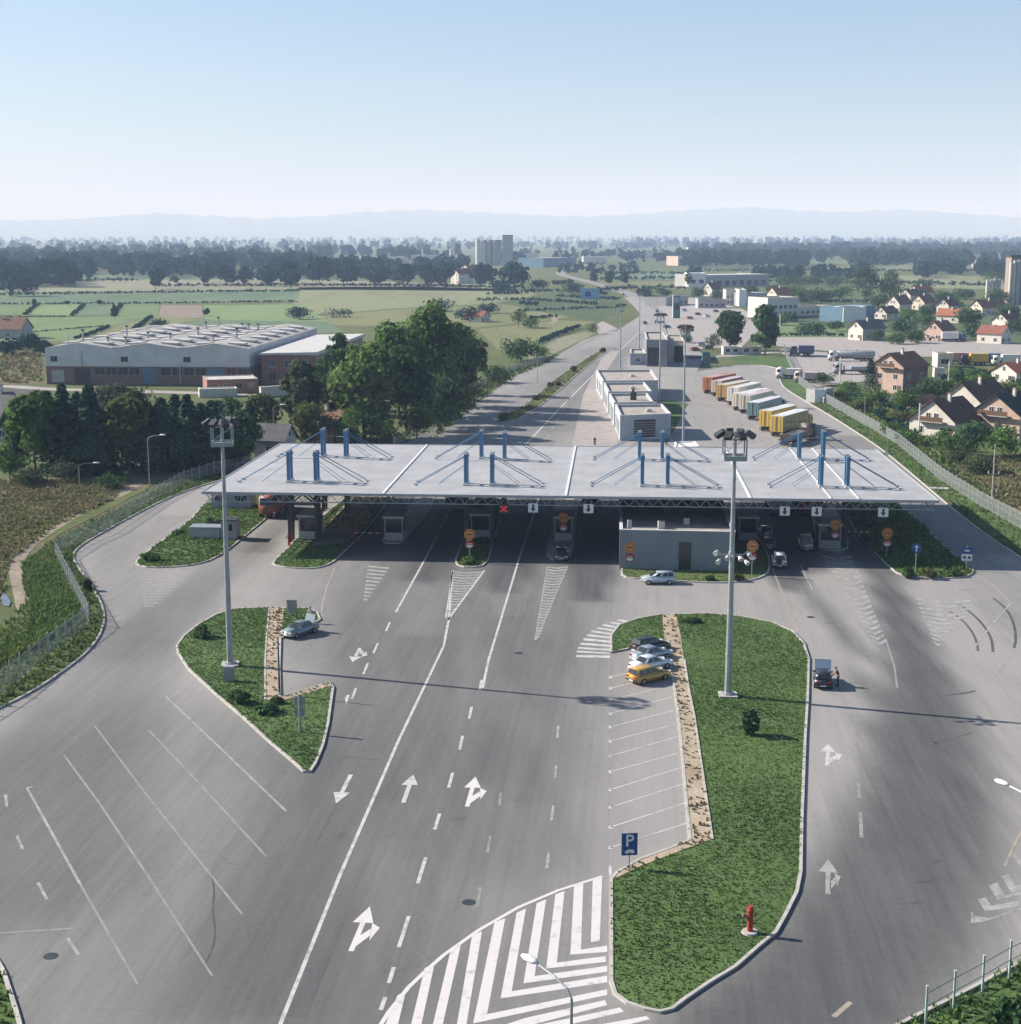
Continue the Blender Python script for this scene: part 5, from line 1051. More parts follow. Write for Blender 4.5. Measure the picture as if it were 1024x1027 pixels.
def flat_building(name, quad, h, label, wallk='bldg_grey', roofk='gravel_roof', trim='bldg_trim', par=.5, cat='building', group=None, z0=0.0):
    """quad: four local corners counter-clockwise from the near left; parapet round a sunken roof"""
    c = Vector(quad[0]); t = thing(name, label, cat, (c.x, c.y, z0), 0, group)
    q = [Vector((p[0] - c.x, p[1] - c.y)) for p in quad]
    mb = MB(); cx = sum(q, Vector((0, 0))) / 4
    for i in range(4):
        a, b = q[i], q[(i + 1) % 4]; d = (b - a).normalized(); nn = Vector((-d.y, d.x)) * .3
        pts = [a, b - d * .0, b + nn - d * .3, a + nn + d * .3]; mb.poly([(p.x, p.y) for p in pts], -.1, h, wallk)
    mb.obj('wall', t)
    rf = MB(); rq = [p + (cx - p).normalized() * .28 for p in q]; rf.poly([(p.x, p.y) for p in rq], h - par - .2, h - par, roofk); ro = rf.obj('roof', t)
    tr = MB()
    for i in range(4):
        a, b = q[i], q[(i + 1) % 4]; d = (b - a).normalized(); nn = Vector((-d.y, d.x))
        pts = [a - nn * .05 - d * .05, b - nn * .05 + d * .05 , b + nn * .36 - d * .36, a + nn * .36 + d * .36]; tr.poly([(p.x, p.y) for p in pts], h + .003, h + .10, trim)
    tr.obj('parapet', t)
    return t, q
# grey office under the canopy front
qd = [W(.9, 177.8), W(14.8, 177.4), W(14.8, 214), W(.9, 214)]
t, q = flat_building('grey_office', qd, 4.9, 'long grey clad office with one narrow window under the canopy front')
windows_on(t, q[0] + (q[1] - q[0]) * .515, q[0] + (q[1] - q[0]) * .625, .25, 3.5, 1, frac=.9, frame='steel_dark'); windows_on(t, q[1] + (q[2] - q[1]) * .05, q[1] + (q[2] - q[1]) * .5, 1, 2.6, 4)
for sx, sy, w_, h_ in ((1.1, 2.0, .5, 1.3), (5.0, 3.2, .8, .9), (8.5, 6, .7, .8)):
    p = q[0] + Vector((sx, sy)); mb = MB(); mb.box(p.x, p.x + w_, p.y, p.y + w_, 4.41, 4.4 + h_, 'bldg_trim'); mb.box(p.x + .1, p.x + w_ - .1, p.y + .1, p.y + w_ - .1, 4.4 + h_, 4.5 + h_, 'steel_dark'); mb.obj('roof_vent', t)
# staggered office row behind the canopy
SEG = [([(622, 417), (673, 415), (664, 405.5), (617, 406)], 'first block of the staggered grey offices with a barred window facing the canopy', True), ([(616, 404), (655, 403), (649, 394.5), (610.8, 395)], 'second block of the staggered grey offices with a dark vent on its roof', False),
       ([(610, 393), (653.6, 392.6), (646, 383.5), (605.6, 384)], 'third block of the staggered grey offices', False), ([(604.6, 382), (660, 381.6), (653, 371), (598, 371.4)], 'fourth and longest block of the staggered grey offices', False)]
for px, lb, bars in SEG:
    qd = px_poly(px, 5.0); t, q = flat_building('grey_office', qd, 5.0, lb, wallk='bldg_light', par=.45, group='staggered grey offices behind the canopy')
    if bars:
        windows_on(t, q[0] + (q[1] - q[0]) * .27, q[0] + (q[1] - q[0]) * .70, .6, 4.0, 1, frac=.95, frame='steel_dark')
        g = MB()
        a, b = q[0] + (q[1] - q[0]) * .28, q[0] + (q[1] - q[0]) * .69
        for z in (1.0, 1.5, 2.0, 2.5, 3.0, 3.5): g.beam((a.x, a.y - .09, z), (b.x, b.y - .09, z), .05, .09, 'steel')
        g.obj('window_bars', t)
    else: windows_on(t, q[1] + (q[2] - q[1]) * .1, q[1] + (q[2] - q[1]) * .9, 1, 2.4, 3)
    windows_on(t, q[3] + (q[0] - q[3]) * .1, q[3] + (q[0] - q[3]) * .9, .6, 3.6, 3, frac=.35)
    cx = sum(q, Vector((0, 0))) / 4
    if 'second' in lb:
        mb = MB(); mb.box(cx.x - .1, cx.x + 1.2, cx.y - .6, cx.y + .6, 4.56, 6.2, 'steel_dark'); mb.tube((cx.x + .5, cx.y, 6.2), (cx.x + .5, cx.y, 7.0), .3, 'steel_dark', n=10); mb.obj('roof_vent', t)
    else:
        mb = MB(); mb.box(cx.x + .8, cx.x + 2.0, cx.y - .6, cx.y + .6, 4.56, 5.0, 'bldg_trim'); mb.box(cx.x + 1.0, cx.x + 1.8, cx.y - .4, cx.y + .4, 5.0, 5.25, 'bldg_trim'); mb.obj('roof_vent', t)
# customs hall further on
B2 = [([(632, 366), (647.5, 366), (645, 361), (632, 361)], 3.6, 'low pale blue annexe at the left of the customs hall', 'blue_pale'), ([(648, 367.5), (669, 368), (664, 358), (646, 358)], 8.4, 'grey customs hall with dark glazing behind the staggered offices', 'bldg_grey'), ([(669.5, 363), (685, 363.5), (684, 356), (668, 356)], 6.8, 'beige wing of the customs hall with a dark gateway', 'cream')]
M['blue_pale'] = mat('pale_blue_grey_wall', (.27, .32, .38), .7)
for px, h, lb, k in B2:
    qd = px_poly(px, 0); t, q = flat_building('customs_hall', qd, h, lb, wallk=k, par=.4, group='customs hall blocks')
    if 'dark glazing' in lb: windows_on(t, q[0] + (q[1] - q[0]) * .06, q[0] + (q[1] - q[0]) * .66, .4, 5.9, 2, frac=.9, frame='steel_dark')
    elif 'gateway' in lb: windows_on(t, q[0] + (q[1] - q[0]) * .42, q[0] + (q[1] - q[0]) * .99, .1, 5.2, 1, frac=.95, frame='steel_dark', nm='gate')
    else: windows_on(t, q[0] + (q[1] - q[0]) * .3, q[0] + (q[1] - q[0]) * .7, 1.0, 2.2, 1, frame='white')
qd = px_poly([(676, 449), (701, 448), (697, 443), (677, 443.5)], 3.2)
flat_building('kiosk', qd, 3.2, 'small kiosk with a white flat roof just behind the canopy', roofk='white', trim='white', par=.06, cat='kiosk')
# container, cabin and hedge box left of lane one
p = G(222, 541.5); t = thing('guard_cabin', 'narrow grey guard cabin standing on the left kerb behind the left mast', 'cabin', (p.x, p.y, .1), -ROAD)
mb = MB(); mb.box(0, 2.0, 0, 2.2, 0, 2.5, 'plaster_grey'); mb.obj('wall', t); mb = MB(); mb.box(-.15, 2.15, -.15, 2.35, 2.5, 2.65, 'steel_dark'); mb.obj('roof', t); windows_on(t, (0, 0), (2.0, 0), 1.1, 2.1, 1); windows_on(t, (2.0, 0), (2.0, 2.2), 1.1, 2.1, 1)
p = G(190, 541); t = thing('site_container', 'low grey container with a grassy top on the small left island', 'container', (p.x, p.y, .1), -ROAD)
mb = MB(); mb.box(0, 4.2, 0, 2.4, 0, 1.5, 'plaster_grey'); mb.obj('body', t, bevel=.04); mb = MB(); mb.box(-.06, 4.26, -.06, 2.46, 1.5, 1.6, 'steel'); mb.obj('lid', t)
for k_, (a, b, lb) in enumerate(((212, 510, 'blue grey container under the left canopy corner'), (262, 505, 'pale cabin in the shade beside the first lane'))):
    p = G(a, b); t = thing('site_cabin', lb, 'cabin', (p.x, p.y, .0), -ROAD); mb = MB(); mb.box(0, 6 - 2 * k_, 0, 2.5, 0, 2.6, 'blue_pale' if k_ == 0 else 'white'); mb.obj('body', t, bevel=.03); mb = MB(); mb.box(-.1, 6.1 - 2 * k_, -.1, 2.6, 2.6, 2.7, 'steel'); mb.obj('roof', t); windows_on(t, (0, 0), (6 - 2 * k_, 0), 1.0, 2.0, 2)
for a, b, lb in ((215, 531, 'dark cubic hedge beside the guard cabin'), (238, 508, 'trimmed bush under the left end of the canopy')):
    tree('shrub', a, b, b - 14, 20, 'b', 'leaf_dark', lb, None, 500, base=0, leaf=.2, clumps=14, cat='shrub')

# ------------------------------------------------------------------ floodlight masts
def lamp_head(mb_g, x, y, z, ang, k='steel_dark'):
    c, s = math.cos(ang), math.sin(ang)
    v = []
    for lx, lz in ((-.28, -.22), (.42, -.62), (.60, -.34), (-.06, .10)):
        for ly in (-.30, .30): v.append((x + c * lx - s * ly, y + s * lx + c * ly, z + lz))
    mb_g.add(v, [(0, 1, 3, 2), (2, 3, 5, 4), (4, 5, 7, 6), (6, 7, 1, 0), (0, 2, 4, 6), (1, 7, 5, 3)], k)
def mast(px, py, pytop, label, mid=False, r=.32, heads=8, rz=0.0, front_dark=True, hd=.8):
    p = G(px, py); h = (py - pytop) / PXM(p) / math.cos(PITCH * .6) * .985
    t = thing('floodlight_mast', label, 'mast', (p.x, p.y, 0), rz, 'floodlight masts of the crossing')
    mb = MB(); n = 6
    for i in range(n): mb.tube((0, 0, h * i / n * .965 + (.1 if i == 0 else 0)), (0, 0, h * (i + 1) / n * .965), r * (1 - .58 * i / n), 'steel', r * (1 - .58 * (i + 1) / n), 10)
    for i in range(1, n): mb.tube((0, 0, h * i / n * .965 - .08), (0, 0, h * i / n * .965 + .08), r * (1 - .58 * i / n) + .03, 'steel', n=10)
    mb.obj('pole', t, False)
    b = MB(); b.box(-.8, .8, -.8, .8, -.1, .28, 'concrete'); b.tube((0, 0, .28), (0, 0, .42), r + .22, 'steel', n=12); b.obj('foot', t)
    # cage: lower ring box, corner posts, top ring
    c = MB(); z0, z1, w = h - 3.6 * hd, h - 1.55 * hd, 1.15 * hd
    for z, th in ((z0, .42), (z1, .12)):
        for a, b_ in (((-w, -w), (w, -w)), ((w, -w), (w, w)), ((w, w), (-w, w)), ((-w, w), (-w, -w))): c.beam((*a, z), (*b_, z), .10, th, 'steel')
    for sx in (-w, w):
        for sy in (-w, w): c.beam((sx, sy, z0), (sx, sy, z1), .12, .12, 'steel')
    c.beam((-w, 0, z0), (w, 0, z0), .3, .2, 'steel'); c.beam((0, -w, z0), (0, w, z0), .2, .3, 'steel'); c.tube((0, 0, z0 - .6), (0, 0, z1 + .6), r * .5, 'steel', n=8)
    c.beam((-w, w, z0 + .2), (w, w, z1 - .2), .06, .06, 'steel'); c.obj('cage', t)
    for i in range(heads):
        a = 2 * math.pi * i / heads + .31; x, y = math.cos(a) * 1.55 * hd, math.sin(a) * 1.55 * hd
        lm = MB(); lamp_head(lm, x, y, h - .75 * hd, a); arm = lm
        arm.tube((math.cos(a) * 1.1 * hd, math.sin(a) * 1.1 * hd, z1), (x, y, h - .9 * hd), .05, 'steel')
        o = lm.obj('floodlight', t)
        g = MB(); cc, s = math.cos(a), math.sin(a)
        g.add([(x + cc * lx - s * ly, y + s * lx + cc * ly, h - .75 * hd + lz) for lx, ly, lz in ((-.25, -.26, -.248), (-.25, .26, -.248), (.39, .26, -.614), (.39, -.26, -.614))], [(0, 1, 2, 3)], 'lamp_glass'); g.obj('lens', o)
    if mid:
        zm = h * .53
        m_ = MB(); m_.beam((-1.1, 0, zm), (1.1, 0, zm), .1, .1, 'steel'); m_.beam((0, -1.1, zm), (0, 1.1, zm), .1, .1, 'steel'); m_.tube((0, 0, zm - .3), (0, 0, zm + .3), r * .9, 'steel', n=10); m_.obj('bracket', t)
        for dx, dy, dz in ((-1.25, -.2, .35), (-1.1, -.6, -.35), (1.25, -.2, .3), (1.1, -.6, -.4), (-.45, -1.1, .1), (.55, -1.1, .05)):
            s_ = MB(); s_.tube((dx, dy, zm + dz), (dx * 1.2, dy - .3, zm + dz - .22), .13, 'bldg_trim', .24, 10); s_.beam((dx * .7, dy * .6, zm), (dx, dy, zm + dz), .05, .05, 'steel'); s_.obj('spotlight', t)
    return t
mast(231, 668, 410, 'tall grey floodlight mast on the left grass island', rz=.1); mast(730, 699, 421, 'tall grey floodlight mast with a ring of white spotlights halfway up on the large island', mid=True, r=.33, rz=-.05)
for a, b, c, lb in ((685, 447, 323, 'floodlight mast rising behind the canopy beside the lawn'), (661, 405, 312, 'floodlight mast at the back of the staggered offices'), (622, 375, 303, 'slim floodlight mast at the right edge of the highway'), (641, 350, 289, 'farthest slim floodlight mast by the highway bend')):
    mast(a, b, c, lb, r=.26, heads=8, hd=.72)

# street lamps with a single arm
def street_lamp(px, py, h, adx, ady, label, hk='white'):
    p = G(px, py); t = thing('street_lamp', label, 'street lamp', (p.x, p.y, 0), 0, 'single arm street lamps')
    mb = MB(); mb.tube((0, 0, -.1), (0, 0, h * .93), .10, 'steel', .06, 8); mb.obj('pole', t)
    a = MB(); P_ = [(0, 0, h * .93), (adx * .12, ady * .12, h * .97), (adx * .45, ady * .45, h * 1.0), (adx, ady, h * 1.02)]
    for u, v in zip(P_, P_[1:]): a.tube(u, v, .05, 'steel', n=6)
    a.obj('arm', t)
    d = Vector((adx, ady, 0)).normalized(); n_ = Vector((-d.y, d.x, 0)); c = Vector((adx, ady, h * 1.02)); l = MB(); ring = []
    for f_, w_, th in ((-.1, .07, .06), (.15, .20, .12), (.65, .21, .14), (.92, .10, .06)):
        for q in range(8): an = q / 8 * 6.283; ring.append(c + d * f_ + n_ * (math.cos(an) * w_) + Vector((0, 0, math.sin(an) * th + .04)))
    l.add(ring, [(i * 8 + j, i * 8 + (j + 1) % 8, (i + 1) * 8 + (j + 1) % 8, (i + 1) * 8 + j) for i in range(3) for j in range(8)] + [tuple(range(8))[::-1], tuple(range(24, 32))], hk); l.obj('lamp_head', t, True)
    return t
street_lamp(150, 487, 8.2, 2.2, -.3, 'street lamp with a bent arm in front of the dark spruces'); street_lamp(80, 489, 3.9, 2.4, .3, 'low street lamp with a bare arm left among the weeds')
street_lamp(378, 443, 8, 1.8, -.2, 'street lamp under the big light green tree'); street_lamp(275, 448, 8, 1.5, 0, 'street lamp beside the grey shed roof')
def lamp_at(hx, hy, tx, ty, zh, label):
    """lamp surveyed by its head: pole foot under the arm root"""
    hd_ = G(hx, hy, zh); rt = G(tx, ty, zh * .95); t_ = street_lamp(512, 900, zh / 1.02, hd_.x - rt.x, hd_.y - rt.y, label); dv = (hd_ - rt).xy.normalized() * .45; t_.location = (rt.x - dv.x, rt.y - dv.y, -.25); return t_
lamp_at(531, 957, 566, 985, 9, 'street lamp leaning over the striped chevron field at the bottom edge'); lamp_at(1005, 781, 1050, 806, 9, 'street lamp reaching in from the right edge over the road')
for a, b, h, lb in ((995, 500, 8.6, 'grey utility pole with insulators in the brown field'),):
    p = G(a, b); t = thing('utility_pole', lb, 'pole', (p.x, p.y, -.1)); mb = MB(); mb.tube((0, 0, 0), (0, 0, h), .14, 'concrete', .08); mb.obj('pole', t); mb = MB(); mb.beam((-.9, 0, h * .46), (.9, 0, h * .46), .1, .12, 'steel'); mb.tube((-.8, 0, h * .46), (-.8, 0, h * .52), .06, 'white'); mb.tube((.8, 0, h * .46), (.8, 0, h * .52), .06, 'white'); mb.obj('crossarm', t)
for i, (a, b, tp, lb) in enumerate(((951, 385, 362, 'white post between the half built house and the hedge'), (842, 386, 358, 'white post in front of the lorry yard'), (921, 440, 404, 'thin pole left of the white gable house'), (867, 420, 398, 'thin pole behind the right fence'), (782, 332, 314, 'white pole by the lot road'), (857, 300, 286, 'white chimney post before the tall pale tree'), (509, 377, 365, 'slim signal pole left on the highway'), (539, 385, 362, 'slim lamp pole by the highway median'))):
    p = G(a, b); h = (b - tp) / PXM(p); t = thing('thin_pole', lb, 'pole', (p.x, p.y, -.1)); mb = MB(); mb.tube((0, 0, 0), (0, 0, h), .14 if 'white' in lb else .08, 'white' if 'white' in lb else 'steel', n=8); mb.tube((0, 0, h), (0, 0, h + .12), .17, 'steel', n=8); mb.obj('pole', t)

# ------------------------------------------------------------------ road signs
def disc(mb, cx, cz, r, y, k, n=20, y1=None):
    v = [(cx + r * math.cos(2 * math.pi * i / n), y, cz + r * math.sin(2 * math.pi * i / n)) for i in range(n)]
    mb.add(v, [tuple(range(n))], k)
def disc_body(mb, cx, cz, r, k):
    mb.tube((cx, .03, cz), (cx, -.03, cz), r, k, n=20)
def stop_sign(px, py, pyc, label, pole=True, y=None):
    """orange customs disc over a red and white disc"""
    p = G(px, py); k = PXM(p); zc = (py - pyc) / k / .98
    t = thing('customs_sign', label, 'road sign', (p.x, p.y, 0), -.03, 'orange and red customs stop signs')
    if pole: mb = MB(); mb.tube((0, .05, 0), (0, .05, zc + .9), .05, 'steel', n=8); mb.obj('pole', t)
    a = MB(); pts = [(.72 * math.cos(R(22.5 + 45 * i)), .72 * math.sin(R(22.5 + 45 * i))) for i in range(8)]
    zc1 = zc + .62; a.add([(x, -.02, zc1 + z) for x, z in pts] + [(x, .02, zc1 + z) for x, z in pts], [tuple(range(8)), tuple(range(8, 16))[::-1]] + [(i, (i + 1) % 8, 8 + (i + 1) % 8, 8 + i) for i in range(8)], 'orange')
    disc(a, 0, zc1, .56, -.026, 'red'); disc(a, 0, zc1, .47, -.030, 'orange'); a.add([(x, -.034, zc1 + z) for x, z in ((-.32, -.07), (.32, -.07), (.32, .07), (-.32, .07))], [(0, 1, 2, 3)], 'steel_dark'); a.obj('upper_disc', t)
    b = MB(); zc2 = zc - .62; disc_body(b, 0, zc2, .56, 'white'); disc(b, 0, zc2, .56, -.036, 'red'); b.add([(.44 * math.cos(R(a_)), -.040, zc2 + .44 * math.sin(R(a_))) for a_ in range(190, 351, 16)], [tuple(range(11))], 'white')
    b.add([(.40 * math.cos(R(a_)), -.044, zc2 + .40 * math.sin(R(a_))) for a_ in range(10, 171, 16)], [tuple(range(11))], 'red'); b.add([(x, -.048, zc2 + z) for x, z in ((-.28, .02), (.28, .02), (.28, .12), (-.28, .12))], [(0, 1, 2, 3)], 'white'); b.obj('lower_disc', t)
    return t
stop_sign(471, 564, 541, 'orange and red stop sign on the grassy nose before the middle booth'); stop_sign(565, 548, 524, 'orange and red stop sign in front of the booth behind the dark car'); stop_sign(754, 578, 553, 'orange and red stop sign at the right corner of the grey office'); stop_sign(837, 554, 531, 'orange and red stop sign before the low right booth'); stop_sign(889, 560, 539.5, 'orange and red stop sign on the shaded right end island')
t = stop_sign(631.5, 571.5, 554, 'orange and red stop sign on the left part of the grey office wall')
# parking sign
p = G(631, 872); t = thing('parking_sign', 'blue sign with a white letter P beside the parking bays', 'road sign', (p.x, p.y, .12), .10)
mb = MB(); mb.tube((0, .05, 0), (0, .05, 2.25), .045, 'steel', n=8); mb.obj('pole', t)
mb = MB(); mb.box(-.52, .52, -.02, .02, .85, 2.35, 'sign_blue'); mb.obj('panel', t, bevel=.01)
def text(body, size, parent, loc, k, name='lettering', align='CENTER', ext=.004, rot=(R(90), 0, 0)):
    cu = bpy.data.curves.new(name, 'FONT'); cu.body = body; cu.size = size; cu.extrude = ext; cu.align_x = align; cu.align_y = 'CENTER'; cu.offset = .012 * size
    tmp = bpy.data.objects.new('tmp', cu); COL.objects.link(tmp); dg = bpy.context.evaluated_depsgraph_get(); me = bpy.data.meshes.new_from_object(tmp.evaluated_get(dg)); bpy.data.objects.remove(tmp)
    me.name = name; me.materials.clear(); me.materials.append(M[k]); o = bpy.data.objects.new(name, me); link(o, parent); o.location = loc; o.rotation_euler = rot; return o
text('P', 1.12, t, (0, -.028, 1.82), 'white')
mb = MB(); mb.add([(x, -.026, z) for x, z in ((-.30, 1.02), (.32, 1.02), (.32, 1.15), (.2, 1.26), (-.1, 1.26), (-.2, 1.17), (-.30, 1.15))], [tuple(range(7))], 'white'); disc(mb, -.16, 1.02, .06, -.028, 'white'); disc(mb, .18, 1.02, .06, -.028, 'white'); mb.obj('car_symbol', t)
# blue arrow sign and blue board on the right end island
p = G(918, 575); t = thing('arrow_sign', 'round blue sign with a white arrow on the right end island', 'road sign', (p.x, p.y, .1), -.25)
mb = MB(); mb.tube((0, .05, 0), (0, .05, 3.2), .05, 'steel', n=8); mb.obj('pole', t); mb = MB(); disc_body(mb, 0, 3.0, .60, 'sign_blue'); mb.obj('disc', t)
mb = MB(); mb.add([(x, -.036, 3.0 + z) for x, z in ((-.07, -.4), (.07, -.4), (.07, .1), (-.07, .1))], [(0, 1, 2, 3)], 'white'); mb.add([(x, -.036, 3.0 + z) for x, z in ((-.24, .1), (.24, .1), (0, .44))], [(0, 1, 2)], 'white'); mb.obj('arrow', t)
p = G(969, 572); t = thing('direction_sign', 'blue board over a white board with dark symbols at the island tip', 'road sign', (p.x, p.y, .1), -.2)
mb = MB(); mb.tube((0, .05, 0), (0, .05, 3.0), .05, 'steel', n=8); mb.obj('pole', t); mb = MB(); mb.box(-.62, .62, -.02, .02, 1.95, 2.75, 'sign_blue'); mb.box(-.34, .3, -.026, -.021, 2.25, 2.45, 'white'); mb.obj('upper_board', t); mb = MB(); mb.box(-.62, .62, -.02, .02, 1.1, 1.93, 'white'); mb.box(-.45, -.12, -.026, -.021, 1.35, 1.65, 'steel_dark'); mb.box(.12, .45, -.026, -.021, 1.35, 1.65, 'steel_dark'); mb.obj('lower_board', t)
# backs of signs on the left island
p = G(301, 735); t = thing('sign_back', 'grey back of a signboard on a post at the tip of the left island', 'road sign', (p.x, p.y, .1), -.05)
mb = MB(); mb.tube((0, -.06, 0), (0, -.06, 3.2), .10, 'steel', n=8); mb.obj('pole', t); mb = MB(); mb.tube((0, .03, 2.6), (0, -.0, 2.6), .46, 'sign_back', n=18); mb.box(-.42, .42, -.02, .02, 1.3, 2.1, 'sign_back'); mb.obj('panel', t)
p = G(293, 620); t = thing('sign_back', 'grey rectangular sign board seen from behind beside the silver green car', 'road sign', (p.x, p.y, .1), -.05)
mb = MB(); mb.tube((-.4, -.06, 0), (-.4, -.06, 1.4), .05, 'steel', n=8); mb.tube((.4, -.06, 0), (.4, -.06, 1.4), .05, 'steel', n=8); mb.obj('pole', t); mb = MB(); mb.box(-.55, .55, -.02, .02, .5, 1.9, 'sign_back'); mb.box(-.55, .55, -.05, -.021, 1.1, 1.2, 'steel'); mb.obj('panel', t)
p = G(280.5, 698); t = thing('marker_post', 'dark slim post at the corner of the left parking bays', 'post', (p.x, p.y, .1)); mb = MB(); mb.tube((0, 0, 0), (0, 0, 5.3), .10, 'steel_dark', .06, 8); mb.tube((0, 0, 0), (0, 0, .25), .18, 'concrete', n=8); mb.obj('post', t)
# grey cabinet by the left mast foot
p = G(230, 684); t = thing('mast_cabinet', 'grey switch cabinet below the left floodlight mast', 'cabinet', (p.x, p.y, .1), 0); mb = MB(); mb.box(-.5, .5, -.25, .25, 0, 1.4, 'steel'); mb.obj('body', t, bevel=.03); mb = MB(); mb.box(-.44, .44, -.28, -.255, .1, 1.3, 'sign_back'); mb.obj('door', t)
# hydrants
def hydrant(px, py, h, label, foot=True):
    p = G(px, py); t = thing('hydrant', label, 'hydrant', (p.x, p.y, .1)); mb = MB()
    mb.tube((0, 0, .0), (0, 0, h * .80), .175, 'red', .17, 12); mb.tube((0, 0, h * .80), (0, 0, h * .86), .22, 'red', n=12); mb.tube((0, 0, h * .86), (0, 0, h), .21, 'red', .14, 12); mb.obj('body', t)
    mb = MB(); mb.tube((-.24, 0, h * .66), (-.40, 0, h * .66), .10, 'red', n=10); mb.tube((-.40, 0, h * .66), (-.46, 0, h * .66), .12, 'steel', n=10); mb.tube((.24, 0, h * .66), (.34, 0, h * .66), .09, 'red', n=10); mb.obj('outlet', t)
    if foot: mb = MB(); mb.tube((0, 0, -.02), (0, 0, .12), .50, 'kerb', .46, 14); mb.obj('base', t)
hydrant(752, 937, 1.65, 'red hydrant on a round pale base near the right kerb of the large island'); hydrant(290, 548, 1.7, 'short red hydrant post beside the pale booth', False)
p = G(955, 497); t = thing('manhole_slab', 'pale concrete slab on the verge at the right canopy corner', 'slab', (p.x, p.y, .0), -.2); t.location = (*G(941, 490).xy, 0); mb = MB(); mb.box(-1.6, 1.6, -.8, .8, -.05, .12, 'kerb'); mb.obj('slab', t, bevel=.02); mb = MB(); mb.box(-.4, .4, -.35, .35, .122, .16, 'steel'); mb.obj('cover', t)
p = G(829, 404); t = thing('green_bin', 'white and green box on the verge by the right fence', 'box', (p.x, p.y, 0), .3); mb = MB(); mb.box(-1.2, 1.2, -.7, .7, 0, 1.3, 'plaster_grey'); mb.obj('body', t, bevel=.05); mb = MB(); mb.box(-1.25, 1.25, -.75, .75, 1.3, 1.42, 'white'); mb.obj('lid', t)
for a, b, lb in ((814, 402, 'brown stump like box on the verge'),):
    p = G(a, b); t = thing('litter_box', lb, 'box', (p.x, p.y, 0)); mb = MB(); mb.box(-.5, .5, -.4, .4, 0, 1.2, 'wood'); mb.obj('body', t, bevel=.05); mb = MB(); mb.box(-.55, .55, -.45, .45, 1.2, 1.28, 'wood'); mb.obj('lid', t)

# ------------------------------------------------------------------ fences
M['fence_bar'] = mat('pale_fence_bars', (.40, .43, .44), .5, .3, var=.1)
M['fence_green'] = mat('pale_green_posts', (.42, .50, .47), .5, .2, var=.1)
def fence(name, px, label, h=2.1, gap=.14, bw=.045, post=2.5, k='fence_bar', postk='fence_bar', bars=True, ph=None):
    pts = [Vector((p.x, p.y)) for p in gp(px)]; t = thing(name, label, 'fence', (pts[0].x, pts[0].y, 0)); o = pts[0]
    V = []
    pm = []
    for a, b in zip(pts, pts[1:]):
        d = b - a; Ln = d.length; u = d / Ln
        n = max(1, round(Ln / post))
        for i in range(n): pm.append(a + d * (i / n) - o)
        if bars:
            m = int(Ln / gap); f_ = (np.arange(m) + .5) / m; c = np.array([a.x - o.x, a.y - o.y]) + f_[:, None] * np.array([d.x, d.y])
            uu = np.array([u.x, u.y]) * bw / 2
            q = np.zeros((m, 4, 3)); q[:, 0, :2] = c - uu; q[:, 1, :2] = c + uu; q[:, 2, :2] = c + uu; q[:, 3, :2] = c - uu; q[:, :2, 2] = .12; q[:, 2:, 2] = h
            nn = np.array([-u.y, u.x]) * .02
            q2 = q.copy(); q2[:, :, :2] += nn; V += [q, q2]
            for z in (.25, h * .55, h - .12):
                r_ = np.array([[[a.x - o.x, a.y - o.y, z - .03], [b.x - o.x, b.y - o.y, z - .03], [b.x - o.x, b.y - o.y, z + .03], [a.x - o.x, a.y - o.y, z + .03]]]); V.append(r_ + np.array([nn[0] * 1.5, nn[1] * 1.5, 0]))
    pm.append(pts[-1] - o)
    if V:
        V = np.concatenate(V).reshape(-1, 3); npmesh('railing', V, np.arange(len(V)).reshape(-1, 4), [k], t)
    H_ = ph or h + .15
    for i, p in enumerate(pm[:100]):
        if i == 0: mb = MB(); mb.box(-.05, .05, -.05, .05, -.1, H_, postk); mb.box(-.065, .065, -.065, .065, H_, H_ + .05, postk); first = mb.obj('post', t); first.location = (p.x, p.y, 0)
        else: c = first.copy(); COL.objects.link(c); c.parent = t; c.location = (p.x, p.y, 0)
    return t
fence('palisade_fence', [(90, 627), (40, 665), (0, 697), (-60, 735), (-130, 775)], 'grey bar fence running to the lower left frame edge from the kerb bend', h=2.2, gap=.22, bw=.034)
fence('palisade_fence', [(90, 627), (74, 595), (56, 560)], 'short grey bar fence between the kerb bend and the dirt track corner', h=2.2, gap=.22, bw=.034)
fence('palisade_fence', [(56, 560), (80, 545), (105, 534), (150, 505), (185, 486), (215, 476), (260, 468)], 'grey bar fence along the road below the dark spruces', h=2.2, gap=.22, bw=.034)
fence('palisade_fence', [(395, 449), (430, 430), (455, 414), (480, 391), (505, 377), (550, 361)], 'grey bar fence between the tall trees and the highway', h=2.0, gap=.25, bw=.07, post=4)
fence('palisade_fence', [(801, 385), (821, 400), (850, 417), (880, 434), (900, 446)], 'far half of the right bar fence beside the lorry yard', h=2.3, gap=.18, bw=.06, post=3)
fence('palisade_fence', [(900, 446), (943, 482), (980, 506), (1024, 531), (1110, 580)], 'near half of the right bar fence before the brown field', h=2.3, gap=.18, bw=.04, post=2.5)
fence('palisade_fence', [(801, 385), (795, 373), (789, 360), (786, 350)], 'bar fence at the head of the lorry yard', h=2.0, gap=.3, bw=.08, post=4)
fence('post_fence', [(928, 1029), (956, 1013), (985, 997), (1012, 981), (1060, 958), (1110, 935)], 'row of pale green fence posts with wires at the lower right corner', h=1.9, post=2.3, postk='fence_green', bars=True, gap=90, bw=.01, ph=2.2)
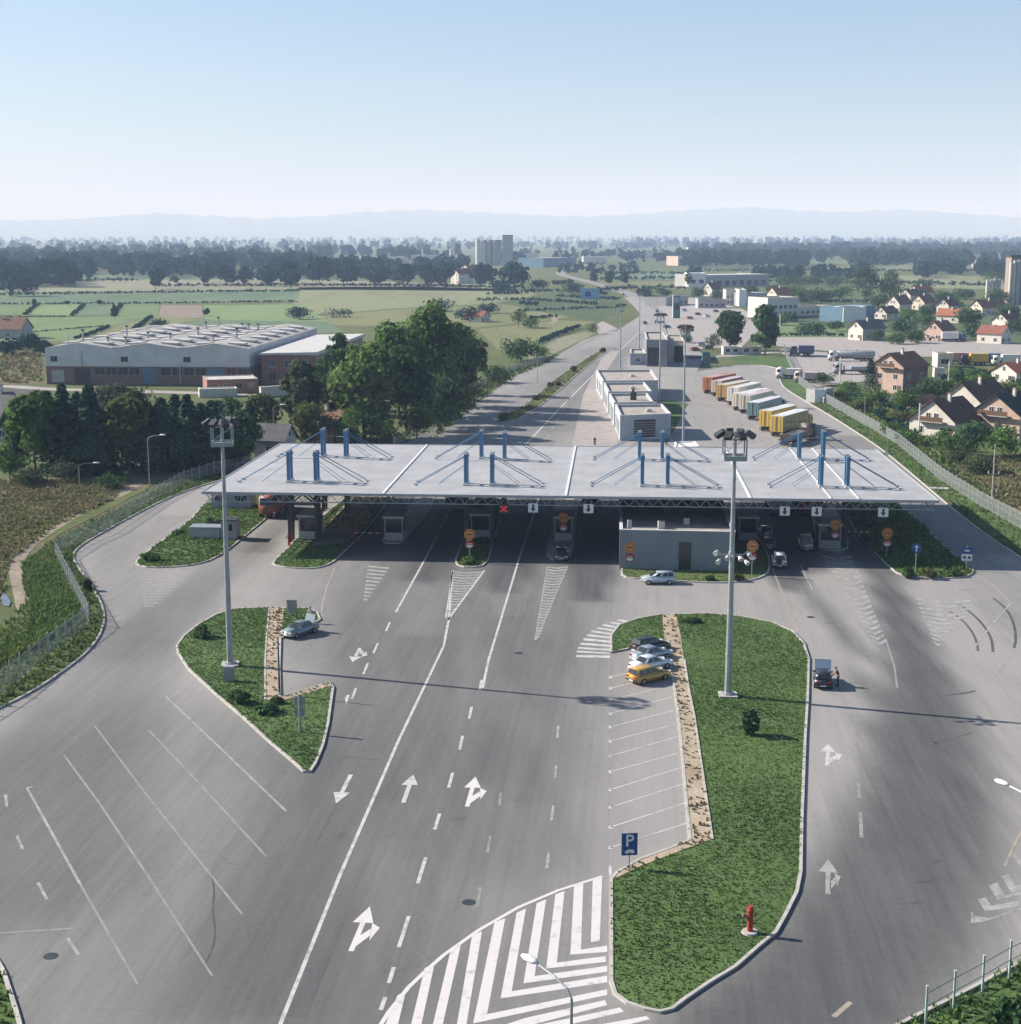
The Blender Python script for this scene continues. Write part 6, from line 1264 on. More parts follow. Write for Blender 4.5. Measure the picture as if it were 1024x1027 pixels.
# ------------------------------------------------------------------ cars
def paint(name, col, rough=.3, metal=.2):
    if name in M: return name
    m = mat(name, col, rough, metal, var=.05, scale=.8, spec=.5); m.node_tree.nodes["Principled BSDF"].inputs["Coat Weight"].default_value = .6
    M[name] = m; return name
def wheel(t, x, y, r, w=.19, nm='wheel'):
    mb = MB(); s = 1 if y > 0 else -1; mb.tube((x, y - w / 2, r), (x, y + w / 2, r), r, 'black', n=16); o = mb.obj(nm, t, bevel=.0)
    mb = MB(); mb.tube((x, y + s * (w / 2 - .02), r), (x, y + s * (w / 2 + .012), r), r * .62, 'rim', r * .56, n=12); mb.tube((x, y + s * (w / 2 + .0), r), (x, y + s * (w / 2 + .03), r), r * .16, 'steel_dark', n=8); mb.obj('rim', o)
KINDS_ = {  # lower outline (fraction of length, height m), greenhouse rear-bottom, rear-top, front-top, front-bottom, roof height
    'hatch': ([(-.5, .36), (-.5, .72), (-.485, .90), (.235, .93), (.44, .76), (.495, .60), (.5, .36), (.43, .22), (-.44, .22)], (-.47, -.40, .06, .27), 1.42),
    'wagon': ([(-.5, .36), (-.5, .74), (-.49, .90), (.24, .93), (.45, .78), (.495, .62), (.5, .36), (.43, .22), (-.44, .22)], (-.488, -.45, .05, .26), 1.44),
    'sedan': ([(-.5, .38), (-.5, .78), (-.47, .90), (-.30, .93), (.22, .92), (.45, .76), (.495, .60), (.5, .36), (.43, .22), (-.44, .22)], (-.34, -.20, .06, .25), 1.40),
    'suv': ([(-.5, .45), (-.5, .86), (-.49, 1.05), (.24, 1.06), (.46, .98), (.495, .80), (.5, .45), (.43, .34), (-.44, .34)], (-.488, -.45, .10, .25), 1.76),
    'van': ([(-.5, .40), (-.5, .95), (-.495, 1.1), (.34, 1.1), (.47, .90), (.497, .70), (.5, .40), (.44, .28), (-.44, .28)], (-.492, -.47, .20, .38), 1.95)}
def car(px, py, a, b, pk, label, kind='hatch', L=4.0, w=1.66, group=None, extra=None, z=0.0, scale=1.0):
    """a->b: two pixels on the ground giving the heading, tail to nose"""
    p = G(px, py); d = G(*b) - G(*a); rz = math.atan2(d.y, d.x)
    t = thing('parked_car' if kind != 'van' else 'delivery_van', label, 'car' if kind != 'van' else 'van', (p.x, p.y, z), rz, group)
    prof, (g0, g1, g2, g3), H = KINDS_[kind]; pr = [(x * L, zz) for x, zz in prof]; n = len(pr); hw = w / 2
    mb = MB(); v = []
    for s, in_ in ((-1, 0), (1, 0)): v += [(x, s * hw * (1 - .06 * abs(x / L * 2) ** 3), zz) for x, zz in pr]
    mb.add(v, [tuple(range(n)), tuple(range(n, 2 * n))[::-1]] + [(i, n + i, n + (i + 1) % n, (i + 1) % n) for i in range(n)], pk)
    zb = max(zz for _, zz in prof) - .03
    body = mb.obj('body', t, True, bevel=.05, seg=2)
    cb = MB(); bw, tw = hw * .92, hw * .74; g0, g1, g2, g3 = [q * L for q in (g0, g1, g2, g3)]
    Bq = [(g0, -bw, zb), (g3, -bw * .97, zb), (g3, bw * .97, zb), (g0, bw, zb)]; Tq = [(g1, -tw, H), (g2, -tw, H - .02), (g2, tw, H - .02), (g1, tw, H)]
    cb.add(Bq + Tq, [(3, 2, 1, 0), (4, 5, 6, 7), (0, 1, 5, 4), (1, 2, 6, 5), (2, 3, 7, 6), (3, 0, 4, 7)], pk); cb.obj('cabin', body, True, bevel=.045)
    def pane(nm, q, fx0, fx1, fy0=.14, fy1=.90, off=.012):
        A, B_, C_, D_ = [Vector(x) for x in q]; nn = (B_ - A).cross(D_ - A).normalized() * off
        P = lambda u, v_: (A.lerp(B_, u).lerp(D_.lerp(C_, u), v_)) + nn
        g = MB(); g.add([P(fx0, fy0), P(fx1, fy0), P(fx1, fy1), P(fx0, fy1)], [(0, 1, 2, 3)], 'glass'); g.obj(nm, t)
    pane('windscreen', (Bq[1], Bq[2], Tq[2], Tq[1]), .06, .94, .06, .94); pane('rear_window', (Bq[3], Bq[0], Tq[0], Tq[3]), .08, .92, .20, .92)
    for q in ((Bq[0], Bq[1], Tq[1], Tq[0]), (Bq[2], Bq[3], Tq[3], Tq[2])):
        sp = [(.08, .30), (.33, .60), (.63, .90)] if kind in ('wagon', 'suv', 'van') else [(.12, .46), (.50, .88)]
        if q[0][1] > 0: sp = [(1 - b_, 1 - a_) for a_, b_ in sp]
        for a_, b_ in sp: pane('side_window', q, a_, b_)
    r = .30 if kind not in ('suv', 'van') else .37
    for x in (-.31 * L, .315 * L):
        for y in (-hw + .075, hw - .075): wheel(t, x, y, r)
    for s in (-1, 1):
        m = MB(); y = s * hw * .68; zl = prof[-4][1] + .02; m.box(.478 * L, .502 * L, y - .19, y + .19, zl - .02, zl + .12, 'lamp_glass'); m.obj('headlight', t, bevel=.01)
        m = MB(); m.box(-.507 * L, -.485 * L, y - .14, y + .14, .66, .82, 'red_lens'); m.obj('tail_light', t, bevel=.01)
        m = MB(); m.box(g3 - .35, g3 - .2, s * (hw + .02) - .09, s * (hw + .02) + .09, zb, zb + .13, pk if kind != 'wagon' else 'steel_dark'); m.obj('mirror', t, bevel=.02)
    for x, nm in ((.505 * L, 'bumper'), (-.508 * L, 'bumper')):
        m = MB(); m.box(x - .05, x + .05, -hw * .9, hw * .9, .36, .50, 'steel_dark' if kind in ('suv', 'van', 'wagon') else pk); m.obj(nm, t, bevel=.02)
        m = MB(); sx = 1 if x > 0 else -1; m.box(x + sx * .052, x + sx * .06, -.25, .25, .38, .48, 'white'); m.obj('number_plate', t)
    if extra: extra(t, L, hw, H, pk)
    return t
paint('car_yellow', (.50, .30, .06)); paint('car_white', (.68, .70, .72)); paint('car_silver', (.40, .46, .50), .3, .5); paint('car_dark', (.020, .028, .034)); paint('car_green_silver', (.26, .31, .31), .3, .5); paint('car_pale_blue', (.50, .56, .60)); paint('car_red', (.25, .03, .02)); paint('car_blue', (.03, .06, .14)); paint('car_grey', (.12, .13, .14), .3, .5)
gb = 'cars parked in the bays of the large island'
SL = ((612.5, 690), (673, 676))
car(650.5, 682.5, *SL, 'car_yellow', 'mustard yellow estate car nearest in the row of parked cars', 'wagon', 4.15, 1.68, gb)
car(652.5, 671.5, *SL, 'car_white', 'white saloon car between the yellow estate and the pale blue saloon', 'sedan', 4.3, 1.68, gb)
car(653, 661.5, *SL, 'car_silver', 'pale blue silver saloon car between white and black cars', 'sedan', 4.3, 1.68, gb)
car(651.5, 652.5, *SL, 'car_dark', 'black car farthest in the row of parked cars by the lawn', 'hatch', 4.1, 1.68, gb)
def open_boot(t, L, hw, H, pk):
    m = MB(); m.add([(-.33 * L, -hw * .8, 1.0), (-.33 * L, hw * .8, 1.0), (-.40 * L, hw * .75, 1.85), (-.40 * L, -hw * .75, 1.85)], [(0, 1, 2, 3)], pk); m.add([(-.34 * L, -hw * .8, 1.0), (-.34 * L, hw * .8, 1.0), (-.41 * L, hw * .75, 1.85), (-.41 * L, -hw * .75, 1.85)], [(3, 2, 1, 0)], 'steel_dark'); m.obj('boot_lid', t)
car(301, 636.5, (317, 632.3), (295.5, 639), 'car_green_silver', 'silver green saloon car with its boot lid raised at the left island', 'sedan', 4.2, 1.66, None, open_boot)
car(660, 585, (680, 584.6), (640, 585), 'car_pale_blue', 'pale blue white hatchback standing along the grey office', 'wagon', 3.95, 1.62)
def open_bonnet(t, L, hw, H, pk):
    m = MB(); m.add([(.24 * L, -hw * .9, .97), (.24 * L, hw * .9, .97), (.30 * L, hw * .92, 2.0), (.30 * L, -hw * .92, 2.0)], [(3, 2, 1, 0)], 'car_pale_blue'); m.add([(.25 * L, -hw * .9, .97), (.25 * L, hw * .9, .97), (.31 * L, hw * .92, 2.0), (.31 * L, -hw * .92, 2.0)], [(0, 1, 2, 3)], 'steel_dark'); m.beam((.30 * L, -hw * .92, 2.0), (.30 * L, hw * .92, 2.0), .07, .07, 'bldg_trim'); m.obj('bonnet', t)
car(825, 686, (825, 694), (823.5, 672), 'car_dark', 'small black car with its bonnet raised by the right kerb of the large island', 'hatch', 4.0, 1.6, None, open_bonnet)
gq = 'cars queueing under the canopy'
def spare(t, L, hw, H, pk): m = MB(); m.tube((-.508 * L, .1, .98), (-.508 * L - .22, .1, .98), .36, 'black', n=16); o = m.obj('spare_wheel', t); m = MB(); m.tube((-.508 * L - .221, .1, .98), (-.508 * L - .24, .1, .98), .24, 'steel_dark', n=12); m.obj('rim', o)
away = lambda x, y: ((x, y + 6), (x + (x - 618) * -.02, y - 6))
car(563, 560, (563.5, 553), (563, 568), 'car_grey', 'dark grey saloon car facing forward at the hatched nose', 'sedan', 4.3, 1.7, gq)
car(781, 567.5, *away(781, 567), 'car_white', 'white off road car with a spare wheel on its tailgate', 'suv', 4.0, 1.74, gq, spare)
car(808, 551, *away(808, 551), 'car_silver', 'silver hatchback waiting in the shade left of the low booth', 'van', 4.2, 1.74, gq)
car(771, 549, *away(771, 549), 'car_grey', 'dark saloon queueing in front of the white off road car', 'sedan', 4.3, 1.7, gq); car(768, 537, *away(768, 537), 'car_silver', 'grey car first in the queue in the deep shade', 'hatch', 4.1, 1.7, gq)
car(778, 557, *away(778, 557), 'car_dark', 'black car between the queueing saloon and the white off road car', 'hatch', 3.9, 1.66, gq) if False else None
gf = 'small cars in the distance'
for x, y, h, pk, lb in ((647, 325, 1, 'car_dark', 'black car driving off on the highway'), (658, 324, 1, 'car_grey', 'grey car at the highway edge beside the forecourt'), (659, 313, 1, 'car_dark', 'far dark car on the highway by the forecourt'), (669, 329, 0, 'car_blue', 'dark blue car parked at the forecourt entry'), (697, 352, 0, 'car_red', 'red car parked left of the white cabins'), (703, 347, 0, 'car_silver', 'silver car behind the red car'), (710, 350, 0, 'car_dark', 'dark car between red car and white cabins'),
                        (686, 312, 0, 'car_silver', 'silver car under the green forecourt pylon'), (700, 316, 0, 'car_dark', 'dark car on the forecourt middle'), (709, 318, 0, 'car_white', 'white car on the forecourt'), (718, 313, 0, 'car_blue', 'blue car at the forecourt edge'), (692, 320, 0, 'car_red', 'red car on the near side of the forecourt'), (898, 405, 0, 'car_blue', 'dark blue car in the garden below the half built house'), (607, 288, 1, 'car_dark', 'tiny dark car at the highway bend'), (625, 296, 1, 'car_red', 'tiny red car on the far highway')):
    car(x, y, *(((x - 3, y + 3), (x + 2, y - 2)) if h else ((x - 4, y), (x + 4, y - .6))), pk, lb, 'hatch', 4.2, 1.7, gf)

# ------------------------------------------------------------------ lorries
paint('lorry_orange', (.44, .16, .045), .6, 0); paint('lorry_maroon', (.24, .05, .07), .6, 0); paint('lorry_ochre', (.42, .25, .07), .6, 0); paint('lorry_white', (.66, .65, .62), .6, 0); paint('lorry_cream', (.58, .52, .42), .6, 0); paint('lorry_teal', (.13, .22, .25), .6, 0); paint('lorry_yellow', (.58, .38, .05), .6, 0); paint('lorry_olive', (.22, .19, .05), .6, 0); paint('lorry_pink', (.56, .42, .42), .6, 0); paint('lorry_brown', (.045, .032, .025), .6, 0); paint('lorry_grey', (.30, .32, .34), .6, 0); paint('lorry_blue', (.05, .09, .18), .6, 0); paint('lorry_rose', (.55, .27, .22), .6, 0)
def lorry(px, py, rz, side, rear, roof, cab, label, L=13.6, w=2.75, h=4.3, group=None, shape='box', cabf=True):
    p = G(px, py); t = thing('lorry', label, 'lorry', (p.x, p.y, 0), rz, group); hw = w / 2
    fl = 1.15
    if shape == 'tank':
        mb = MB(); ring = []
        for x in (0, .35, L - .35, L):
            k = .82 if x in (0, L) else 1
            ring += [(x, math.cos(q / 14 * 6.283) * hw * k, 2.3 + math.sin(q / 14 * 6.283) * 1.05 * k) for q in range(14)]
        mb.add(ring, [(i * 14 + j, (i + 1) * 14 + j, (i + 1) * 14 + (j + 1) % 14, i * 14 + (j + 1) % 14) for i in range(3) for j in range(14)] + [tuple(range(14)), tuple(range(42, 56))[::-1]], side); mb.obj('tank', t, True)
        mb = MB(); mb.box(.6, L - .6, -.35, .35, 3.36, 3.46, roof); [mb.tube((L * f_, 0, 3.3), (L * f_, 0, 3.6), .3, 'steel', n=10) for f_ in (.25, .5, .75)]; mb.obj('walkway', t)
    elif shape == 'flat':
        mb = MB(); mb.box(0, L, -hw, hw, fl, fl + .2, side); mb.obj('load_bed', t); mb = MB(); mb.box(L - .12, L, -hw, hw, fl + .201, fl + 1.4, rear); mb.obj('headboard', t)
        mb = MB(); mb.box(.4, L - 2, -hw + .15, hw - .15, fl + .201, fl + 1.1, roof); mb.obj('load', t, bevel=.12)
    else:
        mb = MB(); mb.box(.05, L, -hw, hw, fl, h - .06, side); n = 9
        for i in range(1, n): x = L * i / n; mb.box(x - .03, x + .03, -hw - .03, -hw - .002, fl, h - .1, side); mb.box(x - .03, x + .03, hw + .002, hw + .03, fl, h - .1, side)
        mb.obj('trailer_box', t)
        mb = MB(); mb.box(.0, .045, -hw, hw, fl, h - .04, rear); mb.box(-.03, -.002, -.03, .03, fl + .05, h - .1, 'steel_dark'); [mb.tube((-.02, y, fl + .1), (-.02, y, h - .2), .025, 'steel', n=6) for y in (-hw * .6, -.2, .2, hw * .6)]; mb.obj('rear_doors', t)
        mb = MB(); mb.add([(0, -hw - .02, h - .055), (L, -hw - .02, h - .055), (L, hw + .02, h - .055), (0, hw + .02, h - .055), (0, 0, h + .06), (L, 0, h + .06)], [(0, 1, 5, 4), (2, 3, 4, 5), (1, 2, 5), (3, 0, 4)], roof); mb.obj('roof_tarpaulin', t)
    mb = MB(); mb.box(.2, L + 1.4, -.45, .45, .75, 1.14, 'steel_dark'); mb.box(.1, .2, -hw * .95, hw * .95, .45, .6, 'steel_dark'); mb.box(L * .35, L * .55, -hw * .9, hw * .9, .45, 1.0, 'steel_dark'); mb.obj('chassis', t)
    for s in (-1, 1):
        mb = MB(); mb.box(.02, .09, s * hw * .75 - .18, s * hw * .75 + .18, .78, .95, 'red_lens'); mb.obj('tail_light', t)
    for x in ((1.6, 2.9, 4.2) if L > 9 else (1.6, 2.9)) + (L + .2, L + 2.3):
        for y in (-hw + .2, hw - .2): wheel(t, x, y, .5, .36)
    x0 = L + .75
    mb = MB(); v = []
    for y in (-hw * .98, hw * .98): v += [(x0, y, .6), (x0 + 2.25, y, .6), (x0 + 2.25, y, 1.9), (x0 + 2.0, y, 3.0), (x0 + 1.3, y, 3.25), (x0, y, 3.3)]
    mb.add(v, [tuple(range(6)), tuple(range(6, 12))[::-1]] + [(i, 6 + i, 6 + (i + 1) % 6, (i + 1) % 6) for i in range(6)], cab); mb.obj('cab', t, True, bevel=.08)
    mb = MB(); mb.add([(x0 + 2.265, -hw * .85, 1.95), (x0 + 2.265, hw * .85, 1.95), (x0 + 2.03, hw * .8, 2.95), (x0 + 2.03, -hw * .8, 2.95)], [(0, 1, 2, 3)], 'glass'); mb.obj('windscreen', t)
    for s in (-1, 1):
        mb = MB(); y = s * (hw * .98 + .012); mb.add([(x0 + .9, y, 1.9), (x0 + 2.05, y, 1.9), (x0 + 1.85, y, 2.75), (x0 + .9, y, 2.75)], [(0, 1, 2, 3) if s < 0 else (3, 2, 1, 0)], 'glass'); mb.obj('side_window', t)
        mb = MB(); mb.box(x0 + 2.24, x0 + 2.28, s * hw * .7 - .2, s * hw * .7 + .2, .85, 1.05, 'lamp_glass'); mb.obj('headlight', t)
    return t
gl = 'lorries parked in the slanted row'; HD = R(58)
LOR = [(707, 393, 'lorry_maroon', 'lorry_orange', 'lorry_orange', 'car_dark', 'lorry with brown orange rear doors at the far end of the slanted row'), (715, 396.5, 'lorry_maroon', 'lorry_cream', 'lorry_pink', 'car_red', 'lorry with dark red sides and a pinkish white roof second from the far end'), (722, 400.5, 'lorry_ochre', 'lorry_ochre', 'lorry_cream', 'car_dark', 'ochre lorry with a cream roof between the dark red and white lorries'),
       (731.5, 405.5, 'lorry_cream', 'lorry_white', 'lorry_white', 'lorry_white', 'white lorry with bright white rear doors beside the ochre one'), (738.5, 409.5, 'lorry_white', 'lorry_cream', 'lorry_white', 'lorry_blue', 'white lorry with cream rear doors in the middle of the slanted row'), (745, 413.5, 'lorry_cream', 'lorry_cream', 'lorry_pink', 'lorry_white', 'cream lorry with pinkish white roof left of the teal one'),
       (754, 420, 'lorry_teal', 'lorry_teal', 'lorry_white', 'car_dark', 'teal blue lorry with a white roof'), (766, 431, 'lorry_yellow', 'lorry_yellow', 'lorry_white', 'lorry_yellow', 'yellow lorry with a white roof, left one of the yellow pair'), (777, 436, 'lorry_olive', 'lorry_yellow', 'lorry_white', 'lorry_yellow', 'yellow lorry with olive sides, right one of the yellow pair')]
for i_, (x, y, sd, rr, rf, cb, lb) in enumerate(LOR): lorry(x + (2.2, 3.0, 1.0, 2.6, .6, 1.2, .4, .8, 1.2)[i_], y + (2.4, 1.4, 2.6, 1.6, 3.0, 2.0, 2.0, 2.2, 2.8)[i_], HD + R((0, 1.6, -1.2, 1.0, -2.0, .6, 2.0, -1, .5)[i_]), sd, rr, rf, cb, lb, h=(4.4, 4.1, 4.3, 4.5, 4.2, 4.4, 4.1, 4.5, 4.4)[i_], L=(15, 14.6, 14, 15, 15, 14.4, 15, 13.4, 14.6)[i_], group=gl)
lorry(787, 448, HD, 'lorry_brown', 'lorry_brown', 'lorry_brown', 'lorry_brown', 'dark brown lorry with a low load in front of the yellow pair', L=11, group=gl, shape='flat')
paint('lorry_rust', (.24, .075, .04), .6, 0); lorry(284, 519, R(-94), 'lorry_rust', 'lorry_rust', 'lorry_rust', 'lorry_rust', 'orange red lorry coming through the leftmost lane', L=7, h=3.4).location = (*G(284, 508).xy, 0)
lorry(784, 520, R(86), 'lorry_grey', 'lorry_grey', 'lorry_grey', 'car_dark', 'grey lorry seen from behind in the shade over the queueing cars', L=9, h=4.0)
lorry(812, 519, R(86), 'lorry_maroon', 'lorry_maroon', 'lorry_grey', 'car_dark', 'dark red lorry seen from behind in the shade under the canopy', L=9, h=3.8)
go = 'lorries on the yard behind the fence'
lorry(877, 362, R(176), 'lorry_grey', 'lorry_grey', 'lorry_white', 'lorry_white', 'silver tank lorry with a white cab on the yard behind the fence', L=12, group=go, shape='tank')
lorry(816, 357, R(176), 'lorry_blue', 'lorry_grey', 'lorry_pink', 'lorry_blue', 'blue grey lorry left of the silver tank lorry', L=5, h=3.6, group=go)
lorry(880, 375, R(178), 'lorry_grey', 'lorry_grey', 'lorry_grey', 'lorry_grey', 'grey flat lorry in front of the silver tank lorry', L=10, group=go, shape='flat')
lorry(944, 342.5, R(-3), 'lorry_white', 'lorry_white', 'lorry_white', 'lorry_blue', 'white box lorry with a dark blue cab on the lot road', L=6.2, h=3.7, group=go)
for x, y, c1, c2, lb in ((972, 365, 'lorry_rose', 'lorry_grey', 'rose pink lorry in the row at the right edge of the lot'), (990, 366, 'lorry_yellow', 'car_dark', 'short yellow lorry right of the rose pink one'), (1004, 366, 'lorry_blue', 'lorry_blue', 'dark blue lorry right of the yellow one'), (1022, 367, 'lorry_white', 'lorry_white', 'white lorry last at the right frame edge')): lorry(x, y, R(176), c1, c1, c1 if c1 != 'lorry_rose' else 'lorry_pink', c2, lb, L=5.5, h=3.7, group=go)
for x, y, c1, lb in ((822, 384, 'lorry_pink', 'pale pink van body among the clutter behind the fence'), (803, 380, 'lorry_white', 'white van body at the head of the right fence')): lorry(x, y, R(165), c1, c1, c1, c1, lb, L=4, h=3, group=go)

# ------------------------------------------------------------------ people
def skin_mesh(verts, edges, radii, k, name, parent, root=0, sub=2, fingers=None):
    me = bpy.data.meshes.new(name); me.from_pydata(verts, edges, []); o = bpy.data.objects.new('tmp', me); COL.objects.link(o)
    md = o.modifiers.new('s', 'SKIN'); sk = me.skin_vertices[0].data
    for i, r_ in enumerate(radii): sk[i].radius = (r_, r_) if not isinstance(r_, tuple) else r_; sk[i].use_root = (i == root)
    md.use_smooth_shade = True; sb = o.modifiers.new('b', 'SUBSURF'); sb.levels = sb.render_levels = sub
    dg = bpy.context.evaluated_depsgraph_get(); dg.update(); m2 = bpy.data.meshes.new_from_object(o.evaluated_get(dg)); bpy.data.objects.remove(o)
    m2.name = name; m2.materials.clear(); m2.materials.append(M[k]); r = bpy.data.objects.new(name, m2); return link(r, parent)
def person(px, py, rz, shirt, trousers, label, lean=0.0, reach=0.0):
    p = G(px, py); t = thing('person', label, 'person', (p.x, p.y, 0), rz)
    L_ = lambda z: lean * max(0, z - .95)            # forward lean is along +x
    V = [(0, 0, .98), (L_(1.2), 0, 1.2), (L_(1.42), 0, 1.42), (L_(1.5) + .01, 0, 1.52), (L_(1.66) + .03, 0, 1.64), (L_(1.74) + .03, 0, 1.74)]; E = [(0, 1), (1, 2), (2, 3), (3, 4), (4, 5)]; Rr = [.145, .135, .15, .058, .095, .07]
    tips = []
    for s in (-1, 1):
        b = len(V); V += [(0.01, s * .10, .92), (.03, s * .11, .50), (0, s * .12, .10), (.15, s * .14, .045)]; E += [(0, b), (b, b + 1), (b + 1, b + 2), (b + 2, b + 3)]; Rr += [.095, .062, .042, .04]
        b = len(V); x0 = L_(1.42); V += [(x0, s * .20, 1.40), (x0 + .02 + reach * .18, s * .25, 1.14 + reach * .04), (x0 + .10 + reach * .42, s * .25, .90 + reach * .18), (x0 + .12 + reach * .50, s * .245, .82 + reach * .18)]; E += [(2, b), (b, b + 1), (b + 1, b + 2), (b + 2, b + 3)]; Rr += [.065, .047, .035, (.042, .022)]; tips.append(V[-1])
    body = skin_mesh(V, E, Rr, 'skin', 'body', t)
    mb = MB()
    for (x, y, z), s in zip(tips, (-1, 1)):
        for i, ln in enumerate((.075, .085, .08, .06)):
            a = (x - .028 + i * .02, y, z - .02); m_ = (a[0] + .006, y - s * .012, a[2] - ln * .55); mb.tube(a, m_, .010, 'skin', .009, 6); mb.tube(m_, (m_[0] + .004, y - s * .034, m_[2] - ln * .45), .009, 'skin', .006, 6)
        mb.tube((x + .03, y, z + .03), (x + .062, y - s * .01, z - .02), .012, 'skin', .008, 6)
    mb.obj('fingers', body)
    hx = L_(1.66) + .03
    mb = MB(); mb.tube((hx + .09, 0, 1.665), (hx + .128, 0, 1.64), .012, 'skin', .018, 6)
    for s in (-1, 1): mb.tube((hx + .082, s * .035, 1.672), (hx + .098, s * .035, 1.672), .013, 'steel_dark', n=8); mb.tube((hx, s * .088, 1.65), (hx - .01, s * .106, 1.655), .028, 'skin', .02, 8)
    mb.tube((hx + .085, -.022, 1.597), (hx + .085, .022, 1.597), .009, 'red_lens', n=6); mb.obj('face', body)
    mb = MB(); ring = []
    for i, (z, r_) in enumerate(((1.62, .102), (1.70, .108), (1.76, .088), (1.795, .045))):
        for q in range(12): an = q / 12 * 6.283; ring.append((hx - .014 + math.cos(an) * r_ * (1.0 if math.cos(an) < .3 or i > 1 else .82), math.sin(an) * r_ * .92, z))
    mb.add(ring, [(i * 12 + j, i * 12 + (j + 1) % 12, (i + 1) * 12 + (j + 1) % 12, (i + 1) * 12 + j) for i in range(3) for j in range(12)] + [tuple(range(36, 48))], 'hair'); mb.obj('hair', t, True)
    Vs = [V[0], V[1], V[2], (V[3][0], 0, 1.47)]; Es = [(0, 1), (1, 2), (2, 3)]; Rs = [.165, .155, .168, .085]
    for s, b in ((-1, 10), (1, 18)):
        n = len(Vs); Vs += [V[b], tuple(np.array(V[b]) * .3 + np.array(V[b + 1]) * .7)]; Es += [(2, n), (n, n + 1)]; Rs += [.085, .068]
    skin_mesh(Vs, Es, Rs, shirt, 'shirt', t)
    Vt = [(0, 0, 1.0), (0, 0, .93)]; Et = [(0, 1)]; Rt = [.165, .16]
    for b in (6, 14): n = len(Vt); Vt += [V[b], V[b + 1], tuple(V[b + 2])]; Et += [(1, n), (n, n + 1), (n + 1, n + 2)]; Rt += [.115, .085, .068]
    skin_mesh(Vt, Et, Rt, trousers, 'trousers', t)
    for b in (8, 16):
        x, y, z = V[b]; mb = MB(); mb.box(x - .09, x + .22, y - .055, y + .055, .0, .10, 'black', (.02, .012)); mb.obj('shoe', t, bevel=.02)
    return t
person(311.5, 625, R(-60), 'cloth_white', 'cloth_dark', 'person in a white top and dark trousers standing behind the silver green car')
person(840.5, 688, R(165), 'cloth_dark', 'cloth_dark', 'person in dark clothes leaning toward the small black car with raised bonnet', lean=.35, reach=.6)
person(596.5, 447, R(-90), 'cloth_dark', 'cloth_dark', 'person in dark clothes walking on the pale pavement behind the canopy')
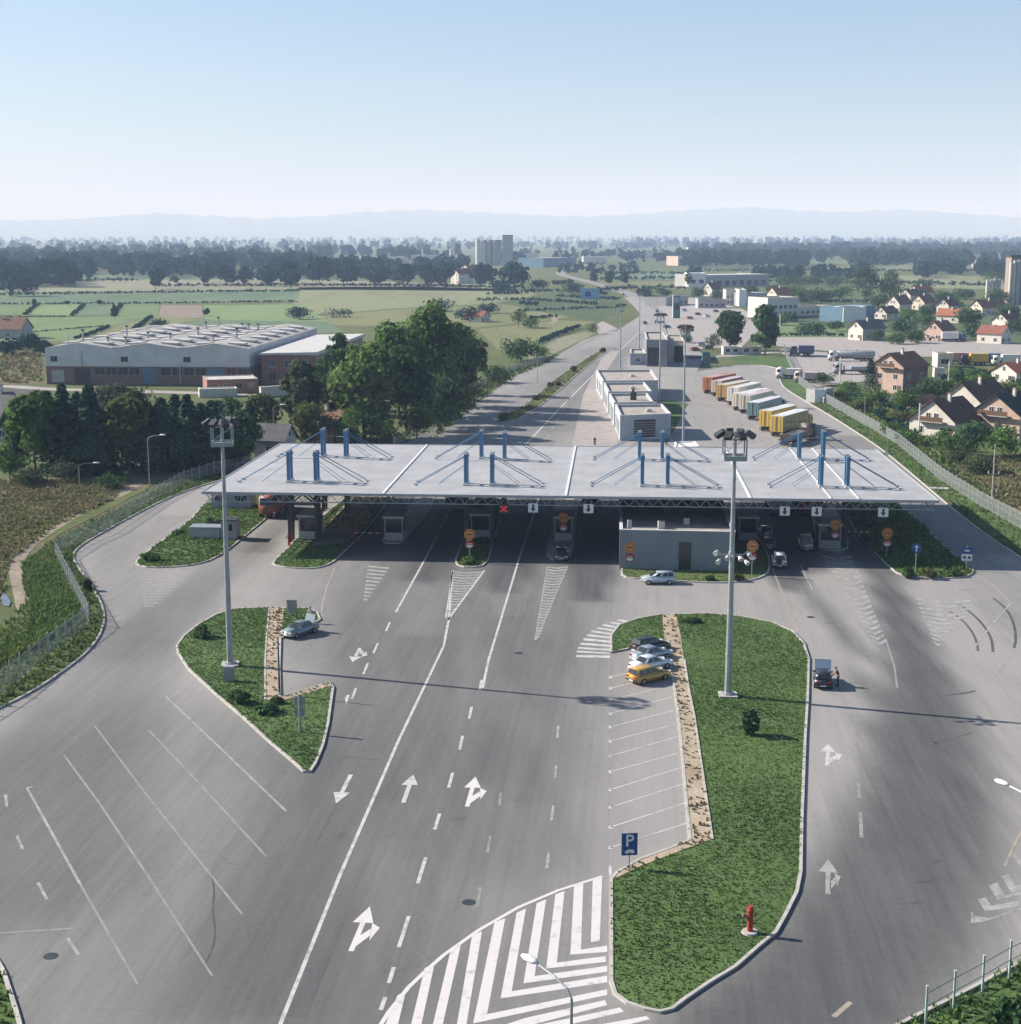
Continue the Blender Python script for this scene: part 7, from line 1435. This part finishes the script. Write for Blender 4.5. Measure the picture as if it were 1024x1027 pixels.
# ------------------------------------------------------------------ houses
M['roof_green'] = roofmat('dark_green_roof', (.035, .060, .058)); M['roof_orange'] = roofmat('orange_roof_tiles', (.36, .13, .065))
def house(px, py, az, L, Wd, he, hr, wallk, roofk, label, mirror=False, sidek=None, group='houses of the village', chimney=True, gw=2, sw=2, balcony=False, name='house', over=.55):
    """near corner at the pixel; ridge runs along az, the gable wall closes the near end"""
    p = G(px, py); t = thing(name, label, 'house', (p.x, p.y, -.1), math.pi / 2 - R(az), group); m = -1 if mirror else 1
    sidek = sidek or wallk
    y = lambda q: q * m
    mb = MB()
    def face(pts, k): mb.add(pts if not mirror else pts[::-1], [tuple(range(len(pts)))], k)
    face([(0, y(Wd), 0), (0, 0, 0), (0, 0, he), (0, y(Wd / 2), hr), (0, y(Wd), he)], wallk); face([(L, 0, 0), (L, y(Wd), 0), (L, y(Wd), he), (L, y(Wd / 2), hr), (L, 0, he)], wallk)
    face([(0, 0, 0), (L, 0, 0), (L, 0, he), (0, 0, he)], sidek); face([(L, y(Wd), 0), (0, y(Wd), 0), (0, y(Wd), he), (L, y(Wd), he)], sidek); mb.obj('wall', t)
    sl = (hr - he) / (Wd / 2); e = over; r = MB(); th = .16
    for a, b in ((-e, Wd / 2), (Wd + e, Wd / 2)):
        za = he - e * sl; v = [(-e, y(a), za + .05), (L + e, y(a), za + .05), (L + e, y(b), hr + .05), (-e, y(b), hr + .05)]; v += [(x, yy, z + th) for x, yy, z in v]
        r.add(v, [(0, 1, 2, 3), (4, 5, 6, 7), (0, 1, 5, 4), (1, 2, 6, 5), (2, 3, 7, 6), (3, 0, 4, 7)], roofk)
    ro = r.obj('roof', t)
    if chimney:
        c = MB(); cx, cy = L * .45, y(Wd * .42); c.box(cx - .3, cx + .3, cy - .3, cy + .3, hr - 1.0, hr + 1.1, 'offwhite'); c.box(cx - .38, cx + .38, cy - .38, cy + .38, hr + 1.101, hr + 1.25, 'brick'); c.obj('chimney', ro)
    def win(face_, u, z0, w, h):
        f_ = MB(); o_ = .05
        def bx(u0, u1, q0, q1, d0, d1, k, mbx):
            if face_ == 'g': y0, y1 = sorted((y(u0), y(u1))); mbx.box(-d1, -d0, y0, y1, q0, q1, k)
            else: y0, y1 = sorted((-m * d0, -m * d1)); mbx.box(u0, u1, y0, y1, q0, q1, k)
        for u0, u1, q0, q1 in ((u - w / 2 - .08, u + w / 2 + .08, z0 - .1, z0), (u - w / 2 - .08, u + w / 2 + .08, z0 + h, z0 + h + .08), (u - w / 2 - .08, u - w / 2, z0, z0 + h), (u + w / 2, u + w / 2 + .08, z0, z0 + h), (u - .03, u + .03, z0, z0 + h)): bx(u0, u1, q0, q1, .002, .07, 'white', f_)
        fo = f_.obj('window', t); g = MB(); bx(u - w / 2, u + w / 2, z0, z0 + h, .004, .03, 'glass', g); g.obj('pane', fo)
    for lv in range(max(1, int(he // 2.7))):
        for i in range(gw): win('g', Wd * (i + .5) / gw, .9 + lv * 2.8, 1.2, 1.3)
        for i in range(sw): win('s', L * (i + .5) / sw, .9 + lv * 2.8, 1.2, 1.3)
    if hr - he > 2: win('g', Wd / 2 - (.9 if hr - he > 2.8 else 0), he + .2, 1.0, 1.2)
    if hr - he > 2.8: win('g', Wd / 2 + .9, he + .2, 1.0, 1.2)
    if balcony:
        b = MB(); y0, y1 = sorted((y(Wd * .2), y(Wd * .8))); zz = he - .2; b.box(-1.3, -.004, y0, y1, zz - .18, zz, 'concrete'); b.box(-1.3, -1.22, y0, y1, zz + .001, zz + .95, 'wood'); b.obj('balcony', t)
    d = MB(); y0, y1 = sorted((y(Wd * .06), y(Wd * .06 + 1.0))); d.box(-.05, -.004, y0, y1, .0, 2.1, 'wood'); d.obj('door', t)
    return t
house(905, 395, 50, 10.7, 9.6, 7.0, 10.2, 'pink', 'roof_brown', 'half built two storey house with peach gable, dark brick side and brown roof', sidek='brick_dark', balcony=True, gw=2)
house(957, 441, 48, 10.5, 10.5, 3.6, 7.6, 'offwhite', 'roof_dark', 'white gabled house with dark brown roof nearest the right fence', balcony=True)
house(987, 424, 48, 13, 12, 3.6, 8.4, 'offwhite', 'roof_dark', 'larger white gabled house with dark roof behind the nearest one', gw=3)
house(1022, 441, 48, 12, 11, 4.8, 8.6, 'pink', 'roof_green', 'pinkish house with a dark green roof at the right frame edge', balcony=True)
house(923, 413, 60, 5.5, 4.5, 2.2, 3.6, 'cream', 'roof_dark', 'little outbuilding with a dark roof left of the white gabled house', gw=1, sw=1, chimney=False)
house(1019, 385, 60, 10, 9, 3.2, 5.6, 'offwhite', 'roof_red', 'low house with a reddish roof at the right edge below the lot')
house(865, 341.5, 55, 13, 7.5, 4.8, 7.6, 'offwhite', 'roof_grey', 'house with white gable and grey roof beside the lot road', sidek='plaster_grey')
house(1004, 345, -45, 10, 8, 4.0, 6.6, 'offwhite', 'roof_red', 'white hut with a dull red roof at the right of the lot', mirror=True, name='hut', chimney=False)
house(951, 319, 48, 9, 7, 6.5, 9.5, 'offwhite', 'roof_dark', 'tall white gabled house left of the orange roof'); house(961, 324, -48, 11, 8, 3.6, 6.4, 'offwhite', 'roof_orange', 'house with a bright orange roof right of the tall white gable', mirror=True)
house(902, 313, 50, 11, 9, 4.5, 9.0, 'offwhite', 'roof_brown', 'brown roofed house with a white gable left of the village cluster'); house(889, 320, 50, 10, 8, 3.0, 6.2, 'offwhite', 'roof_dark', 'low dark roofed house before the brown roofed one'); house(927, 311, 50, 10, 9, 4.2, 8.2, 'cream', 'roof_brown', 'brown roofed house in the middle of the village cluster'); house(913, 303, 52, 11, 9, 4.5, 8.0, 'offwhite', 'roof_dark', 'dark roofed house farthest back in the village cluster')
house(944, 342, 50, 9, 8, 4.4, 7.6, 'pink', 'roof_brown', 'pinkish house with a brown roof behind the white box lorry'); house(1010, 331, 55, 12, 8, 4.2, 7.2, 'offwhite', 'roof_dark', 'white house with a dark roof behind the red roofed hut'); house(985, 316, 62, 18, 9, 4.0, 7.6, 'cream', 'roof_brown', 'long brown roofed house right of the orange roof'); house(922, 299, 58, 14, 11, 4.0, 8.0, 'cream', 'roof_red', 'red roofed house in front of the pale field')
house(779, 303, 60, 12, 10, 5, 9, 'cream', 'roof_orange', 'house with an orange roof behind the long white building', gw=1, sw=1); house(714, 297, 50, 9, 9, 5, 9.5, 'offwhite', 'roof_dark', 'white gabled house in front of the warehouse end', gw=1, sw=1)
house(21, 339.5, -80, 22, 10, 3.9, 8.0, 'plaster_grey', 'roof_brown', 'long house with a reddish brown roof cut by the left frame edge', mirror=True, group=None); house(20, 443, -72, 16, 11, 5, 9.6, 'plaster_grey', 'roof_grey', 'grey roofed house at the left frame edge behind the bushes', mirror=True, group=None)
house(285, 460, -72, 6, 5, 3.6, 6.0, 'plaster_grey', 'roof_grey', 'shed with a pale grey roof at the left back corner of the canopy', mirror=True, name='shed', chimney=False, group=None, gw=1, sw=1); house(334, 446, -60, 8, 7, 4.0, 6.4, 'brick', 'roof_brown', 'brick house with a brown roof half hidden by the olive tree', mirror=True, group=None)
house(460, 284.5, 50, 16, 11, 8.5, 13, 'offwhite', 'roof_red', 'white villa with a red roof alone before the silo trees', group=None); house(470, 279, 50, 14, 12, 9, 13, 'offwhite', 'roof_red', 'second white house behind the white villa', group=None)
house(483, 323, -60, 10, 8, 2.6, 5, 'offwhite', 'roof_red', 'low red roofed farmhouse behind the tall tree cluster', mirror=True, group=None, gw=1, sw=1)

# ------------------------------------------------------------------ factory on the left
t = thing('factory', 'wide factory hall with white sheet front over a brick base and three low roofs', 'factory', W(-156.5, 400.5), -ROAD)
FW, FD = 57.0, 94.0
mb = MB(); mb.box(0, FW, 0, FD, -.1, 4.9, 'brick_dark'); mb.obj('brick_base', t)
mb = MB(); z0, zv, zr = 4.9, 9.9, 11.3; bays = 3; pts = [(0, zv)]
for i in range(bays): a = FW * i / bays; b = FW * (i + 1) / bays; pts += [((a + b) / 2, zr), (b, zv)]
front = [(x, -.12, z) for x, z in [(0, z0)] + pts + [(FW, z0)]]; back = [(x, FD + .12, z) for x, _, z in front]; n = len(front)
mb.add(front + back, [tuple(range(n))[::-1], tuple(range(n, 2 * n)), (0, n - 1, 2 * n - 1, n)], 'factory_sheet'); mb.add([front[0], front[1], back[1], back[0], front[-1], front[-2], back[-2], back[-1]], [(0, 1, 2, 3), (7, 6, 5, 4)], 'factory_sheet'); mb.obj('sheet_wall', t)
r = MB()
for (xa, za), (xb, zb_) in zip(pts, pts[1:]): r.add([(xa, -.3, za + .06), (xb, -.3, zb_ + .06), (xb, FD + .3, zb_ + .06), (xa, FD + .3, za + .06)], [(0, 1, 2, 3)], 'factory_roof')
for i in range(1, bays): a = FW * i / bays; r.box(a - .35, a + .35, -.25, FD + .25, zv + .0, zv + .12, 'steel_dark')
ro = r.obj('roof', t)
sk = MB(); sk.add([(-2.2, 0, -.12), (2.2, 0, .12), (2.2, 5, .12), (-2.2, 5, -.12), (-2.2, 0, .38), (2.2, 0, .62), (2.2, 5, .62), (-2.2, 5, .38)], [(4, 5, 6, 7), (0, 1, 5, 4), (1, 2, 6, 5), (2, 3, 7, 6), (3, 0, 4, 7)], 'roof_light'); s0 = sk.obj('skylight', ro); first = True
for i in range(bays):
    for sd in (0, 1):
        for k_ in range(7):
            o = s0 if first else s0.copy()
            if not first: COL.objects.link(o); o.parent = ro
            first = False; a = FW * i / bays; bw = FW / bays; o.location = (a + bw * (.25 if sd == 0 else .75), 5 + k_ * 12.5 + rng.uniform(-1, 1), (zv + zr) / 2 + .06); o.rotation_euler = (0, 0, 0 if sd == 0 else math.pi)
            if sd: o.location.y += 5
for k_ in range(14):
    x, yy = rng.uniform(4, FW - 4), rng.uniform(6, FD - 4); mb = MB(); h_ = rng.uniform(1.2, 3.2); zb_ = zr - abs(((x / (FW / 3)) % 1) - .5) * 2 * (zr - zv); mb.tube((x, yy, zb_ - .1), (x, yy, zb_ + h_), .3, 'steel', n=8); mb.tube((x, yy, zb_ + h_), (x, yy, zb_ + h_ + .4), .5, 'steel_dark', n=8); mb.obj('roof_vent', ro)
mb = MB(); mb.tube((4.6, 5, zv), (4.6, 5, zv + 3.5), .22, 'bldg_trim', n=8); mb.obj('chimney', ro)
for a, b, z_0, z_1, k_, nm in ((1.5, 5, .5, 3.8, 'plaster_grey', 'panel'), (8, 12.3, .2, 4.4, 'steel_dark', 'gate'), (27.2, 31.2, .2, 4.5, 'blue_hall', 'gate'), (45.3, 49.8, .2, 4.5, 'blue_hall', 'gate')): mb = MB(); mb.box(a, b, -.10, -.003, z_0, z_1, k_); mb.obj(nm, t)
for a, b, n_ in ((32, 45, 4), (13.5, 26.5, 4), (50.5, 56.5, 2)): windows_on(t, (a, 0), (b, 0), 2.6, 4.6, n_, frac=.85, frame='plaster_grey')
for a in (2.2, 39.5, 22): windows_on(t, (a - 1, -.12), (a + 1.4, -.12), 6.2, 7.6, 1, frac=.8, frame='plaster_grey')
mb = MB(); mb.tube((10.2, -.25, 4.9), (10.2, -.25, 8.6), .1, 'steel', n=6); mb.tube((37.7, -.25, .3), (37.7, -.25, 5.2), .14, 'bldg_trim', n=6); mb.obj('downpipe', t)
# brick annexe with a pale roof
t = thing('brick_annexe', 'red brick annexe with a pale flat sloping roof right of the white factory', 'building', W(-97.0, 404), -ROAD)
mb = MB(); mb.box(0, 15, 0, 78, -.1, 8.0, 'brick'); mb.obj('wall', t); mb = MB(); mb.add([(-.5, -.5, 8.0), (15.6, -.5, 8.0), (15.6, 78.5, 8.0), (-.5, 78.5, 8.0), (-.5, -.5, 8.5), (15.6, -.5, 8.9), (15.6, 78.5, 8.9), (-.5, 78.5, 8.5)], [(3, 2, 1, 0), (4, 5, 6, 7), (0, 1, 5, 4), (1, 2, 6, 5), (2, 3, 7, 6), (3, 0, 4, 7)], 'roof_light'); mb.obj('roof', t)
windows_on(t, (.6, 0), (14.4, 0), 4.6, 6.6, 3, frac=.45, k='glass_pale', frame='bldg_trim'); windows_on(t, (.6, 0), (14.4, 0), 1.2, 3.2, 3, frac=.45, frame='bldg_trim')
def fb(name, l, r_, dep, h, label, wallk, roofk='gravel_roof', par=.3, nwin=0, z=(1, 2.4), group=None, cat='building', wk='glass', rows=1, trim=None):
    a, b = G(*l), G(*r_); d = (b - a).normalized(); n_ = Vector((-d.y, d.x, 0)); qd = [a, b, b + n_ * dep, a + n_ * dep]
    t, q = flat_building(name, qd, h, label, wallk, roofk, trim or wallk, par, cat, group)
    for rr in range(rows):
        if nwin: windows_on(t, q[0] + (q[1] - q[0]) * .03, q[0] + (q[1] - q[0]) * .97, z[0] + rr * 3.2, z[1] + rr * 3.2, nwin, k=wk, frac=.55)
    return t
fb('low_shed', (208, 394.5), (259, 393), 12, 3.4, 'long low brick shed with a pale roof in front of the factory', 'brick', 'roof_light', .1, 4)
fb('low_shed', (200, 398.5), (238, 397.5), 4, 2.0, 'low white walled bay in front of the brick shed', 'offwhite', 'roof_light', .1, 0)
fb('brick_wall', (262, 398), (290, 396), 1.0, 2.4, 'low wall right of the brick shed', 'offwhite', 'roof_light', .05, 0, cat='wall')
# buildings of the far plain
gv = 'low buildings along the main road'
fb('office_block', (728, 306), (740.5, 306), 14, 9, 'grey block at the left of the white village hall', 'plaster_grey', nwin=3, z=(1, 2.4), rows=2, group=gv); fb('office_block', (741, 307), (748.5, 307), 16, 9.5, 'bright white end wall of the village hall', 'white', nwin=0, group=gv); fb('office_block', (749, 307), (769, 306.5), 16, 7.5, 'pale grey middle wing with a dark roof', 'plaster_grey', 'roof_grey', nwin=4, group=gv)
fb('office_block', (769.5, 319), (800.5, 318), 16, 10, 'long pale lilac building with two rows of windows', 'offwhite', 'roof_grey', nwin=6, rows=2, z=(1.2, 3), group=gv); fb('market_hall', (801, 317), (834, 315), 10, 4.5, 'low white shop row with a dark roof left of the blue hall', 'offwhite', 'roof_dark', nwin=6, group=gv)
fb('blue_hall', (846, 323), (877, 321), 14, 7, 'blue sheet hall with a pale blue roof', 'blue_hall', 'field_teal' if False else 'blue_pale', .1, 0, group=gv); fb('hall_end', (836.5, 322), (845.5, 323), 12, 7, 'white end building touching the blue hall', 'white', 'white', .1, 1, group=gv)
fb('warehouse', (690.5, 288), (708, 288), 30, 11, 'bright white end of the long warehouse with dark windows', 'white', 'roof_light', .2, 2, z=(3, 6), group=gv); fb('warehouse', (708.5, 288), (771, 286.5), 40, 9.5, 'long dark warehouse with a white roof edge', 'plaster_grey', 'roof_light', .3, 8, z=(1, 5), trim='white', group=gv)
fb('market_hall', (668, 307), (690, 305), 14, 5, 'low dark roofed shop left of the forecourt', 'plaster_grey', 'roof_dark', .2, 5, group=gv); fb('market_hall', (700, 309), (728, 309), 12, 5, 'low dark roofed workshop behind the forecourt cars', 'plaster_grey', 'roof_dark', .2, 5, group=gv)
gw_ = 'far white sheds'
for l, r_, h, k, lb in (((680, 266.5), (711, 266.3), 13, 'pink', 'far long pale pink shed right of the highway'), ((713, 260.5), (721, 260.5), 16, 'cream', 'far tall cream block behind the pale pink shed'), ((730, 263.5), (740, 263.5), 9, 'blue_pale', 'far small pale blue shed'), ((585, 265), (608, 265), 11, 'offwhite', 'far white shed left of the highway bend'), ((520, 262), (540, 262), 12, 'offwhite', 'far white roofed shed right of the silos'), ((371, 264), (410, 263.6), 9, 'offwhite', 'far pale low shed behind the villa trees'), ((412, 262), (446, 262), 10, 'offwhite', 'far pale shed just left of the small silo'), ((640, 259), (665, 259), 12, 'offwhite', 'far pale shed on the horizon right of the highway'), ((545, 268), (578, 267), 12, 'blue_hall', 'far dark blue shed beside the old road'), ((690, 254), (712, 254), 14, 'offwhite', 'faint white shed nearest the right horizon wood'), ((983, 268), (1005, 268), 8, 'offwhite', 'far pale greenhouse before the right wood')):
    fb('far_shed', l, r_, 40, h, lb, k, 'roof_light', .2, 4, group=gw_)
# silos
def silos(label, items, box=None, base=None):
    c = G(items[0][0], items[0][2]); t = thing('silo_plant', label, 'silos', (c.x, c.y, 0))
    for x0, x1, y1, y0, k in items:
        p = G((x0 + x1) / 2, c and items[0][2]); p = Vector((G((x0 + x1) / 2, items[0][2]).x, c.y, 0)); kx = PXM(p); r_ = (x1 - x0) / 2 / kx; h = (y1 - y0) / kx
        mb = MB(); x = p.x - c.x; mb.tube((x, 0, 0), (x, 0, h), r_, k, n=16); mb.tube((x, 0, h), (x, 0, h + r_ * .5), r_, 'steel', r_ * .2, 16); mb.obj('silo', t, False)
    if box:
        for x0, x1, y1, y0, k in box:
            kx = PXM(c); xa, xb = G(x0, items[0][2]).x - c.x, G(x1, items[0][2]).x - c.x; mb = MB(); h = (y1 - y0) / kx; mb.box(xa, xb, 2, 2 + (xb - xa), 0, h, k); mb.box(xa - .5, xb + .5, 1.5, 2.5 + (xb - xa), h, h + 1.2, 'steel_dark'); mb.obj('tower', t)
silos('group of pale grain silos with a dark square tower on the horizon', [(477, 482, 266, 241, 'bldg_trim'), (482.5, 487.5, 266, 241.5, 'bldg_trim'), (488, 493, 266, 242, 'concrete'), (493.5, 498.5, 266, 243, 'concrete')], [(504, 514.5, 266, 237, 'plaster_grey'), (487, 503, 266, 242, 'concrete')])
silos('single small pale silo left of the grain silos', [(451, 454.5, 266, 250, 'bldg_trim'), (455, 457, 266, 255, 'bldg_trim')])
silos('tall paired silos with a brown headhouse at the right edge', [(1010.5, 1013.5, 305, 264, 'offwhite'), (1014, 1017, 305, 262, 'offwhite'), (1017.5, 1022, 305, 262, 'plaster_grey'), (1022.5, 1028, 305, 263, 'plaster_grey')], [(1013, 1030, 305, 258.5, 'brick_dark')])
silos('squat pale silos left of the tall paired silos', [(988, 991, 299, 281, 'offwhite'), (991.5, 995, 299, 281, 'offwhite'), (995.5, 999, 299, 280, 'plaster_grey'), (999.5, 1003, 299, 281, 'plaster_grey')])
# roadside furniture of the distance
p = G(591.5, 305); k_ = PXM(p); t = thing('billboard', 'large pale blue billboard with a dark blue patch beside the old road', 'billboard', (p.x, p.y, 0), .05)
M['billboard_blue'] = mat('billboard_blue', (.20, .36, .48), .6, var=.1, scale=.4)
mb = MB(); [mb.box(x - .2, x + .2, .05, .35, -.1, 3.0, 'steel_dark') for x in (-4, 4)]; mb.obj('post', t); mb = MB(); mb.box(-5.8, 5.8, -.1, .04, 2.8, 9.4, 'billboard_blue'); mb.obj('panel', t); mb = MB(); mb.add([(x, -.11, z) for x, z in ((-2.8, 4.6), (-.6, 4.2), (.8, 5.0), (.4, 7.2), (-1.6, 7.8), (-3.0, 6.6))], [tuple(range(6))], 'sign_blue'); mb.obj('print', t)
p = G(678.5, 319); t = thing('price_pylon', 'tall green and white pylon of the fuel forecourt', 'pylon sign', (p.x, p.y, 0), .1)
M['pylon_green'] = mat('pylon_green', (.03, .15, .13), .5); mb = MB(); mb.box(-1.7, 1.7, -.3, .3, 0, 11, 'pylon_green'); mb.obj('panel', t, bevel=.05); mb = MB(); mb.box(-2.1, -1.72, -.35, .35, 0, 11.6, 'white'); mb.obj('edge', t); mb = MB(); mb.box(-1.2, 1.2, -.34, -.305, 7.6, 10.2, 'blue_pale'); mb.box(-1.2, 1.2, -.34, -.305, 4.2, 6.6, 'steel_dark'); mb.obj('field', t)
p = G(688, 343); t = thing('kiosk', 'round kiosk with a yellow roof and brown eaves behind the mast', 'kiosk', (p.x, p.y, 0)); M['kiosk_yellow'] = mat('kiosk_yellow', (.42, .36, .12), .7)
mb = MB(); mb.tube((0, 0, 0), (0, 0, 4.2), 1.4, 'plaster_grey', n=12); mb.obj('wall', t); mb = MB(); mb.tube((0, 0, 4.2), (0, 0, 5.2), 3.0, 'wood', 2.8, 12); mb.obj('eaves', t); mb = MB(); mb.tube((0, 0, 5.2), (0, 0, 6.8), 1.5, 'kiosk_yellow', 1.2, 10); mb.obj('roof', t)
for a, b, lb in (((725.5, 355.8), (742, 355.6), 'left one of two white portable cabins by the dark trees'), ((743.5, 355.6), (763, 355.4), 'right one of two white portable cabins by the dark trees')): fb('portable_cabin', a, b, 2.6, 2.7, lb, 'offwhite', 'roof_light', .05, 2, z=(.9, 2.0), group='portable cabins', cat='cabin')
fb('sentry_box', (704.5, 367), (712, 367), 2.2, 4.2, 'dark teal sentry box at the head of the lorry row', 'pylon_green', 'steel_dark', .05, 1, z=(1.2, 2.8), cat='cabin')
fb('garden_shed', (817, 404), (835, 402.5), 3, 3.2, 'white and grey garden shed behind the right fence', 'plaster_grey', 'roof_light', .1, 1, cat='shed'); fb('garden_shed', (814.5, 403.2), (816.8, 404), 3, 3.2, 'bright end of the garden shed', 'white', 'roof_light', .1, 0, cat='shed')
fb('market_stall', (940, 368), (955, 368), 6, 4.2, 'flat pale shelter beside the rose pink lorry', 'cream', 'roof_light', .2, 1); fb('garden_wall', (937, 378), (947, 378), 2, 2.5, 'pale low wall right of the half built house', 'offwhite', 'roof_light', .05, 0, cat='wall')
# ------------------------------------------------------------------ light, sky, air
SUN_DIR = Vector((-.955, .297, 0)).normalized(); ELEV = R(31)
sd = Vector((SUN_DIR.x * math.cos(ELEV), SUN_DIR.y * math.cos(ELEV), math.sin(ELEV)))
sl = bpy.data.lights.new('sun', 'SUN'); sl.energy = 4.8; sl.angle = R(.53); sl.color = (1.0, .94, .86)
so = bpy.data.objects.new('sun', sl); COL.objects.link(so); so.rotation_euler = sd.to_track_quat('Z', 'Y').to_euler(); so.location = (-60, 120, 90)
w = bpy.data.worlds.new('World'); S.world = w; w.use_nodes = True; nt = w.node_tree; N, L = nt.nodes, nt.links
bg = N['Background']; sky = N.new('ShaderNodeTexSky'); sky.sky_type = 'NISHITA'; sky.sun_disc = False; sky.sun_elevation = ELEV
sky.sun_rotation = math.atan2(sd.x, sd.y); sky.altitude = 100; sky.air_density = 1.0; sky.dust_density = 1.1; sky.ozone_density = 4.0
L.new(sky.outputs[0], bg.inputs['Color']); bg.inputs['Strength'].default_value = .067
# the haze of the plain
hz = MB(); hz.box(-18200, 18200, -310, 28700, -1.2, 620, 'white'); ho = hz.obj('haze'); ho['kind'] = 'stuff'; ho['label'] = 'pale blue summer haze over the plain'
hm = bpy.data.materials.new('haze'); hm.use_nodes = True; nt = hm.node_tree; nt.nodes.remove(nt.nodes['Principled BSDF']); pv = nt.nodes.new('ShaderNodeVolumePrincipled')
pv.inputs['Color'].default_value = (.435, .56, .82, 1); pv.inputs['Absorption Color'].default_value = (.8, .7, .8, 1); pv.inputs['Density'].default_value = .00015; pv.inputs['Anisotropy'].default_value = .0
nt.links.new(pv.outputs[0], nt.nodes['Material Output'].inputs['Volume']); ho.data.materials.clear(); ho.data.materials.append(hm)
S.render.engine = 'CYCLES'; c = S.cycles
c.use_denoising = True; c.denoiser = 'OPENIMAGEDENOISE'; c.max_bounces = 6; c.diffuse_bounces = 2; c.glossy_bounces = 2; c.transmission_bounces = 2; c.volume_bounces = 1; c.transparent_max_bounces = 6
c.use_adaptive_sampling = True; c.adaptive_threshold = .015; c.sample_clamp_indirect = 6
v = S.view_settings; S.display_settings.display_device = 'sRGB'; v.view_transform = 'Standard'; v.look = 'None'; v.gamma = 1; v.use_curve_mapping = False; v.exposure = 1.06
